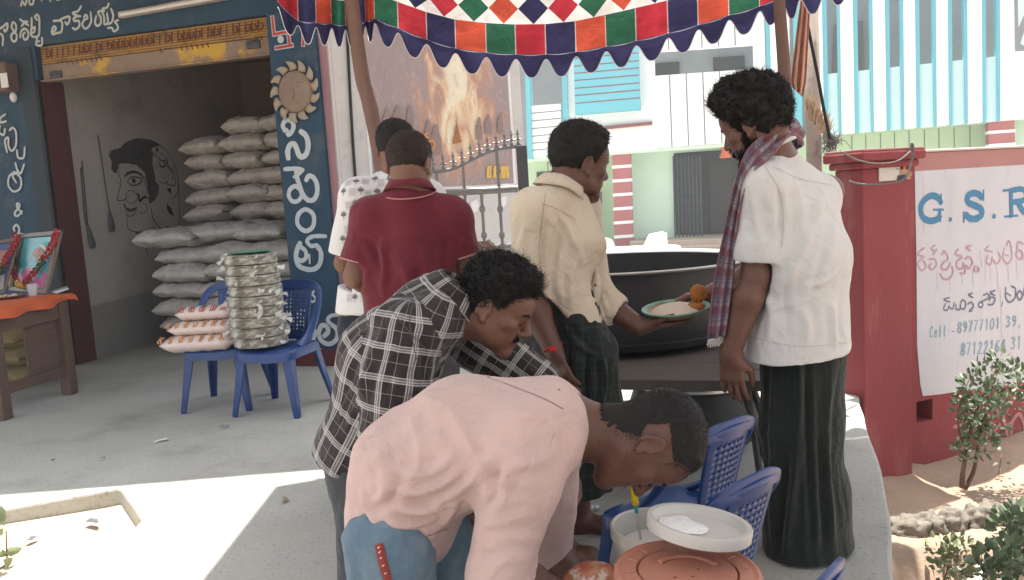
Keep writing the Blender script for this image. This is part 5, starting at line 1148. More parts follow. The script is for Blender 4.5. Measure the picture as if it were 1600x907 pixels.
def cloth():
    mb = MB(); nx, ny = 34, 26
    def f(i, j):
        a = -.09 + (LN + .20) * i / nx; t = j / ny; d = -1.25 + 1.31 * min(1, t / .86); drop = max(0, t - .86) / .14
        w = .012 * noise.noise((a * 6, d * 6, 1)); z = Tz + .006 + abs(w) * .5
        if drop > 0: z -= drop * (.06 + .05 * noise.noise((a * 3.5, 0, 5)) + .02 * (1 - i / nx)); d = .055 + .02 * math.sin(a * 17) * drop
        if i == nx: z -= .012
        return TFr.p(a, z, d)
    mb.grid(f, nx, ny); o = obj('orange_tablecloth', mb, M['orange'], smooth=180); tag(o, 'bright orange cloth spread over the wooden table', 'tablecloth')
cloth()
class Quad:
    def __init__(s, tl, tr, br, bl): s.c = [Vector(q) for q in (tl, tr, br, bl)]; s.n = (s.c[1] - s.c[3]).cross(s.c[0] - s.c[2]).normalized(); s.n = s.n if s.n.y < 0 else -s.n
    def p(s, u, v, d=0):   # u right, v down
        a = s.c[0] + (s.c[1] - s.c[0]) * u; b = s.c[3] + (s.c[2] - s.c[3]) * u; return a + (b - a) * v + s.n * d
def qpoly(mb, Q, pts, d, m=0): mb.add([Q.p(u, v, d) for u, v in pts], [tuple(range(len(pts)))], m)
def qell(mb, Q, u, v, ru, rv, d, m=0, n=20): qpoly(mb, Q, [(u + ru * math.cos(6.2832 * k / n), v + rv * math.sin(6.2832 * k / n)) for k in range(n)], d, m)
M['framewood'] = mat('frame_wood', (.10, .065, .05), .4, (.2, .17, .14), 60, .5, spec=.5); M['framegold'] = mat('frame_trim', (.42, .36, .27), .4, (.2, .15, .1), 70, .5)
P_ = [plain('portrait_teal', (.05, .42, .48), .2), plain('portrait_hair', (.62, .6, .6), .3), plain('portrait_skin', (.42, .22, .16), .3), plain('portrait_sari', (.52, .10, .28), .3), plain('portrait_dark', (.06, .04, .06), .3), plain('portrait_blue', (.1, .12, .3), .3)]
def frame_thing(label, tl, tr, br, bl, kind):
    Q = Quad(tl, tr, br, bl); root = thing('portrait_frame', label, 'picture frame', (Vector(bl) + Vector(br)) / 2, group='framed portraits on the orange table')
    mb = MB(); vs = []; b = .075
    for d in (.0, .022):
        vs += [Q.p(*k, d) for k in ((0, 0), (1, 0), (1, 1), (0, 1), (b, b * .8), (1 - b, b * .8), (1 - b, 1 - b * .8), (b, 1 - b * .8))]
    fs = []
    for k in range(4):
        k2 = (k + 1) % 4; fs += [(8 + k, 8 + k2, 12 + k2, 12 + k), (k, 8 + k, 8 + k2, k2), (4 + k, 4 + k2, 12 + k2, 12 + k), (k, k2, 4 + k2, 4 + k)]
    mb.add(vs, fs); obj('moulding', mb, M['framewood'], root, smooth=0, bevel=.003)
    mb = MB()
    for k in ((0.03, .02), (.97, .02)): mb.tube([Q.p(k[0], .02, .024), Q.p(k[0], .98, .024)], .004, 6)
    split_obj('gilt_edge', mb, M['framegold'], root)
    mb = MB(); qpoly(mb, Q, [(b, b), (1 - b, b), (1 - b, 1 - b), (b, 1 - b)], .006, 0 if kind else 5)
    if kind:
        qell(mb, Q, .52, .34, .21, .15, .0066, 1); qpoly(mb, Q, [(.10, .93), (.12, .72), (.34, .58), (.5, .66), (.66, .58), (.88, .70), (.92, .93)], .007, 3)
        qpoly(mb, Q, [(.42, .50), (.60, .50), (.64, .62), (.5, .70), (.36, .62)], .0073, 2); qell(mb, Q, .52, .40, .155, .145, .0076, 2); qell(mb, Q, .52, .30, .10, .045, .0079, 2)
        qell(mb, Q, .55, .305, .02, .014, .0084, 4); qell(mb, Q, .46, .39, .03, .007, .0082, 4); qell(mb, Q, .58, .39, .03, .007, .0082, 4); qell(mb, Q, .53, .485, .05, .007, .0082, 4); qell(mb, Q, .53, .43, .016, .02, .008, 2)
        qpoly(mb, Q, [(.30, .9), (.34, .885), (.40, .9), (.34, .92)], .0078, 1); qpoly(mb, Q, [(.62, .9), (.66, .885), (.76, .9), (.66, .92)], .0078, 1)
    else:
        qpoly(mb, Q, [(b, .2), (1 - b, .2), (1 - b, .32), (b, .32)], .0066, 2); qell(mb, Q, .62, .45, .2, .15, .007, 2); qell(mb, Q, .62, .37, .03, .02, .0076, 4); qpoly(mb, Q, [(.2, .95), (.25, .68), (.8, .66), (.9, .95)], .0073, 1)
    obj('portrait', mb, P_, root, smooth=0); return Q
TBZ = Tz + .012
def ptz(x, y, z=TBZ): return gz(x, y, z)
bl = ptz(18, 454); br = ptz(76, 459)
Qm = frame_thing('portrait of a white haired woman in a dark frame hung with a red garland', at(36, 367, bl.y + .13), at(99, 362, br.y + .13), br, bl, 1)
bl2 = ptz(-38, 462); br2 = ptz(9, 458)
Qs = frame_thing('second framed portrait cut off at the picture edge', at(-22, 380, bl2.y + .13), at(33, 372, br2.y + .13), br2, bl2, 0)
M['garland'] = mat('garland_red', (.30, .02, .03), .7, (.45, .06, .06), 40, .7); M['garlandgreen'] = mat('garland_green', (.07, .11, .05), .7); M['marigold'] = mat('marigold', (.75, .42, .08), .7)
def garland(label, Q, path, bands):
    root = thing('flower_garland', label, 'garland', Q.p(*path[0], .03)); rr = random.Random(len(label)); mbs = [MB(), MB(), MB()]
    P = cat_rom([Q.p(u, v, .045) for u, v in path], 12); n = len(P)
    for i, p in enumerate(P):
        t = i / n; m = 0
        for a, b, k in bands:
            if a <= t < b: m = k
        for _ in range(9):
            g = rr.uniform(0, 6.28); q = p + Vector((math.cos(g) * .017, rr.uniform(-.02, .01), math.sin(g) * .02)); mbs[m].ball(q, rr.uniform(.006, .011), 6, 4)
    for m, nm, k in ((0, 'red_petals', 'garland'), (1, 'green_leaves', 'garlandgreen'), (2, 'marigold_petals', 'marigold')):
        if mbs[m].v: obj(nm, mbs[m], M[k], root, smooth=180)
garland('red rose garland draped in a V over the portrait of the white haired woman', Qm, [(-.04, .03), (.0, .35), (.10, .62), (.40, .92), (.70, .66), (.95, .3), (1.02, .02)], ((.2, .28, 1), (.44, .56, 2), (.68, .76, 1)))
garland('red rose garland on the cut off portrait', Qs, [(1.0, .02), (.85, .3), (.65, .62), (.55, .9)], ((.5, .68, 1),))
M['banana'] = mat('banana', (.68, .47, .10), .5, (.5, .36, .08), 12, .6); M['steelplate'] = plain('steel_plate', (.45, .44, .42), .3, metal=.7); M['rice'] = mat('rice', (.74, .66, .58), .8, (.62, .53, .46), 120, .8, .5, 160)
bc = ptz(0, 452); root = thing('banana_bunch', 'small bunch of yellow bananas on the orange tablecloth', 'bananas', bc); mb = MB()
for k in range(4):
    a = bc + Vector((-.10, .02 * k - .05, .03 + .022 * k)); mb.tube(cat_rom([a, a + Vector((.09, .0, .012)), a + Vector((.18, .01, .006)), a + Vector((.235, .015, .03))], 5), [.006] + [.019] * 13 + [.015, .006], 8)
split_obj('banana', mb, M['banana'], root, smooth=180)
pcn = ptz(12, 466); root = thing('offering_plate', 'steel plate of food offerings at the table edge', 'plate', pcn); mb = MB(); mb.lathe([(.001, .004), (.10, .004), (.13, .018), (.132, .018), (.10, 0), (.001, 0)], pcn, 28); obj('plate', mb, M['steelplate'], root)
mb = MB(); rr = random.Random(6)
for k in range(26): g, r_ = rr.uniform(0, 6.28), rr.uniform(0, .085); mb.ball(pcn + Vector((r_ * math.cos(g), r_ * math.sin(g), .014)), (rr.uniform(.01, .025), rr.uniform(.01, .02), rr.uniform(.008, .014)), 8, 5, m=rr.randrange(3))
split_obj('food_piece', mb, [M['rice'], mat('fried_brown', (.25, .1, .05), .7), M['marigold']], root)
gc = ptz(52, 463); mb = MB(); mb.lathe([(.001, 0), (.028, 0), (.036, .09), (.034, .09), (.026, .006), (.001, .006)], gc, 20); tag(obj('glass_tumbler', mb, glass_like('tumbler_glass', (.75, .78, .78), .05, .35)), 'clear glass tumbler standing before the portrait', 'tumbler')
mb = MB(); q = [ptz(78, 456, TBZ + .004), ptz(104, 447, TBZ + .012), ptz(108, 452, TBZ + .03), ptz(88, 459, TBZ + .006)]; mb.add(q + shift(q, (0, 0, .002)), [(3, 2, 1, 0), (4, 5, 6, 7), (0, 1, 5, 4), (1, 2, 6, 5), (2, 3, 7, 6), (3, 0, 4, 7)])
tag(obj('folded_paper', mb, M['whitepaint'], smooth=0), 'folded grey paper at the corner of the orange cloth', 'paper')

# ---- serving table, pots
M['soot'] = mat('sooty_black', (.024, .025, .027), .55, (.038, .039, .041), 6, .8, .25, 25, spec=.35, stain=((.09, .09, .09), 5, .66, .74, .6))
M['alu'] = mat('aluminium', (.62, .62, .61), .38, (.48, .48, .47), 12, .7, metal=.75)
M['tablewood'] = mat('serving_table_top', (.16, .14, .125), .6, (.10, .088, .08), 5, .8, .15, 40, stretch=(1.5, 8, 1))
PY = 4.0; pcx = at(965, 420, PY).x; RP = .63; z_rim = .915; z_bot = .54
TR = Matrix.Rotation(R(-17), 3, 'Z'); tc0 = gz(1050, 590, z_bot)
def tabp(x, y): return Vector((tc0.x, tc0.y, z_bot - .02)) + TR @ Vector((x, y, 0))
stb = thing('serving_table', 'low worn serving table carrying the huge sooty pot', 'table', (.6, 3.8, 0))
mb = MB()
for k in range(6): mb.box(tabp(-.14, .14 + k * .292), (1.22, .286, .03), rot=TR)
mb.box(tabp(-.14, -.012) - Vector((0, 0, .006)), (1.22, .02, .042), rot=TR); obj('tabletop', mb, M['tablewood'], stb, smooth=0, bevel=.003)
for x, y in ((-.68, .08), (-.68, 1.65), (.42, 1.65)): q = tabp(x, y); mb = MB(); mb.tube([(q.x, q.y, z_bot - .04), (q.x, q.y, 0)], .022, 10); obj('leg', mb, M['steeldark'], stb)
for a_, b_ in (((1158, 600), (1205, 745)), ((1174, 600), (1226, 748)), ((1168, 602), (1188, 748))):
    p = at(*a_, 3.05); q = at(*b_, 3.06); q2 = p + (q - p) * ((p.z) / (p.z - q.z)); mb = MB(); mb.tube([p, q2], .014, 8); obj('trestle_leg', mb, M['steeldark'], stb)
pot = thing('cooking_pot', 'huge sooty black cooking pot with a bright metal rim', 'pot', (pcx, PY, z_bot)); pc0 = (pcx, PY, z_bot); hp = z_rim - z_bot
mb = MB(); mb.lathe([(.001, .002), (RP * .82, .002), (RP * .93, .03), (RP * .985, .1), (RP * 1.0, .2), (RP * .985, hp - .03), (RP * .98, hp - .004)], pc0, 72); mb.lathe([(RP * .968, hp - .004), (RP * .965, hp - .06), (RP * .96, .06), (RP * .8, .02), (.001, .02)], pc0, 72); obj('pot_body', mb, M['soot'], pot)
mb = MB(); mb.lathe([(RP * .96, hp - .004), (RP * .962, hp + .002), (RP * 1.035, hp + .012), (RP * 1.045, hp + .006), (RP * 1.035, hp - .001), (RP * .985, hp - .006)], pc0, 72); obj('rim', mb, M['alu'], pot)
mb = MB(); lz = hp + .05    # lid resting behind
lc = (pcx + .12, PY + .72, z_rim - .05)
pu = at(1085, 640, 3.85); root = thing('lidded_pot', 'smaller sooty pot with an aluminium lid standing under the serving table', 'pot', (pu.x, 3.85, 0)); c = (pu.x, 3.85, 0)
mb = MB(); mb.lathe([(.001, .01), (.22, .005), (.28, .05), (.31, .15), (.31, .24), (.285, .31), (.30, .335)], c, 48); obj('pot_body', mb, M['soot'], root)
mb = MB(); mb.lathe([(.32, .332), (.318, .345), (.24, .36), (.12, .372), (.03, .376), (.03, .395), (.001, .4)], c, 48); obj('lid', mb, M['alu'], root)
sv = at(1168, 560, 3.16); mb = MB(); mb.lathe([(.001, 0), (.058, 0), (.062, .01), (.066, .075), (.072, .08), (.068, .082), (.06, .015), (.001, .01)], (sv.x, 3.16, z_bot - .004), 28); tag(obj('steel_vessel', mb, M['alu']), 'small shiny metal vessel standing on the serving table beside the hanging arm', 'vessel')
# plate of rice held by the man in cream
PLC = at(1056, 487, 2.72); M['leafplate'] = mat('leaf_plate', (.36, .28, .19), .5, (.27, .2, .13), 10, .7); M['curry'] = mat('curry', (.50, .20, .05), .6, (.36, .12, .03), 40, .8, .8, 70)
plt_ = thing('rice_plate', 'leaf plate heaped with rice on the palm of the man in the cream shirt', 'plate', PLC)
rtp = Matrix.Rotation(R(-4), 3, 'Y') @ Matrix.Rotation(R(5), 3, 'X')
mb = MB(); mb.lathe([(.001, -.014), (.075, -.012), (.10, .006), (.115, .012), (.113, .015), (.098, .009), (.07, -.007), (.001, -.008)], PLC, 40, rot=rtp); obj('dish', mb, M['leafplate'], plt_)
mb = MB(); mb.lathe([(.099, .0112), (.1135, .0168), (.116, .0165), (.1165, .012)], PLC, 40, rot=rtp, wob=lambda g, i: 1 + .01 * math.sin(g * 17)); obj('green_rim', mb, M['leafgreen'], plt_)
mb = MB(); rr = random.Random(8); mb.lathe([(.088, -.002), (.075, .012), (.05, .022), (.025, .027), (.001, .028)], PLC, 40, rot=rtp, wob=lambda g, i: 1 + .08 * noise.noise((math.cos(g) * 3, math.sin(g) * 3, i)))
for _ in range(420): g, r_ = rr.uniform(0, 6.28), .085 * math.sqrt(rr.random()); p = PLC + rtp @ Vector((r_ * math.cos(g), r_ * math.sin(g), .027 - .025 * (r_ / .085) ** 1.6)); mb.ball(p, (.006, .0022, .0022), 5, 3, rot=Matrix.Rotation(rr.uniform(0, 3), 3, 'Z'))
ri = obj('rice_heap', mb, M['rice'], smooth=180); tag(ri, 'white boiled rice heaped on the held leaf plate', 'rice')
def blob(name, label, cat, c, r, seed, m, sc=(1, 1, 1)):
    mb = MB(); mb.ball(c, r, 20, 14); cc = Vector(c); out = []
    for v in mb.v: v = Vector(v); d = v - cc; k = 1 + .16 * noise.noise(d.normalized() * 2.2 + Vector((seed, 0, 0))) + .08 * noise.noise(d.normalized() * 6 + Vector((0, seed, 0))); out.append(tuple(cc + d * k))
    mb.v = out; tag(obj(name, mb, m, smooth=180), label, cat)
blob('fried_cutlet', 'round orange brown fried cutlet standing at the edge of the rice plate', 'cutlet', at(1091, 459, 2.71), (.030, .014, .031), 2, M['curry'])
blob('curry_serving', 'orange curry spooned onto the rice below the round cutlet', 'curry', at(1087, 480, 2.70), (.036, .03, .016), 5, M['curry'])

# ---- tubs, lids, ladle, packet
M['tubwhite'] = mat('tub_white', (.66, .65, .60), .35, (.6, .59, .54), 6, .7, spec=.5); M['curd'] = mat('curd', (.82, .82, .82), .35, (.76, .77, .78), 20, .7, .6, 60)
M['lidwhite'] = mat('lid_white', (.56, .55, .52), .35, (.5, .49, .46), 8, .7, spec=.5)
M['terra'] = mat('terracotta_plastic', (.50, .225, .16), .4, (.43, .19, .135), 5, .7, .05, 40, spec=.5, stain=((.6, .33, .24), 5, .55, .75, .5)); M['terradark'] = plain('terracotta_groove', (.22, .07, .05), .5)
tc = at(1022, 818, 1.70); tz = tc.z; root = thing('curd_tub', 'open white plastic tub of curd standing on a blue chair', 'tub', (tc.x, tc.y, .345)); hb = tz - .345; c = (tc.x, tc.y, .345)
mb = MB(); mb.lathe([(.001, .0), (.075, .0), (.082, .01), (.092, hb - .03), (.097, hb - .028), (.097, hb - .002), (.093, hb), (.089, hb - .004), (.080, .02), (.001, .015)], c, 44); obj('tub_wall', mb, M['tubwhite'], root)
mb = MB(); mb.lathe([(.0865, hb - .052), (.07, hb - .043), (.04, hb - .05), (.001, hb - .04)], c, 30, wob=lambda g, i: 1 + .05 * noise.noise((math.cos(g) * 2, math.sin(g) * 2, i))); obj('curd', mb, M['curd'], root, smooth=180)
lt = thing('ladle', 'steel ladle with a yellow handle standing in the curd tub', 'ladle', at(1000, 832, 1.70)); M['yellow'] = plain('yellow_handle', (.70, .50, .03), .35)
p0, p1, p2 = at(988, 757, 1.70), at(993, 788, 1.70), at(1001, 842, 1.70)
mb = MB(); mb.tube([p0, p0 + (p1 - p0) * .15, p0 + (p1 - p0) * .6, p1], [.006, .0085, .0075, .0088], 12); obj('handle', mb, M['yellow'], lt, smooth=180)
mb = MB(); mb.tube([p1, p1 + (p2 - p1) * .25], [.0055, .0045], 10); obj('ferrule', mb, plain('teal_ferrule', (.06, .30, .27), .4), lt); mb = MB(); mb.tube([p1 + (p2 - p1) * .2, p2, p2 + (p2 - p1) * .4], .0028, 8); mb.ball(p2 + (p2 - p1) * .5, (.028, .028, .012), 14, 8); obj('rod', mb, M['alu'], lt)
lc = at(1092, 822, 1.50); rl = Matrix.Rotation(R(9), 3, 'Y') @ Matrix.Rotation(R(-3), 3, 'X')
root = thing('tub_lid', 'white tub lid turned upside down with a smear of curd', 'lid', lc)
mb = MB(); mb.lathe([(.001, -.004), (.082, -.004), (.088, .001), (.091, .011), (.100, .012), (.102, .008), (.101, -.011), (.099, -.013), (.094, -.006), (.085, -.009), (.001, -.009)], lc, 56, rot=rl); obj('disc', mb, M['lidwhite'], root)
mb = MB(); pts = []
for k in range(28):
    g = k / 28 * 6.283; r_ = .046 * (1 + .35 * noise.noise((math.cos(g) * 1.5, math.sin(g) * 1.5, 4))) ; pts.append(lc + rl @ Vector((-.035 + r_ * .95 * math.cos(g), .002 + r_ * 1.25 * math.sin(g), -.0025)))
ctr = lc + rl @ Vector((-.035, .002, .003)); mid = [ctr + (p - ctr) * .6 + (rl @ Vector((0, 0, 1))) * (.004 + .003 * noise.noise((i * .8, 2, 2))) for i, p in enumerate(pts)]
mb.add(pts + mid + [ctr], [(i, (i + 1) % 28, 28 + (i + 1) % 28, 28 + i) for i in range(28)] + [(28 + i, 28 + (i + 1) % 28, 56) for i in range(28)]); obj('curd_smear', mb, M['curd'], root, smooth=180)
tcx = at(1074, 893, 1.42); root = thing('terracotta_tub', 'reddish plastic tub with a closed moulded lid nearest the camera', 'tub', (tcx.x, tcx.y, .345)); c = tcx
mb = MB(); hh = tcx.z - .345; mb.lathe([(.001, -hh), (.105, -hh), (.112, -hh + .01), (.127, -.02), (.130, -.018)], c, 56); obj('tub_wall', mb, M['terra'], root)
rtt = Matrix.Rotation(R(2), 3, 'Y')
mb = MB(); mb.lathe([(.1335, -.022), (.136, -.018), (.136, -.002), (.133, .003), (.128, .004), (.122, .001), (.117, .0015), (.095, .002), (.0935, -.003), (.0915, -.003), (.090, .0015), (.06, .003), (.001, .004)], c, 64, rot=rtt, wob=lambda g, i: 1 + (.004 * math.sin(g * 9) if 3 < i < 7 else 0)); ld_ = obj('lid', mb, M['terra'], root)
mb = MB(); mb.tube([c + rtt @ Vector((.058 * math.cos(g), .058 * math.sin(g) - .006, .006)) for g in np.linspace(.35, 2.5, 20)], [(.007, .004)] * 20, 8, flat=Vector((1, 0, 0)))
for k in range(14): g = k / 14 * 6.283; mb.box(c + rtt @ Vector((.106 * math.cos(g), .106 * math.sin(g), .0028)), (.018, .003, .003), rot=Matrix.Rotation(g, 3, 'Z'))
obj('lid_ridges', mb, M['terra'], ld_, smooth=40, bevel=.001)
mb = MB(); mb.lathe([(.0945, -.001), (.0925, -.0028), (.0905, -.001)], c, 64, rot=rtt); 
for x, y in ((-.03, -.03), (.004, -.028), (-.012, -.052), (.02, .0)): mb.ball(c + rtt @ Vector((x, y, .0035)), (.004, .0025, .0012), 8, 5)
obj('lid_marks', mb, M['terradark'], ld_)
M['packet'] = mat('printed_packet', (.55, .36, .2), .25, (.42, .07, .06), 26, .35, .6, 30, spec=.7, stain=((.75, .72, .66), 18, .55, .6, .8))
pk0, pk1 = at(880, 915, 1.62), at(962, 897, 1.62); mb = MB(); mb.tube([pk0 + (pk1 - pk0) * t for t in np.linspace(0, 1, 12)], [(.03 * (.4 + .9 * math.sin(math.pi * (.08 + .84 * t))), .022 * (.3 + math.sin(math.pi * (.08 + .84 * t))) + .003 * math.sin(t * 23)) for t in np.linspace(0, 1, 12)], 14, flat=Vector((0, .6, .8)))
tag(obj('snack_packet', mb, M['packet'], smooth=180), 'crinkled printed snack packet beside the reddish tub', 'packet')
blob('foil_ball', 'crumpled foil ball on the concrete behind the curd tub', 'foil ball', gz(930, 793, .02), .016, 7, M['alu'])
wb = gz(735, 800, .2); root = thing('low_stool', 'low brown wooden stool with scraps on it behind the man in pink', 'stool', (wb.x, wb.y + .1, 0)); mb = MB(); mb.box((wb.x - .02, wb.y + .1, .19), (.36, .26, .03)); obj('seat', mb, M['wood'], root, smooth=0, bevel=.004)
for sx in (-1, 1):
    for sy in (-1, 1): mb = MB(); mb.box((wb.x - .02 + sx * .15, wb.y + .1 + sy * .1, .087), (.035, .035, .174)); obj('leg', mb, M['wood'], root, smooth=0)
# ================================================================== SOFT BODIES: smooth unions of tapered limbs, meshed as one surface
def A3(v): return np.array((v[0], v[1], v[2]), dtype=np.float64)
def cone(a, b, ra, rb, k=.02, g=0): return ('c', A3(a), A3(b), ra, rb, k, g)
def slab_(a, b, wa, wb, side, k=.04, g=0): return ('t', A3(a), A3(b), wa, wb, A3(side), k, g)
def cyl(a, b, r, k=.003, g=0): return ('y', A3(a), A3(b), r, r, k, g)
def ell(c, r, rot=None, k=.02, g=0): return ('e', A3(c), np.array(r, dtype=np.float64), np.array(rot) if rot is not None else np.eye(3), k, g)
def pdist(pr, X):
    if pr[0] == 'c':
        _, a, b, ra, rb = pr[:5]; ba = b - a; L2 = max(1e-12, ba @ ba); q = X - a; t = np.clip(q @ ba / L2, 0, 1)
        return np.sqrt(((q - t[..., None] * ba) ** 2).sum(-1)) - (ra + (rb - ra) * t)
    if pr[0] == 'y':
        _, a, b, ra = pr[:4]; ba = b - a; L_ = np.sqrt(ba @ ba); w = ba / L_; q = X - a; al = q @ w; rad = np.sqrt(np.maximum(0, (q * q).sum(-1) - al * al)); return np.maximum(rad - ra, np.abs(al - L_ / 2) - L_ / 2)
    if pr[0] == 't':
        _, a, b, wa, wb, sd = pr[:6]; ba = b - a; L_ = np.sqrt(ba @ ba); w = ba / L_; s = sd - w * (sd @ w); s = s / np.sqrt(s @ s); p = np.cross(w, s)
        q = X - a; al = q @ w; t = np.clip(al / L_, 0, 1); e = al - t * L_; x = q @ s; y = q @ p
        Wd = wa[0] + (wb[0] - wa[0]) * t; Dp = wa[1] + (wb[1] - wa[1]) * t
        val = np.sqrt((x / Wd) ** 2 + (y / Dp) ** 2 + (e / Dp) ** 2) + 1e-9; r = np.sqrt(x * x + y * y + e * e)
        return r * (1 - 1 / val)
    _, c, rd, R_ = pr[:4]; q = (X - c) @ R_; val = np.sqrt(((q / rd) ** 2).sum(-1)) + 1e-9; r = np.sqrt((q * q).sum(-1))
    return r * (1 - 1 / val)
def pbox(pr):
    if pr[0] in 'cy': m = max(pr[3], pr[4]); return np.minimum(pr[1], pr[2]) - m, np.maximum(pr[1], pr[2]) + m
    if pr[0] == 't': m = max(*pr[3], *pr[4]); return np.minimum(pr[1], pr[2]) - m, np.maximum(pr[1], pr[2]) + m
    m = pr[2].max(); return pr[1] - m, pr[1] + m
def soft(prims, h, carve=(), cuts=(), smooth=2, early=(), ecarve=()):
    """-> vertices, quads of the union's surface (surface nets)"""
    bs = [pbox(p) for p in list(prims) + list(early)]; lo = np.min([b[0] for b in bs], axis=0) - 3 * h; hi = np.max([b[1] for b in bs], axis=0) + 3 * h
    n = np.ceil((hi - lo) / h).astype(int) + 1; D = np.full(n, .5, dtype=np.float32)
    ax = [lo[i] + h * np.arange(n[i]) for i in range(3)]
    def block(b, pad):
        i0 = np.clip(np.floor((b[0] - pad - lo) / h).astype(int), 0, n - 1); i1 = np.clip(np.ceil((b[1] + pad - lo) / h).astype(int) + 1, 1, n)
        sl = tuple(slice(i0[i], i1[i]) for i in range(3))
        X = np.stack(np.meshgrid(ax[0][sl[0]], ax[1][sl[1]], ax[2][sl[2]], indexing='ij'), -1); return sl, X
    def join(ps):
        for p in ps:
            k = p[-2]; sl, X = block(pbox(p), k + 3 * h); d = pdist(p, X); c = D[sl]
            hh = np.clip(.5 + .5 * (c - d) / k, 0, 1); D[sl] = c + (d - c) * hh - k * hh * (1 - hh)
    def scoop(ps):
        for p in ps:
            k = p[-2]; sl, X = block(pbox(p), k + 3 * h); d = -pdist(p, X); c = D[sl]
            hh = np.clip(.5 - .5 * (c - d) / k, 0, 1); D[sl] = c + (d - c) * hh + k * hh * (1 - hh)
    join(early); scoop(ecarve); join(prims); scoop(carve)
    for p0, nn in cuts:
        p0 = A3(p0); nn = A3(nn); nn = nn / np.sqrt(nn @ nn)
        d = ((ax[0] - p0[0]) * nn[0])[:, None, None] + ((ax[1] - p0[1]) * nn[1])[None, :, None] + ((ax[2] - p0[2]) * nn[2])[None, None, :]
        D = np.maximum(D, d.astype(np.float32))
    I = D < 0
    c8 = [(i, j, k) for i in (0, 1) for j in (0, 1) for k in (0, 1)]
    def sub(A, o): return A[o[0]:n[0] - 1 + o[0], o[1]:n[1] - 1 + o[1], o[2]:n[2] - 1 + o[2]]
    cnt = sum(sub(I, o).astype(np.int8) for o in c8); act = (cnt > 0) & (cnt < 8); idx = np.argwhere(act); N = len(idx)
    vid = np.full(act.shape, -1, dtype=np.int64); vid[act] = np.arange(N)
    vals = np.stack([D[idx[:, 0] + o[0], idx[:, 1] + o[1], idx[:, 2] + o[2]] for o in c8], 1)
    acc = np.zeros((N, 3)); cn = np.zeros(N)
    for i in range(8):
        for j in range(i + 1, 8):
            df = np.abs(np.array(c8[i]) - np.array(c8[j]))
            if df.sum() != 1: continue
            a, b = vals[:, i], vals[:, j]; m = (a < 0) != (b < 0); t = np.where(m, a / np.where(m, a - b, 1), 0)
            pt = np.array(c8[i])[None] + t[:, None] * (np.array(c8[j]) - np.array(c8[i]))[None]; acc[m] += pt[m]; cn[m] += 1
    V = lo + h * (idx + acc / cn[:, None])
    Q = []
    for axd in range(3):
        o = [0, 0, 0]; o[axd] = 1; a = I[:n[0] - o[0], :n[1] - o[1], :n[2] - o[2]]; b = I[o[0]:, o[1]:, o[2]:]
        e = np.argwhere(a != b); u, w = [(1, 2), (2, 0), (0, 1)][axd]
        e = e[(e[:, u] > 0) & (e[:, w] > 0) & (e[:, u] < n[u] - 1) & (e[:, w] < n[w] - 1)]
        fl = a[e[:, 0], e[:, 1], e[:, 2]]
        def at_(du, dw): q = e.copy(); q[:, u] += du; q[:, w] += dw; return vid[q[:, 0], q[:, 1], q[:, 2]]
        q = np.stack([at_(-1, -1), at_(0, -1), at_(0, 0), at_(-1, 0)], 1); q[~fl] = q[~fl][:, ::-1]; Q.append(q)
    Q = np.concatenate(Q); Q = Q[(Q >= 0).all(1)]
    for _ in range(smooth):
        S_ = np.zeros_like(V); C_ = np.zeros(N)
        for i in range(4): np.add.at(S_, Q[:, i], V[Q[:, (i + 1) % 4]] + V[Q[:, i - 1]]); np.add.at(C_, Q[:, i], 2)
        V = np.where(C_[:, None] > 0, V * .5 + .5 * S_ / np.maximum(C_, 1)[:, None], V)
    return V, Q
def vnormals(V, Q):
    fn = np.cross(V[Q[:, 2]] - V[Q[:, 0]], V[Q[:, 3]] - V[Q[:, 1]]); N = np.zeros_like(V)
    for i in range(4): np.add.at(N, Q[:, i], fn)
    return N / np.maximum(1e-12, np.sqrt((N * N).sum(1)))[:, None]
def fold_disp(V, folds, bv=None):
    """folds: (polyline, width, height): soft ridges (or, with a negative height, creases) along lines on the cloth"""
    out = np.zeros(len(V))
    for pts, w, hgt in folds:
        P = []
        for p in cat_rom(pts, 5):
            d_ = (p - CAM).normalized(); h_ = bv.ray_cast(CAM, d_) if bv else (None,)
            P.append(A3(h_[0] if h_[0] is not None and (h_[0] - p).length < .35 else p))
        P = np.array(P); lo = P.min(0) - 4 * w; hi = P.max(0) + 4 * w; m = ((V > lo) & (V < hi)).all(1)
        if not m.any(): continue
        X = V[m]; best = np.full(len(X), 9.); bt = np.zeros(len(X))
        for i in range(len(P) - 1):
            ba = P[i + 1] - P[i]; L2 = max(1e-12, ba @ ba); t = np.clip((X - P[i]) @ ba / L2, 0, 1); d = np.sqrt(((X - P[i] - t[:, None] * ba) ** 2).sum(1)); u = d < best
            best[u] = d[u]; bt[u] = ((i + t) / (len(P) - 1))[u]
        x = best / w; out[m] += hgt * (np.exp(-x ** 1.4) - .5 * np.exp(-(x - 1.8) ** 2)) * np.minimum(1, 4 * np.minimum(bt + .02, 1.02 - bt))
    return out
def crumple(V, scale, amp, seed, stretch=(1, 1, 1), ridged=True):
    o = np.empty(len(V)); s = np.array(stretch) * scale
    for i, v in enumerate(V * s):
        a = noise.noise((v[0] + seed, v[1], v[2])); b = noise.noise((v[0] * 2.1, v[1] * 2.1 + seed, v[2] * 2.1))
        o[i] = ((.5 - abs(a)) * 1.2 - .3 + .4 * b) if ridged else a + .4 * b
    return o * amp
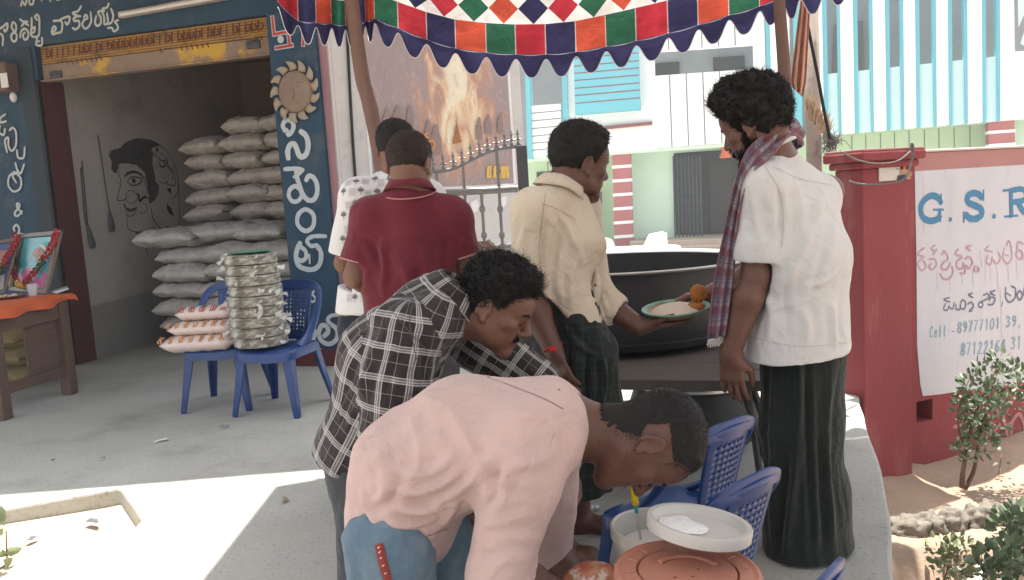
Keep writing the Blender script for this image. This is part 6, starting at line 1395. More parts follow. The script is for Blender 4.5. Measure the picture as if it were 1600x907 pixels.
def region_uv(V, Q, prims, frames):
    """per-face cloth panel (torso, sleeve ...) and its own flat coordinates in metres"""
    C = V[Q].mean(1); gs = sorted(frames); best = np.full(len(C), 9.); reg = np.zeros(len(C), int)
    for p in prims:
        d = pdist(p, C); m = d < best; best[m] = d[m]; reg[m] = p[-1]
    uv = np.zeros((len(Q), 4, 2))
    for g in gs:
        a, b, s, rad = frames[g][:4]; a, b, s = A3(a), A3(b), A3(s); w = b - a; w = w / np.sqrt(w @ w); s = s - w * (s @ w); s = s / np.sqrt(s @ s); p = np.cross(w, s)
        m = reg == g; X = V[Q[m]] - a; x, y, z = X @ s, X @ p, X @ w
        if len(frames[g]) > 4 and frames[g][4] == 'flat': u = x
        else:
            an = np.arctan2(y, x); an = np.where(an - an[:, :1] > math.pi, an - 2 * math.pi, an); an = np.where(an - an[:, :1] < -math.pi, an + 2 * math.pi, an); u = an * rad
        uv[m] = np.stack([u, z], -1)
    return uv.reshape(-1, 2), reg
def softobj(name, prims, h, mats, parent, carve=(), cuts=(), folds=(), crum=None, frames=None, smooth=2, early=(), ecarve=()):
    V, Q = soft(prims, h, carve, cuts, smooth, early, ecarve); prims = list(prims) + list(early)
    if folds or crum:
        N = vnormals(V, Q); d = np.zeros(len(V))
        if folds: d += fold_disp(V, folds, BVHTree.FromPolygons(V.tolist(), Q.tolist()))
        for c in (crum or ()): d += crumple(V, *c)
        V = V + N * d[:, None]
    uv = region_uv(V, Q, prims, frames)[0] if frames else None
    return obj(name, (V.tolist(), Q.tolist()), mats, parent, smooth=180, uv=uv)

# ---- heads, hands
class Head:
    def __init__(s, c, fwd, up, sc=1.0):
        f = Vector(fwd).normalized(); u = Vector(up); u = (u - f * u.dot(f)).normalized(); r = f.cross(u); s.c = Vector(c); s.sc = sc
        s.R = Matrix((r, f, u)).transposed(); s.Rn = np.array(s.R)
    def w(s, x, y, z): return s.c + s.R @ (Vector((x, y, z)) * s.sc)
    def E(s, c, r, k=.02, rx=0, rz=0, g=9):
        Rl = s.R @ Matrix.Rotation(rz, 3, 'Z') @ Matrix.Rotation(rx, 3, 'X'); return ell(s.w(*c), [q * s.sc for q in r], np.array(Rl), k * s.sc, g)
    def C(s, a, b, ra, rb, k=.012, g=9): return cone(s.w(*a), s.w(*b), ra * s.sc, rb * s.sc, k * s.sc, g)
    def prims(s):
        P = [s.E((0, -.006, .042), (.074, .094, .084), .03), s.E((0, .028, -.02), (.062, .062, .082), .03), s.E((0, .045, .045), (.062, .05, .045), .03)]
        for x in (-1, 1):
            P += [s.C((x * .052, .005, -.05), (x * .022, .072, -.088), .020, .018, .03), s.E((x * .043, .062, -.012), (.022, .020, .016), .022), s.E((x * .03, .066, -.048), (.02, .018, .022), .02),
                  s.E((x * .032, .0765, .0065), (.014, .0128, .0118), .004), s.C((x * .02, .086, .026), (x * .048, .074, .026), .0085, .006, .012), s.E((x * .0135, .099, -.0275), (.0085, .011, .0085), .006)]
            P.append(s.E((x * .0765, -.010, .0), (.0065, .016, .027), .008, rx=.22))
            ring = [(x * .0815, -.012 + .016 * math.cos(t) + .004 * math.sin(t), .001 + .027 * math.sin(t) + .0) for t in np.linspace(-1.2, 4.0, 11)]
            for a, b in zip(ring[:-1], ring[1:]): P.append(s.C(a, b, .0042, .0042, .004))
            P.append(s.E((x * .081, .0, -.028), (.005, .008, .009), .006)); P.append(s.E((x * .08, .008, -.004), (.005, .004, .007), .004))
        P += [s.C((0, .089, .022), (0, .111, -.018), .0085, .0115, .012), s.E((0, .1125, -.021), (.0115, .0105, .0095), .008), s.C((-.02, .087, -.053), (0, .0955, -.050), .0055, .0065, .006), s.C((.02, .087, -.053), (0, .0955, -.050), .0055, .0065, .006),
              s.C((-.017, .0865, -.0625), (.017, .0865, -.0625), .006, .006, .006), s.E((0, .0915, -.063), (.014, .008, .007), .006), s.E((0, .078, -.094), (.022, .018, .017), .02)]
        return P
    def carve(s, eyes=True):
        q = [s.C((-.02, .099, -.0575), (.02, .099, -.0575), .0036, .0036, .004)]
        for x in (-1, 1): q += ([s.E((x * .032, .098, .007), (.017, .012, .0095), .008)] if eyes else [s.C((x * .022, .0905, .003), (x * .045, .083, .003), .0022, .0018, .003)]) + [s.E((x * .0865, -.008, .001), (.005, .010, .017), .005), s.E((x * .006, .105, -.0345), (.004, .005, .003), .003)]
        return q
    def neck(s, base, r0=.062, r1=.055): return [cone(s.w(0, -.022, -.035), base, r1 * s.sc, r0, .035, 9)]
M['eye'] = plain('eye_white', (.26, .22, .2), .2); M['iris'] = plain('iris', (.02, .012, .01), .1)
M['hair'] = mat('black_hair', (.015, .0145, .0145), .55, (.021, .020, .020), 30, .8, spec=.16); M['hairbrown'] = mat('dark_brown_hair', (.028, .019, .016), .55, (.036, .025, .02), 30, .8, spec=.16)
def skin(name, c):
    m = mat(name, c, .40, tuple(x * .72 for x in c), 9, .8, .25, 260, spec=.45, stain=((c[0] * .55, c[1] * .45, c[2] * .45), 22, .52, .76, .6)); return m
def face_parts(H, root, eyes=True, brows=True, hm=None):
    if eyes:
        for x in (-1, 1):
            mb = MB(); rt = H.R; mb.ball(H.w(x * .032, .0768, .006), (.0122 * H.sc,) * 3, 14, 10); e = obj('eye', mb, M['eye'], root, smooth=180)
            mb = MB(); mb.ball(H.w(x * .032, .0844, .004), (.0052 * H.sc, .005 * H.sc, .0052 * H.sc), 10, 8); obj('iris', mb, M['iris'], e, smooth=180)
    else:
        for x in (-1, 1): mb = MB(); mb.tube(cat_rom([H.w(x * .020, .0895, .001), H.w(x * .033, .0908, -.0025), H.w(x * .047, .0815, .0005)], 4), [.0013 * H.sc] * 9, 6); obj('eyelashes', mb, hm or M['hair'], root, smooth=180)
    if brows:
        for x in (-1, 1):
            mb = MB()
            mb.tube(cat_rom([H.w(x * .013, .0975, .0245), H.w(x * .03, .0945, .0295), H.w(x * .051, .0805, .0255)], 5), [(.0045 * H.sc, .003 * H.sc)] * 9 + [(.003, .0015)] * 2, 6, flat=H.R @ Vector((0, 0, 1))); obj('eyebrow', mb, hm or M['hair'], root, smooth=180)
HL_Y = [-.11, -.06, -.03, -.012, .0, .022, .034, .05, .066, .11]; HL_Z = [-.060, -.058, -.04, -.005, .028, .012, .04, .062, .078, .09]
def hairdo(H, root, mt, thick, n, length, curl=0.0, lift=.6, seed=1, width=.0022, HLZ=None, flow=(0, -.6, -.5), fall=0.0, side_thin=1.0, capnoise=.25, lofts=None, jit=.28, cap=True, capin=-.004, on=None):
    """a scalp cap plus locks; lofts adds volume by region"""
    hz = HLZ or HL_Z; rr = random.Random(seed); C0 = Vector((0, -.006, .042)); RD = Vector((.0755, .0955, .0855))
    def edge(p): return p.z - np.interp(p.y, HL_Y, hz)
    def th(p):
        t = thick * min(1, max(0, .22 + edge(p) / .05)); t *= (side_thin + (1 - side_thin) * min(1, max(0, (p.z - .03) / .07)))
        if lofts: t *= lofts(p)
        return t
    mb = MB(); nu, nv = (96, 64) if on is None else (220, 150); idx = {}
    for i in range(nv + 1):
        for j in range(nu):
            ph = math.pi * i / nv; g = 2 * math.pi * j / nu; d = Vector((math.sin(ph) * math.cos(g), math.sin(ph) * math.sin(g), math.cos(ph))); p = C0 + Vector((RD.x * d.x, RD.y * d.y, RD.z * d.z))
            if edge(p) < capin + (.010 * noise.noise(d * 14) + .008 * noise.noise(d * 60) if capin > 0 else 0): continue
            b0 = p
            if on is not None and abs(p.x) > .058 and -.046 < p.y < .03 and p.z < .042: continue
            if on is not None:
                q0 = H.w(*(p + d * .06)); h_ = on.ray_cast(q0, (H.w(*p) - q0).normalized())
                if h_[0] is not None: b0 = H.R.transposed() @ ((h_[0] - H.c) / H.sc)
            q = b0 + d * (.0015 + th(p) * .8 * (1 + capnoise * (noise.noise(d * 7 + Vector((seed, 0, 0))) + .6 * noise.noise(d * 19 + Vector((seed, 1, 0))))))
            idx[i, j] = len(mb.v); mb.v.append(tuple(H.w(*q)))
    for i in range(nv):
        for j in range(nu):
            k = [(i, j), (i + 1, j), (i + 1, (j + 1) % nu), (i, (j + 1) % nu)]
            if all(q in idx for q in k): mb.f.append(tuple(idx[q] for q in k)); mb.m.append(0)
    cap = obj('hair', mb, mt, root, smooth=180) if cap else root
    st = MB(); fl = Vector(flow); cnt = 0
    while cnt < n:
        d = Vector((rr.gauss(0, 1), rr.gauss(0, 1), rr.gauss(0, 1))).normalized(); p = C0 + Vector((RD.x * d.x, RD.y * d.y, RD.z * d.z))
        if edge(p) < 0 or (on is not None and ((not cap and rr.random() > min(1, (edge(p) / .032)) ** 1.4) or (abs(p.x) > .056 and -.048 < p.y < .032 and p.z < .044))): continue
        if on is not None:
            q0 = H.w(*(p + d * .06)); h_ = on.ray_cast(q0, (H.w(*p) - q0).normalized())
            if h_[0] is not None: p = H.R.transposed() @ ((h_[0] - H.c) / H.sc)
        cnt += 1; t_ = th(p); ln = length * rr.uniform(.6, 1.25) * (.45 + .55 * min(1, t_ / max(1e-6, thick))); p0 = p + d * t_ * rr.uniform(.2, .85)
        tg = (fl - d * fl.dot(d)); tg = tg.normalized() if tg.length > 1e-4 else d.orthogonal(); dr = (d * lift + tg * (1 - lift) + Vector((rr.gauss(0, jit), rr.gauss(0, jit), rr.gauss(0, jit)))).normalized()
        sdv = dr.cross(d); sdv = sdv.normalized() if sdv.length > 1e-3 else dr.orthogonal().normalized(); up = sdv.cross(dr); ph = rr.uniform(0, 6.28); K = 6; vs = []
        for k in range(K):
            u = k / (K - 1); c = p0 + dr * ln * u + (sdv * math.cos(ph + u * 7) + up * math.sin(ph + u * 7)) * curl * ln * u ** .7 + Vector((0, 0, -fall * ln * u * u)); w = width * (1 - .75 * u)
            vs += [H.w(*(c + sdv * w)), H.w(*(c - sdv * w))]
        st.add(vs, [(2 * k, 2 * k + 1, 2 * k + 3, 2 * k + 2) for k in range(K - 1)])
    obj('hair_locks' if cap is not root else 'cropped_hair', st, mt, cap, smooth=180); return cap
def whiskers(H, root, mt, name, pts, n, ln, seed, width=.0012, on=None):
    """short hairs over face patches given as local (centre, radii)"""
    rr = random.Random(seed); st = MB()
    for (c, r, dr0) in pts:
        for _ in range(n):
            q = Vector((rr.gauss(0, .5), rr.gauss(0, .5), rr.gauss(0, .5))); p = Vector(c) + Vector((q.x * r[0], q.y * r[1], q.z * r[2])); d = (Vector(dr0) + Vector((rr.gauss(0, .25), rr.gauss(0, .25), rr.gauss(0, .25)))).normalized(); s_ = d.orthogonal().normalized()
            if on is not None:
                k_ = on.find_nearest(H.w(*p))
                if k_[0] is None or (k_[0] - H.w(*p)).length > .03: continue
                nl = (H.R.transposed() @ k_[1]).normalized(); nl = nl if nl.y > -.4 else -nl; p = H.R.transposed() @ ((k_[0] - H.c) / H.sc) + nl * .0006
                d = (d - nl * d.dot(nl) * .85 + nl * .22).normalized(); s_ = d.cross(nl).normalized()
            st.add([H.w(*(p + s_ * width)), H.w(*(p - s_ * width)), H.w(*(p + d * ln * .6 - s_ * width * .6)), H.w(*(p + d * ln * .6 + s_ * width * .6)), H.w(*(p + d * ln))], [(0, 1, 2, 3), (3, 2, 4)])
    return obj(name, st, mt, root, smooth=180)
def hand(wrist, d, n, curl=.35, spread=.06, thumb=1, sc=1.0, tcurl=.3, curls=None, g=8):
    """d: towards the fingers, n: out of the back of the hand, thumb: +1 / -1 side (along d x n)"""
    d = Vector(d).normalized(); n = Vector(n); n = (n - d * n.dot(d)).normalized(); s = d.cross(n) * thumb; w = Vector(wrist); P = []
    c0 = w + d * .02 * sc; c1 = w + d * .080 * sc
    P.append(slab_(w - d * .01, w + d * .03 * sc, (.027 * sc, .020 * sc), (.034 * sc, .017 * sc), s, .02, g)); P.append(slab_(c0, c1, (.031 * sc, .0155 * sc), (.040 * sc, .0125 * sc), s, .015, g))
    P.append(ell(w + d * .04 * sc + s * .022 * sc - n * .008 * sc, (.017 * sc, .017 * sc, .017 * sc), None, .02, g))
    L_ = [.076, .084, .078, .060]
    for i in range(4):
        o = (1.5 - i) * .0195 * sc; b = c1 + s * o + d * (.006 - .004 * abs(i - 1)) * sc; dd = (d + s * (1.5 - i) * spread).normalized(); cu = (curls[i] if curls else curl) ; p = b - d * .012 * sc; r = (.0096, .0088, .0079, .0068); P.append(cone(p, b, .010 * sc, r[0] * sc, .008, g))
        ang = cu * .7; p = b
        for k, fr in enumerate((.48, .30, .22)):
            ax = dd * math.cos(ang) - n * math.sin(ang); q = p + ax * L_[i] * fr * sc * (.92 if i == 3 else 1); P.append(cone(p, q, r[k] * sc, r[k + 1] * sc, .0035, g)); p = q; ang += cu * (1.0 if k == 0 else .7)
    tb = w + d * .028 * sc + s * .026 * sc - n * .008 * sc; t1 = tb + (d * .72 + s * .62 - n * .3).normalized() * .040 * sc; t2 = t1 + (d * (.95) + s * (.25 - tcurl) - n * (.25 + tcurl * .5)).normalized() * .030 * sc; t3 = t2 + (d * .95 - s * tcurl * .8 - n * (.2 + tcurl * .5)).normalized() * .024 * sc
    P += [cone(tb, t1, .014 * sc, .0115 * sc, .012, g), cone(t1, t2, .0112 * sc, .0098 * sc, .005, g), cone(t2, t3, .0098 * sc, .0078 * sc, .004, g)]
    return P
def yoke(nb, shs, r0=.066, r1=.078, k=.05, dz=-.03):
    b = Vector(nb) + Vector((0, 0, dz)); return [cone(b, s, r0, r1, k, 0) for s in shs]
def collar(root, nb, axis, front, r, m, rise=.034, drop=.042, flare=.020, gap=.9, tip=.03, name='collar', uv=False):
    ax = Vector(axis).normalized(); f = Vector(front); f = (f - ax * f.dot(ax)).normalized(); s = ax.cross(f); n = 40; vs = []; uvs = []
    for i in range(n + 1):
        t = gap / 2 + (6.2832 - gap) * i / n; d = f * math.cos(t) + s * math.sin(t); e = max(0, math.cos(t)) ** 3; c = Vector(nb) + f * .012 * e
        vs += [c + d * r - ax * .012, c + d * (r - .002) + ax * rise * .6 * (1 - .35 * e), c + d * (r + .003) + ax * rise * (1 - .45 * e), c + d * (r + .010) + ax * (rise * .8 * (1 - .5 * e)), c + d * (r + .010 + flare * .6) + ax * (rise - drop * .6 - tip * .3 * e), c + d * (r + .010 + flare) + ax * (rise - drop - tip * e)]
    fs = [(6 * i + k, 6 * i + k + 1, 6 * i + k + 7, 6 * i + k + 6) for i in range(n) for k in range(5)]
    for q in fs:
        for v in q: i, k = divmod(v, 6); uvs.append((i * .011, k * .016))
    o = obj(name, (vs, fs), m, root, smooth=180, uv=uvs); o.modifiers.new('t', 'SOLIDIFY').thickness = .003; return o
def decal(root, target, name, lines, m, lift=.0015):
    """thin seams and marks laid on the cloth: (picture points, half width in metres)"""
    bv = world_bvh(target); mb = MB()
    for pts, w in lines:
        P = []
        for q in cat_rom([Vector((x, y, 0)) for x, y in pts], 6):
            h_ = bv.ray_cast(CAM, ray(q.x, q.y))
            if h_[0] is not None: P.append((h_[0], h_[1] if h_[1].dot(ray(q.x, q.y)) < 0 else -h_[1]))
        vs = []
        for i in range(len(P)):
            t = (P[min(i + 1, len(P) - 1)][0] - P[max(i - 1, 0)][0]).normalized(); sd_ = P[i][1].cross(t).normalized(); vs += [P[i][0] + P[i][1] * lift + sd_ * w, P[i][0] + P[i][1] * lift - sd_ * w]
        if len(P) > 1: mb.add(vs, [(2 * i, 2 * i + 1, 2 * i + 3, 2 * i + 2) for i in range(len(P) - 1)])
    if mb.v: return obj(name, mb, m, root, smooth=180)
def arm(sh, el, wr, r=(.052, .045, .031), k=.02):
    sh, el, wr = Vector(sh), Vector(el), Vector(wr); f = (wr - el)
    return [cone(sh, el, r[0], r[1] * .93, .03), cone(el, el + f * .3, r[1] * .93, r[1] * 1.04, k), cone(el + f * .3, wr, r[1] * 1.04, r[2], k)]
def foot(ank, d, L_=.25, g=7):
    d = Vector(d); d.z = 0; d.normalize(); s = Vector((d.y, -d.x, 0)); a = Vector(ank); P = [cone(a, (a.x, a.y, .045) , .04, .042, .03, g)]
    h = Vector((a.x, a.y, .03)) - d * .045; P += [ell(h, (.034, .034, .032), None, .03, g), slab_(h, Vector((a.x, a.y, .035)) + d * L_ * .42, (.034, .036), (.044, .026), s, .03, g), slab_(Vector((a.x, a.y, .032)) + d * L_ * .36, Vector((a.x, a.y, .017)) + d * L_ * .58, (.044, .024), (.045, .014), s, .02, g)]
    for i in range(5):
        b = Vector((a.x, a.y, .014)) + d * L_ * (.60 - .02 * i) + s * (.034 - .017 * i) * 1; P.append(cone(b, b + d * (.038 - .004 * i), .012 - .0012 * i, .010 - .001 * i, .006, g))
    return P
def person(label, loc): return thing('person', label, 'person', loc)
def world_bvh(o):
    bpy.context.view_layer.update(); mw = o.matrix_world; return BVHTree.FromPolygons([mw @ v.co for v in o.data.vertices], [tuple(p.vertices) for p in o.data.polygons])
# ---- cloth materials
def cloth(name, c, c2=None, rough=.85, pattern=None, bump=.25, bscale=9, weave=True, stain=None, scale=4):
    m = mat(name, c, rough, c2, scale, .8, 0, spec=.15, stain=stain); n = m.node_tree.nodes; L = m.node_tree.links; p = n['Principled BSDF']
    p.inputs['Sheen Weight'].default_value = .15
    tc = n.new('ShaderNodeTexCoord'); nz = n.new('ShaderNodeTexNoise'); nz.inputs['Scale'].default_value = bscale * 1.5; nz.inputs['Detail'].default_value = 6; nz.inputs['Roughness'].default_value = .48; nz.inputs['Distortion'].default_value = .9; L.new(tc.outputs['Object'], nz.inputs[0])
    n2 = n.new('ShaderNodeTexNoise'); n2.inputs['Scale'].default_value = 330; L.new(tc.outputs['Object'], n2.inputs[0])
    ad = n.new('ShaderNodeMath'); ad.operation = 'MULTIPLY_ADD'; L.new(n2.outputs[0], ad.inputs[0]); ad.inputs[1].default_value = .03; L.new(nz.outputs[0], ad.inputs[2])
    b = n.new('ShaderNodeBump'); b.inputs['Strength'].default_value = bump; b.inputs['Distance'].default_value = .025; L.new(ad.outputs[0], b.inputs['Height']); L.new(b.outputs[0], p.inputs['Normal'])
    return m
def stripes_mat(name, base, sets, rough=.85, bump=.2, noise_amt=.35, warp=.004):
    """sets: (axis, period, [(centre, half width)...], colour, strength) drawn in cloth metres"""
    m = cloth(name, base, None, rough, bump=bump); n = m.node_tree.nodes; L = m.node_tree.links; p = n['Principled BSDF']
    src = p.inputs['Base Color'].links[0].from_socket; uv = n.new('ShaderNodeUVMap'); wn = n.new('ShaderNodeTexNoise'); wn.inputs['Scale'].default_value = 9; L.new(uv.outputs[0], wn.inputs[0])
    wv = n.new('ShaderNodeVectorMath'); wv.operation = 'MULTIPLY_ADD'; L.new(wn.outputs['Color'], wv.inputs[0]); wv.inputs[1].default_value = (warp * 2,) * 3; L.new(uv.outputs[0], wv.inputs[2]); sp = n.new('ShaderNodeSeparateXYZ'); L.new(wv.outputs[0], sp.inputs[0])
    def mth(op, a, b=None):
        q = n.new('ShaderNodeMath'); q.operation = op
        for i, v in enumerate((a, b)):
            if v is None: continue
            if isinstance(v, (int, float)): q.inputs[i].default_value = v
            else: L.new(v, q.inputs[i])
        return q.outputs[0]
    for axis, per, bands, colr, stg in sets:
        x = mth('MULTIPLY', mth('FRACT', mth('ADD', mth('DIVIDE', sp.outputs[axis], per), 50)), per); tot = None
        for c, hw in bands:
            d = mth('ABSOLUTE', mth('SUBTRACT', x, c)); f = mth('LESS_THAN', d, hw); tot = f if tot is None else mth('MAXIMUM', tot, f)
        mx = n.new('ShaderNodeMix'); mx.data_type = 'RGBA'; L.new(mth('MULTIPLY', tot, stg), mx.inputs[0]); L.new(src, mx.inputs[6]); mx.inputs[7].default_value = (*colr, 1); src = mx.outputs[2]
    L.new(src, p.inputs['Base Color']); return m
# ================================================================== THE PEOPLE
V3 = Vector
HB, HS = .0048, .0052      # body and cloth mesh steps
skD = skin('skin_deep', (.145, .068, .050)); skM = skin('skin_brown', (.185, .088, .060)); skL = skin('skin_warm', (.22, .105, .07)); skP = skin('skin_reddish', (.18, .084, .060))

# ---------------------------------------------------------------- man in the pink shirt, bent over the tubs
def pink_man():
    Y = 1.70; root = person('man in a dusty pink shirt and blue jeans bent double over the curd tub', (at(600, 820, Y).x, Y + .05, 0))
    H = Head(at(1006, 686, Y), (.03, -.02, -1.0), (.995, .03, .04), 1.04)
    pel = at(598, 800, Y + .06); mid = at(725, 690, Y + .05); c7 = at(856, 662, Y + .03); nb = at(893, 672, Y + .03)
    sd = V3((.05, 1, .05))
    shN = at(826, 700, Y - .10); elN = at(782, 898, Y - .15); wrN = at(905, 950, Y - .12)
    shF = at(850, 690, Y + .22); elF = at(850, 850, Y + .26); wrF = at(930, 950, Y + .2)
    body = H.prims() + H.neck(nb, .060, .054)
    body += [slab_(nb, c7, (.07, .06), (.12, .07), sd, .04), slab_(c7, mid, (.13, .08), (.14, .09), sd, .05), slab_(mid, pel, (.13, .08), (.11, .07), sd, .05)]
    body += arm(shN, elN, wrN) + arm(shF, elF, wrF) + hand(wrN, (wrN - elN), (-.3, -.2, .9), .5, thumb=-1) + hand(wrF, (wrF - elF), (-.3, .2, .9), .5, thumb=1)
    for sy, px_ in ((-.10, 592), (.12, 668)):
        kn = at(px_ + 18, 1010, Y + sy); an = V3((kn.x - .10, kn.y, .09)); hp = V3((pel.x + .01, pel.y + sy * .7, pel.z - .06))
        body += [cone(hp, kn, .07, .055, .03), cone(kn, an, .055, .036, .02)] + foot(an, (1, 0, 0))
    bd = softobj('body', body, HB, skD, root, carve=H.carve(False)); face_parts(H, root, eyes=False)
    # very short hair, a little longer on top
    HZ = [-.074, -.068, -.048, -.008, .02, .012, .04, .066, .084, .095]
    hairdo(H, root, M['hair'], .008, 6500, .008, lift=.55, seed=3, width=.0009, HLZ=HZ, flow=(0, .8, .1), side_thin=.25, capnoise=.3, jit=.2, capin=.016, on=world_bvh(bd), lofts=lambda p: 1 + 1.6 * max(0, min(1, (p.y - .02) / .06)) * max(0, min(1, (p.z - .07) / .03)))
    hairdo(H, root, M['hair'], .0005, 24000, .0035, lift=.25, seed=5, width=.00042, HLZ=[z - .034 for z in HZ[:4]] + [z - .022 for z in HZ[4:]], flow=(0, -.3, -.6), capnoise=0, jit=.3, cap=False, on=world_bvh(bd))
    # shirt
    m = cloth('pink_shirt', (.64, .475, .44), (.55, .395, .365), stain=((.42, .34, .33), 6, .52, .74, .6), bump=1.0, bscale=6)
    k1 = at(640, 735, Y + .055)
    P = [slab_(c7, mid, (.185, .092), (.19, .132), sd, .05, 0), slab_(mid, k1, (.19, .132), (.185, .122), sd, .05, 0), slab_(k1, at(612, 790, Y + .06), (.185, .126), (.185, .102), sd, .05, 0), slab_(at(640, 770, Y + .06), at(612, 846, Y + .06), (.185, .118), (.20, .098), sd, .04, 0), slab_(at(650, 780, Y + .06), at(662, 826, Y + .04), (.17, .085), (.165, .07), sd, .05, 0),
         slab_(nb, c7, (.075, .060), (.15, .082), sd, .04, 0), cone(at(828, 694, Y - .09), at(812, 745, Y - .12), .094, .086, .045, 1), cone(at(812, 745, Y - .12), elN, .084, .064, .03, 1), cone(elN, elN + (wrN - elN) * .12, .064, .060, .03, 1), cone(at(850, 690, Y + .2), elF, .095, .075, .04, 2)]
    P += [cone(at(886, 640, Y + .02), at(886, 720, Y - .03), .024, .026, .03, 0)]
    cuff = elN + (wrN - elN) * .36
    cuts = [(cuff, (wrN - elN) * 1.0 + V3((.07, 0, -.0)))] if 0 else []
    carve = [cone(nb - (c7 - nb) * .1, nb - (c7 - nb) * .9, .070, .085, .01), cone(elN + (wrN - elN) * .22, wrN, .050, .060, .008), slab_(at(606, 868, Y + .06), at(600, 940, Y + .06), (.182, .088), (.182, .088), sd, .008)]
    A_ = lambda *q: [at(x, y, Y - .16 + dz) for x, y, dz in q]
    folds = [(A_((655, 800, .02), (700, 775, 0), (745, 745, 0), (775, 705, 0)), .014, .012), (A_((610, 790, .02), (650, 800, 0), (700, 790, 0), (715, 780, 0)), .010, .010), (A_((600, 760, .04), (640, 770, .0), (690, 760, 0), (740, 720, 0)), .012, .009),
             (A_((570, 800, .03), (600, 790, 0), (620, 765, 0), (625, 735, .02)), .010, -.008), (A_((590, 700, .06), (600, 740, .02), (598, 790, .02)), .012, .006), (A_((640, 650, .08), (655, 700, .02), (650, 760, 0)), .014, .007), (A_((700, 640, .04), (730, 690, 0), (755, 740, 0)), .013, .008),
             (A_((760, 800, 0), (775, 760, 0), (770, 720, 0)), .012, -.010), (A_((745, 860, 0), (790, 840, -.03), (840, 850, 0)), .011, .003), (A_((740, 830, 0), (790, 815, -.03), (850, 800, 0)), .012, .003), (A_((770, 690, -.02), (820, 720, -.04), (870, 715, 0)), .016, .006), (A_((760, 890, 0), (800, 875, -.03), (835, 872, 0)), .009, .003), (A_((640, 612, .12), (700, 640, .05), (760, 690, .0)), .02, .006), (A_((560, 760, .05), (575, 800, .02), (600, 835, .0)), .01, .007), (A_((600, 815, 0), (640, 822, 0), (690, 806, 0)), .009, .009), (A_((625, 745, 0), (668, 742, 0), (715, 715, 0)), .012, .009), (A_((612, 772, 0), (655, 782, 0), (700, 765, 0), (735, 735, 0)), .009, -.009), (A_((780, 770, 0), (800, 735, 0), (845, 725, 0)), .012, .006), (A_((765, 800, 0), (800, 782, 0), (850, 790, 0)), .010, .002), (A_((560, 735, 0), (590, 720, 0), (620, 690, 0)), .014, .006), (A_((800, 640, 0), (850, 655, 0), (880, 690, 0)), .014, .006), (A_((680, 830, .05), (705, 800, .0), (718, 780, 0)), .01, .008)]
    sh = softobj('shirt', P, HS, m, root, carve=carve, folds=folds, crum=[(6, .008, 3, (1, 1, 1)), (15, .003, 8)], frames={0: (pel, c7, sd, .17), 1: (shN, elN, sd, .08), 2: (shF, elF, sd, .08)})
    mb = MB()
    for x, y, r in ((762, 590, .005), (795, 578, .0025), (873, 610, .0025)): pass
    decal(sh, sh, 'shoulder_seam', [([(764, 591), (800, 604), (850, 624), (880, 640)], .0012), ([(556, 826), (600, 842), (650, 842), (700, 826)], .0011)], plain('seam_pink', (.27, .18, .17), .9))
    decal(sh, sh, 'dark_spots', [([(761, 590), (765, 591)], .004), ([(794, 577), (797, 578)], .002), ([(872, 609), (875, 611)], .002)], M['dark'], .002)
    # jeans
    mj = cloth('blue_jeans', (.16, .24, .31), (.10, .16, .22), .9, bump=.4, bscale=14, stain=((.30, .36, .40), 8, .5, .75, .6))
    P = [slab_(at(616, 815, Y + .06), at(612, 860, Y + .06), (.150, .075), (.17, .098), sd, .04, 0)]
    ends = []
    for sy, px_, r in ((-.08, 600, .098), (.13, 676, .092)):
        hp = at(px_ + 8, 850, Y + sy); kn = at(px_ + 20, 1010, Y + sy); an = V3((kn.x - .10, kn.y, .07)); P += [cone(hp, kn, r, .085, .03, 1), cone(kn, an, .085, .075, .02, 1)]
    jn = softobj('jeans', P, HS, mj, root, carve=[slab_(at(606, 782, Y + .06), at(610, 760, Y + .06), (.15, .085), (.15, .085), sd, .005)], crum=[(11, .007, 5), (26, .002, 2)])
    mb = MB(); tapes = cat_rom([at(x, y, Y - d) for x, y, d in ((588, 852, .185), (594, 872, .188), (604, 905, .188), (612, 940, .187))], 8); w = at(592, 870, Y - .19) - at(582, 872, Y - .19); vs = []
    for q in tapes: vs += [q - w * .75, q + w * .75]
    mb.add(vs, [(2 * i, 2 * i + 1, 2 * i + 3, 2 * i + 2) for i in range(len(tapes) - 1)]); o = obj('red_side_tape', mb, cloth('red_tape', (.34, .06, .05), None), jn, smooth=180); o.modifiers.new('s', 'SHRINKWRAP').target = jn; o.modifiers['s'].offset = .002; o.modifiers.new('t', 'SOLIDIFY').thickness = .0015
    mb = MB()
    for i in range(3, len(tapes) - 2, 3):
        q = tapes[i]; t = (tapes[i + 1] - tapes[i - 1]).normalized(); mb.add([q - w * .3 - t * .003, q + w * .25 - t * .005, q + w * .1 - t * .003, q - w * .2 - t * .0005], [(0, 1, 2, 3)])
    o2 = obj('white_tape_marks', mb, M['whitepaint'], jn, smooth=0); o2.modifiers.new('s', 'SHRINKWRAP').target = jn; o2.modifiers['s'].offset = .0045
pink_man()

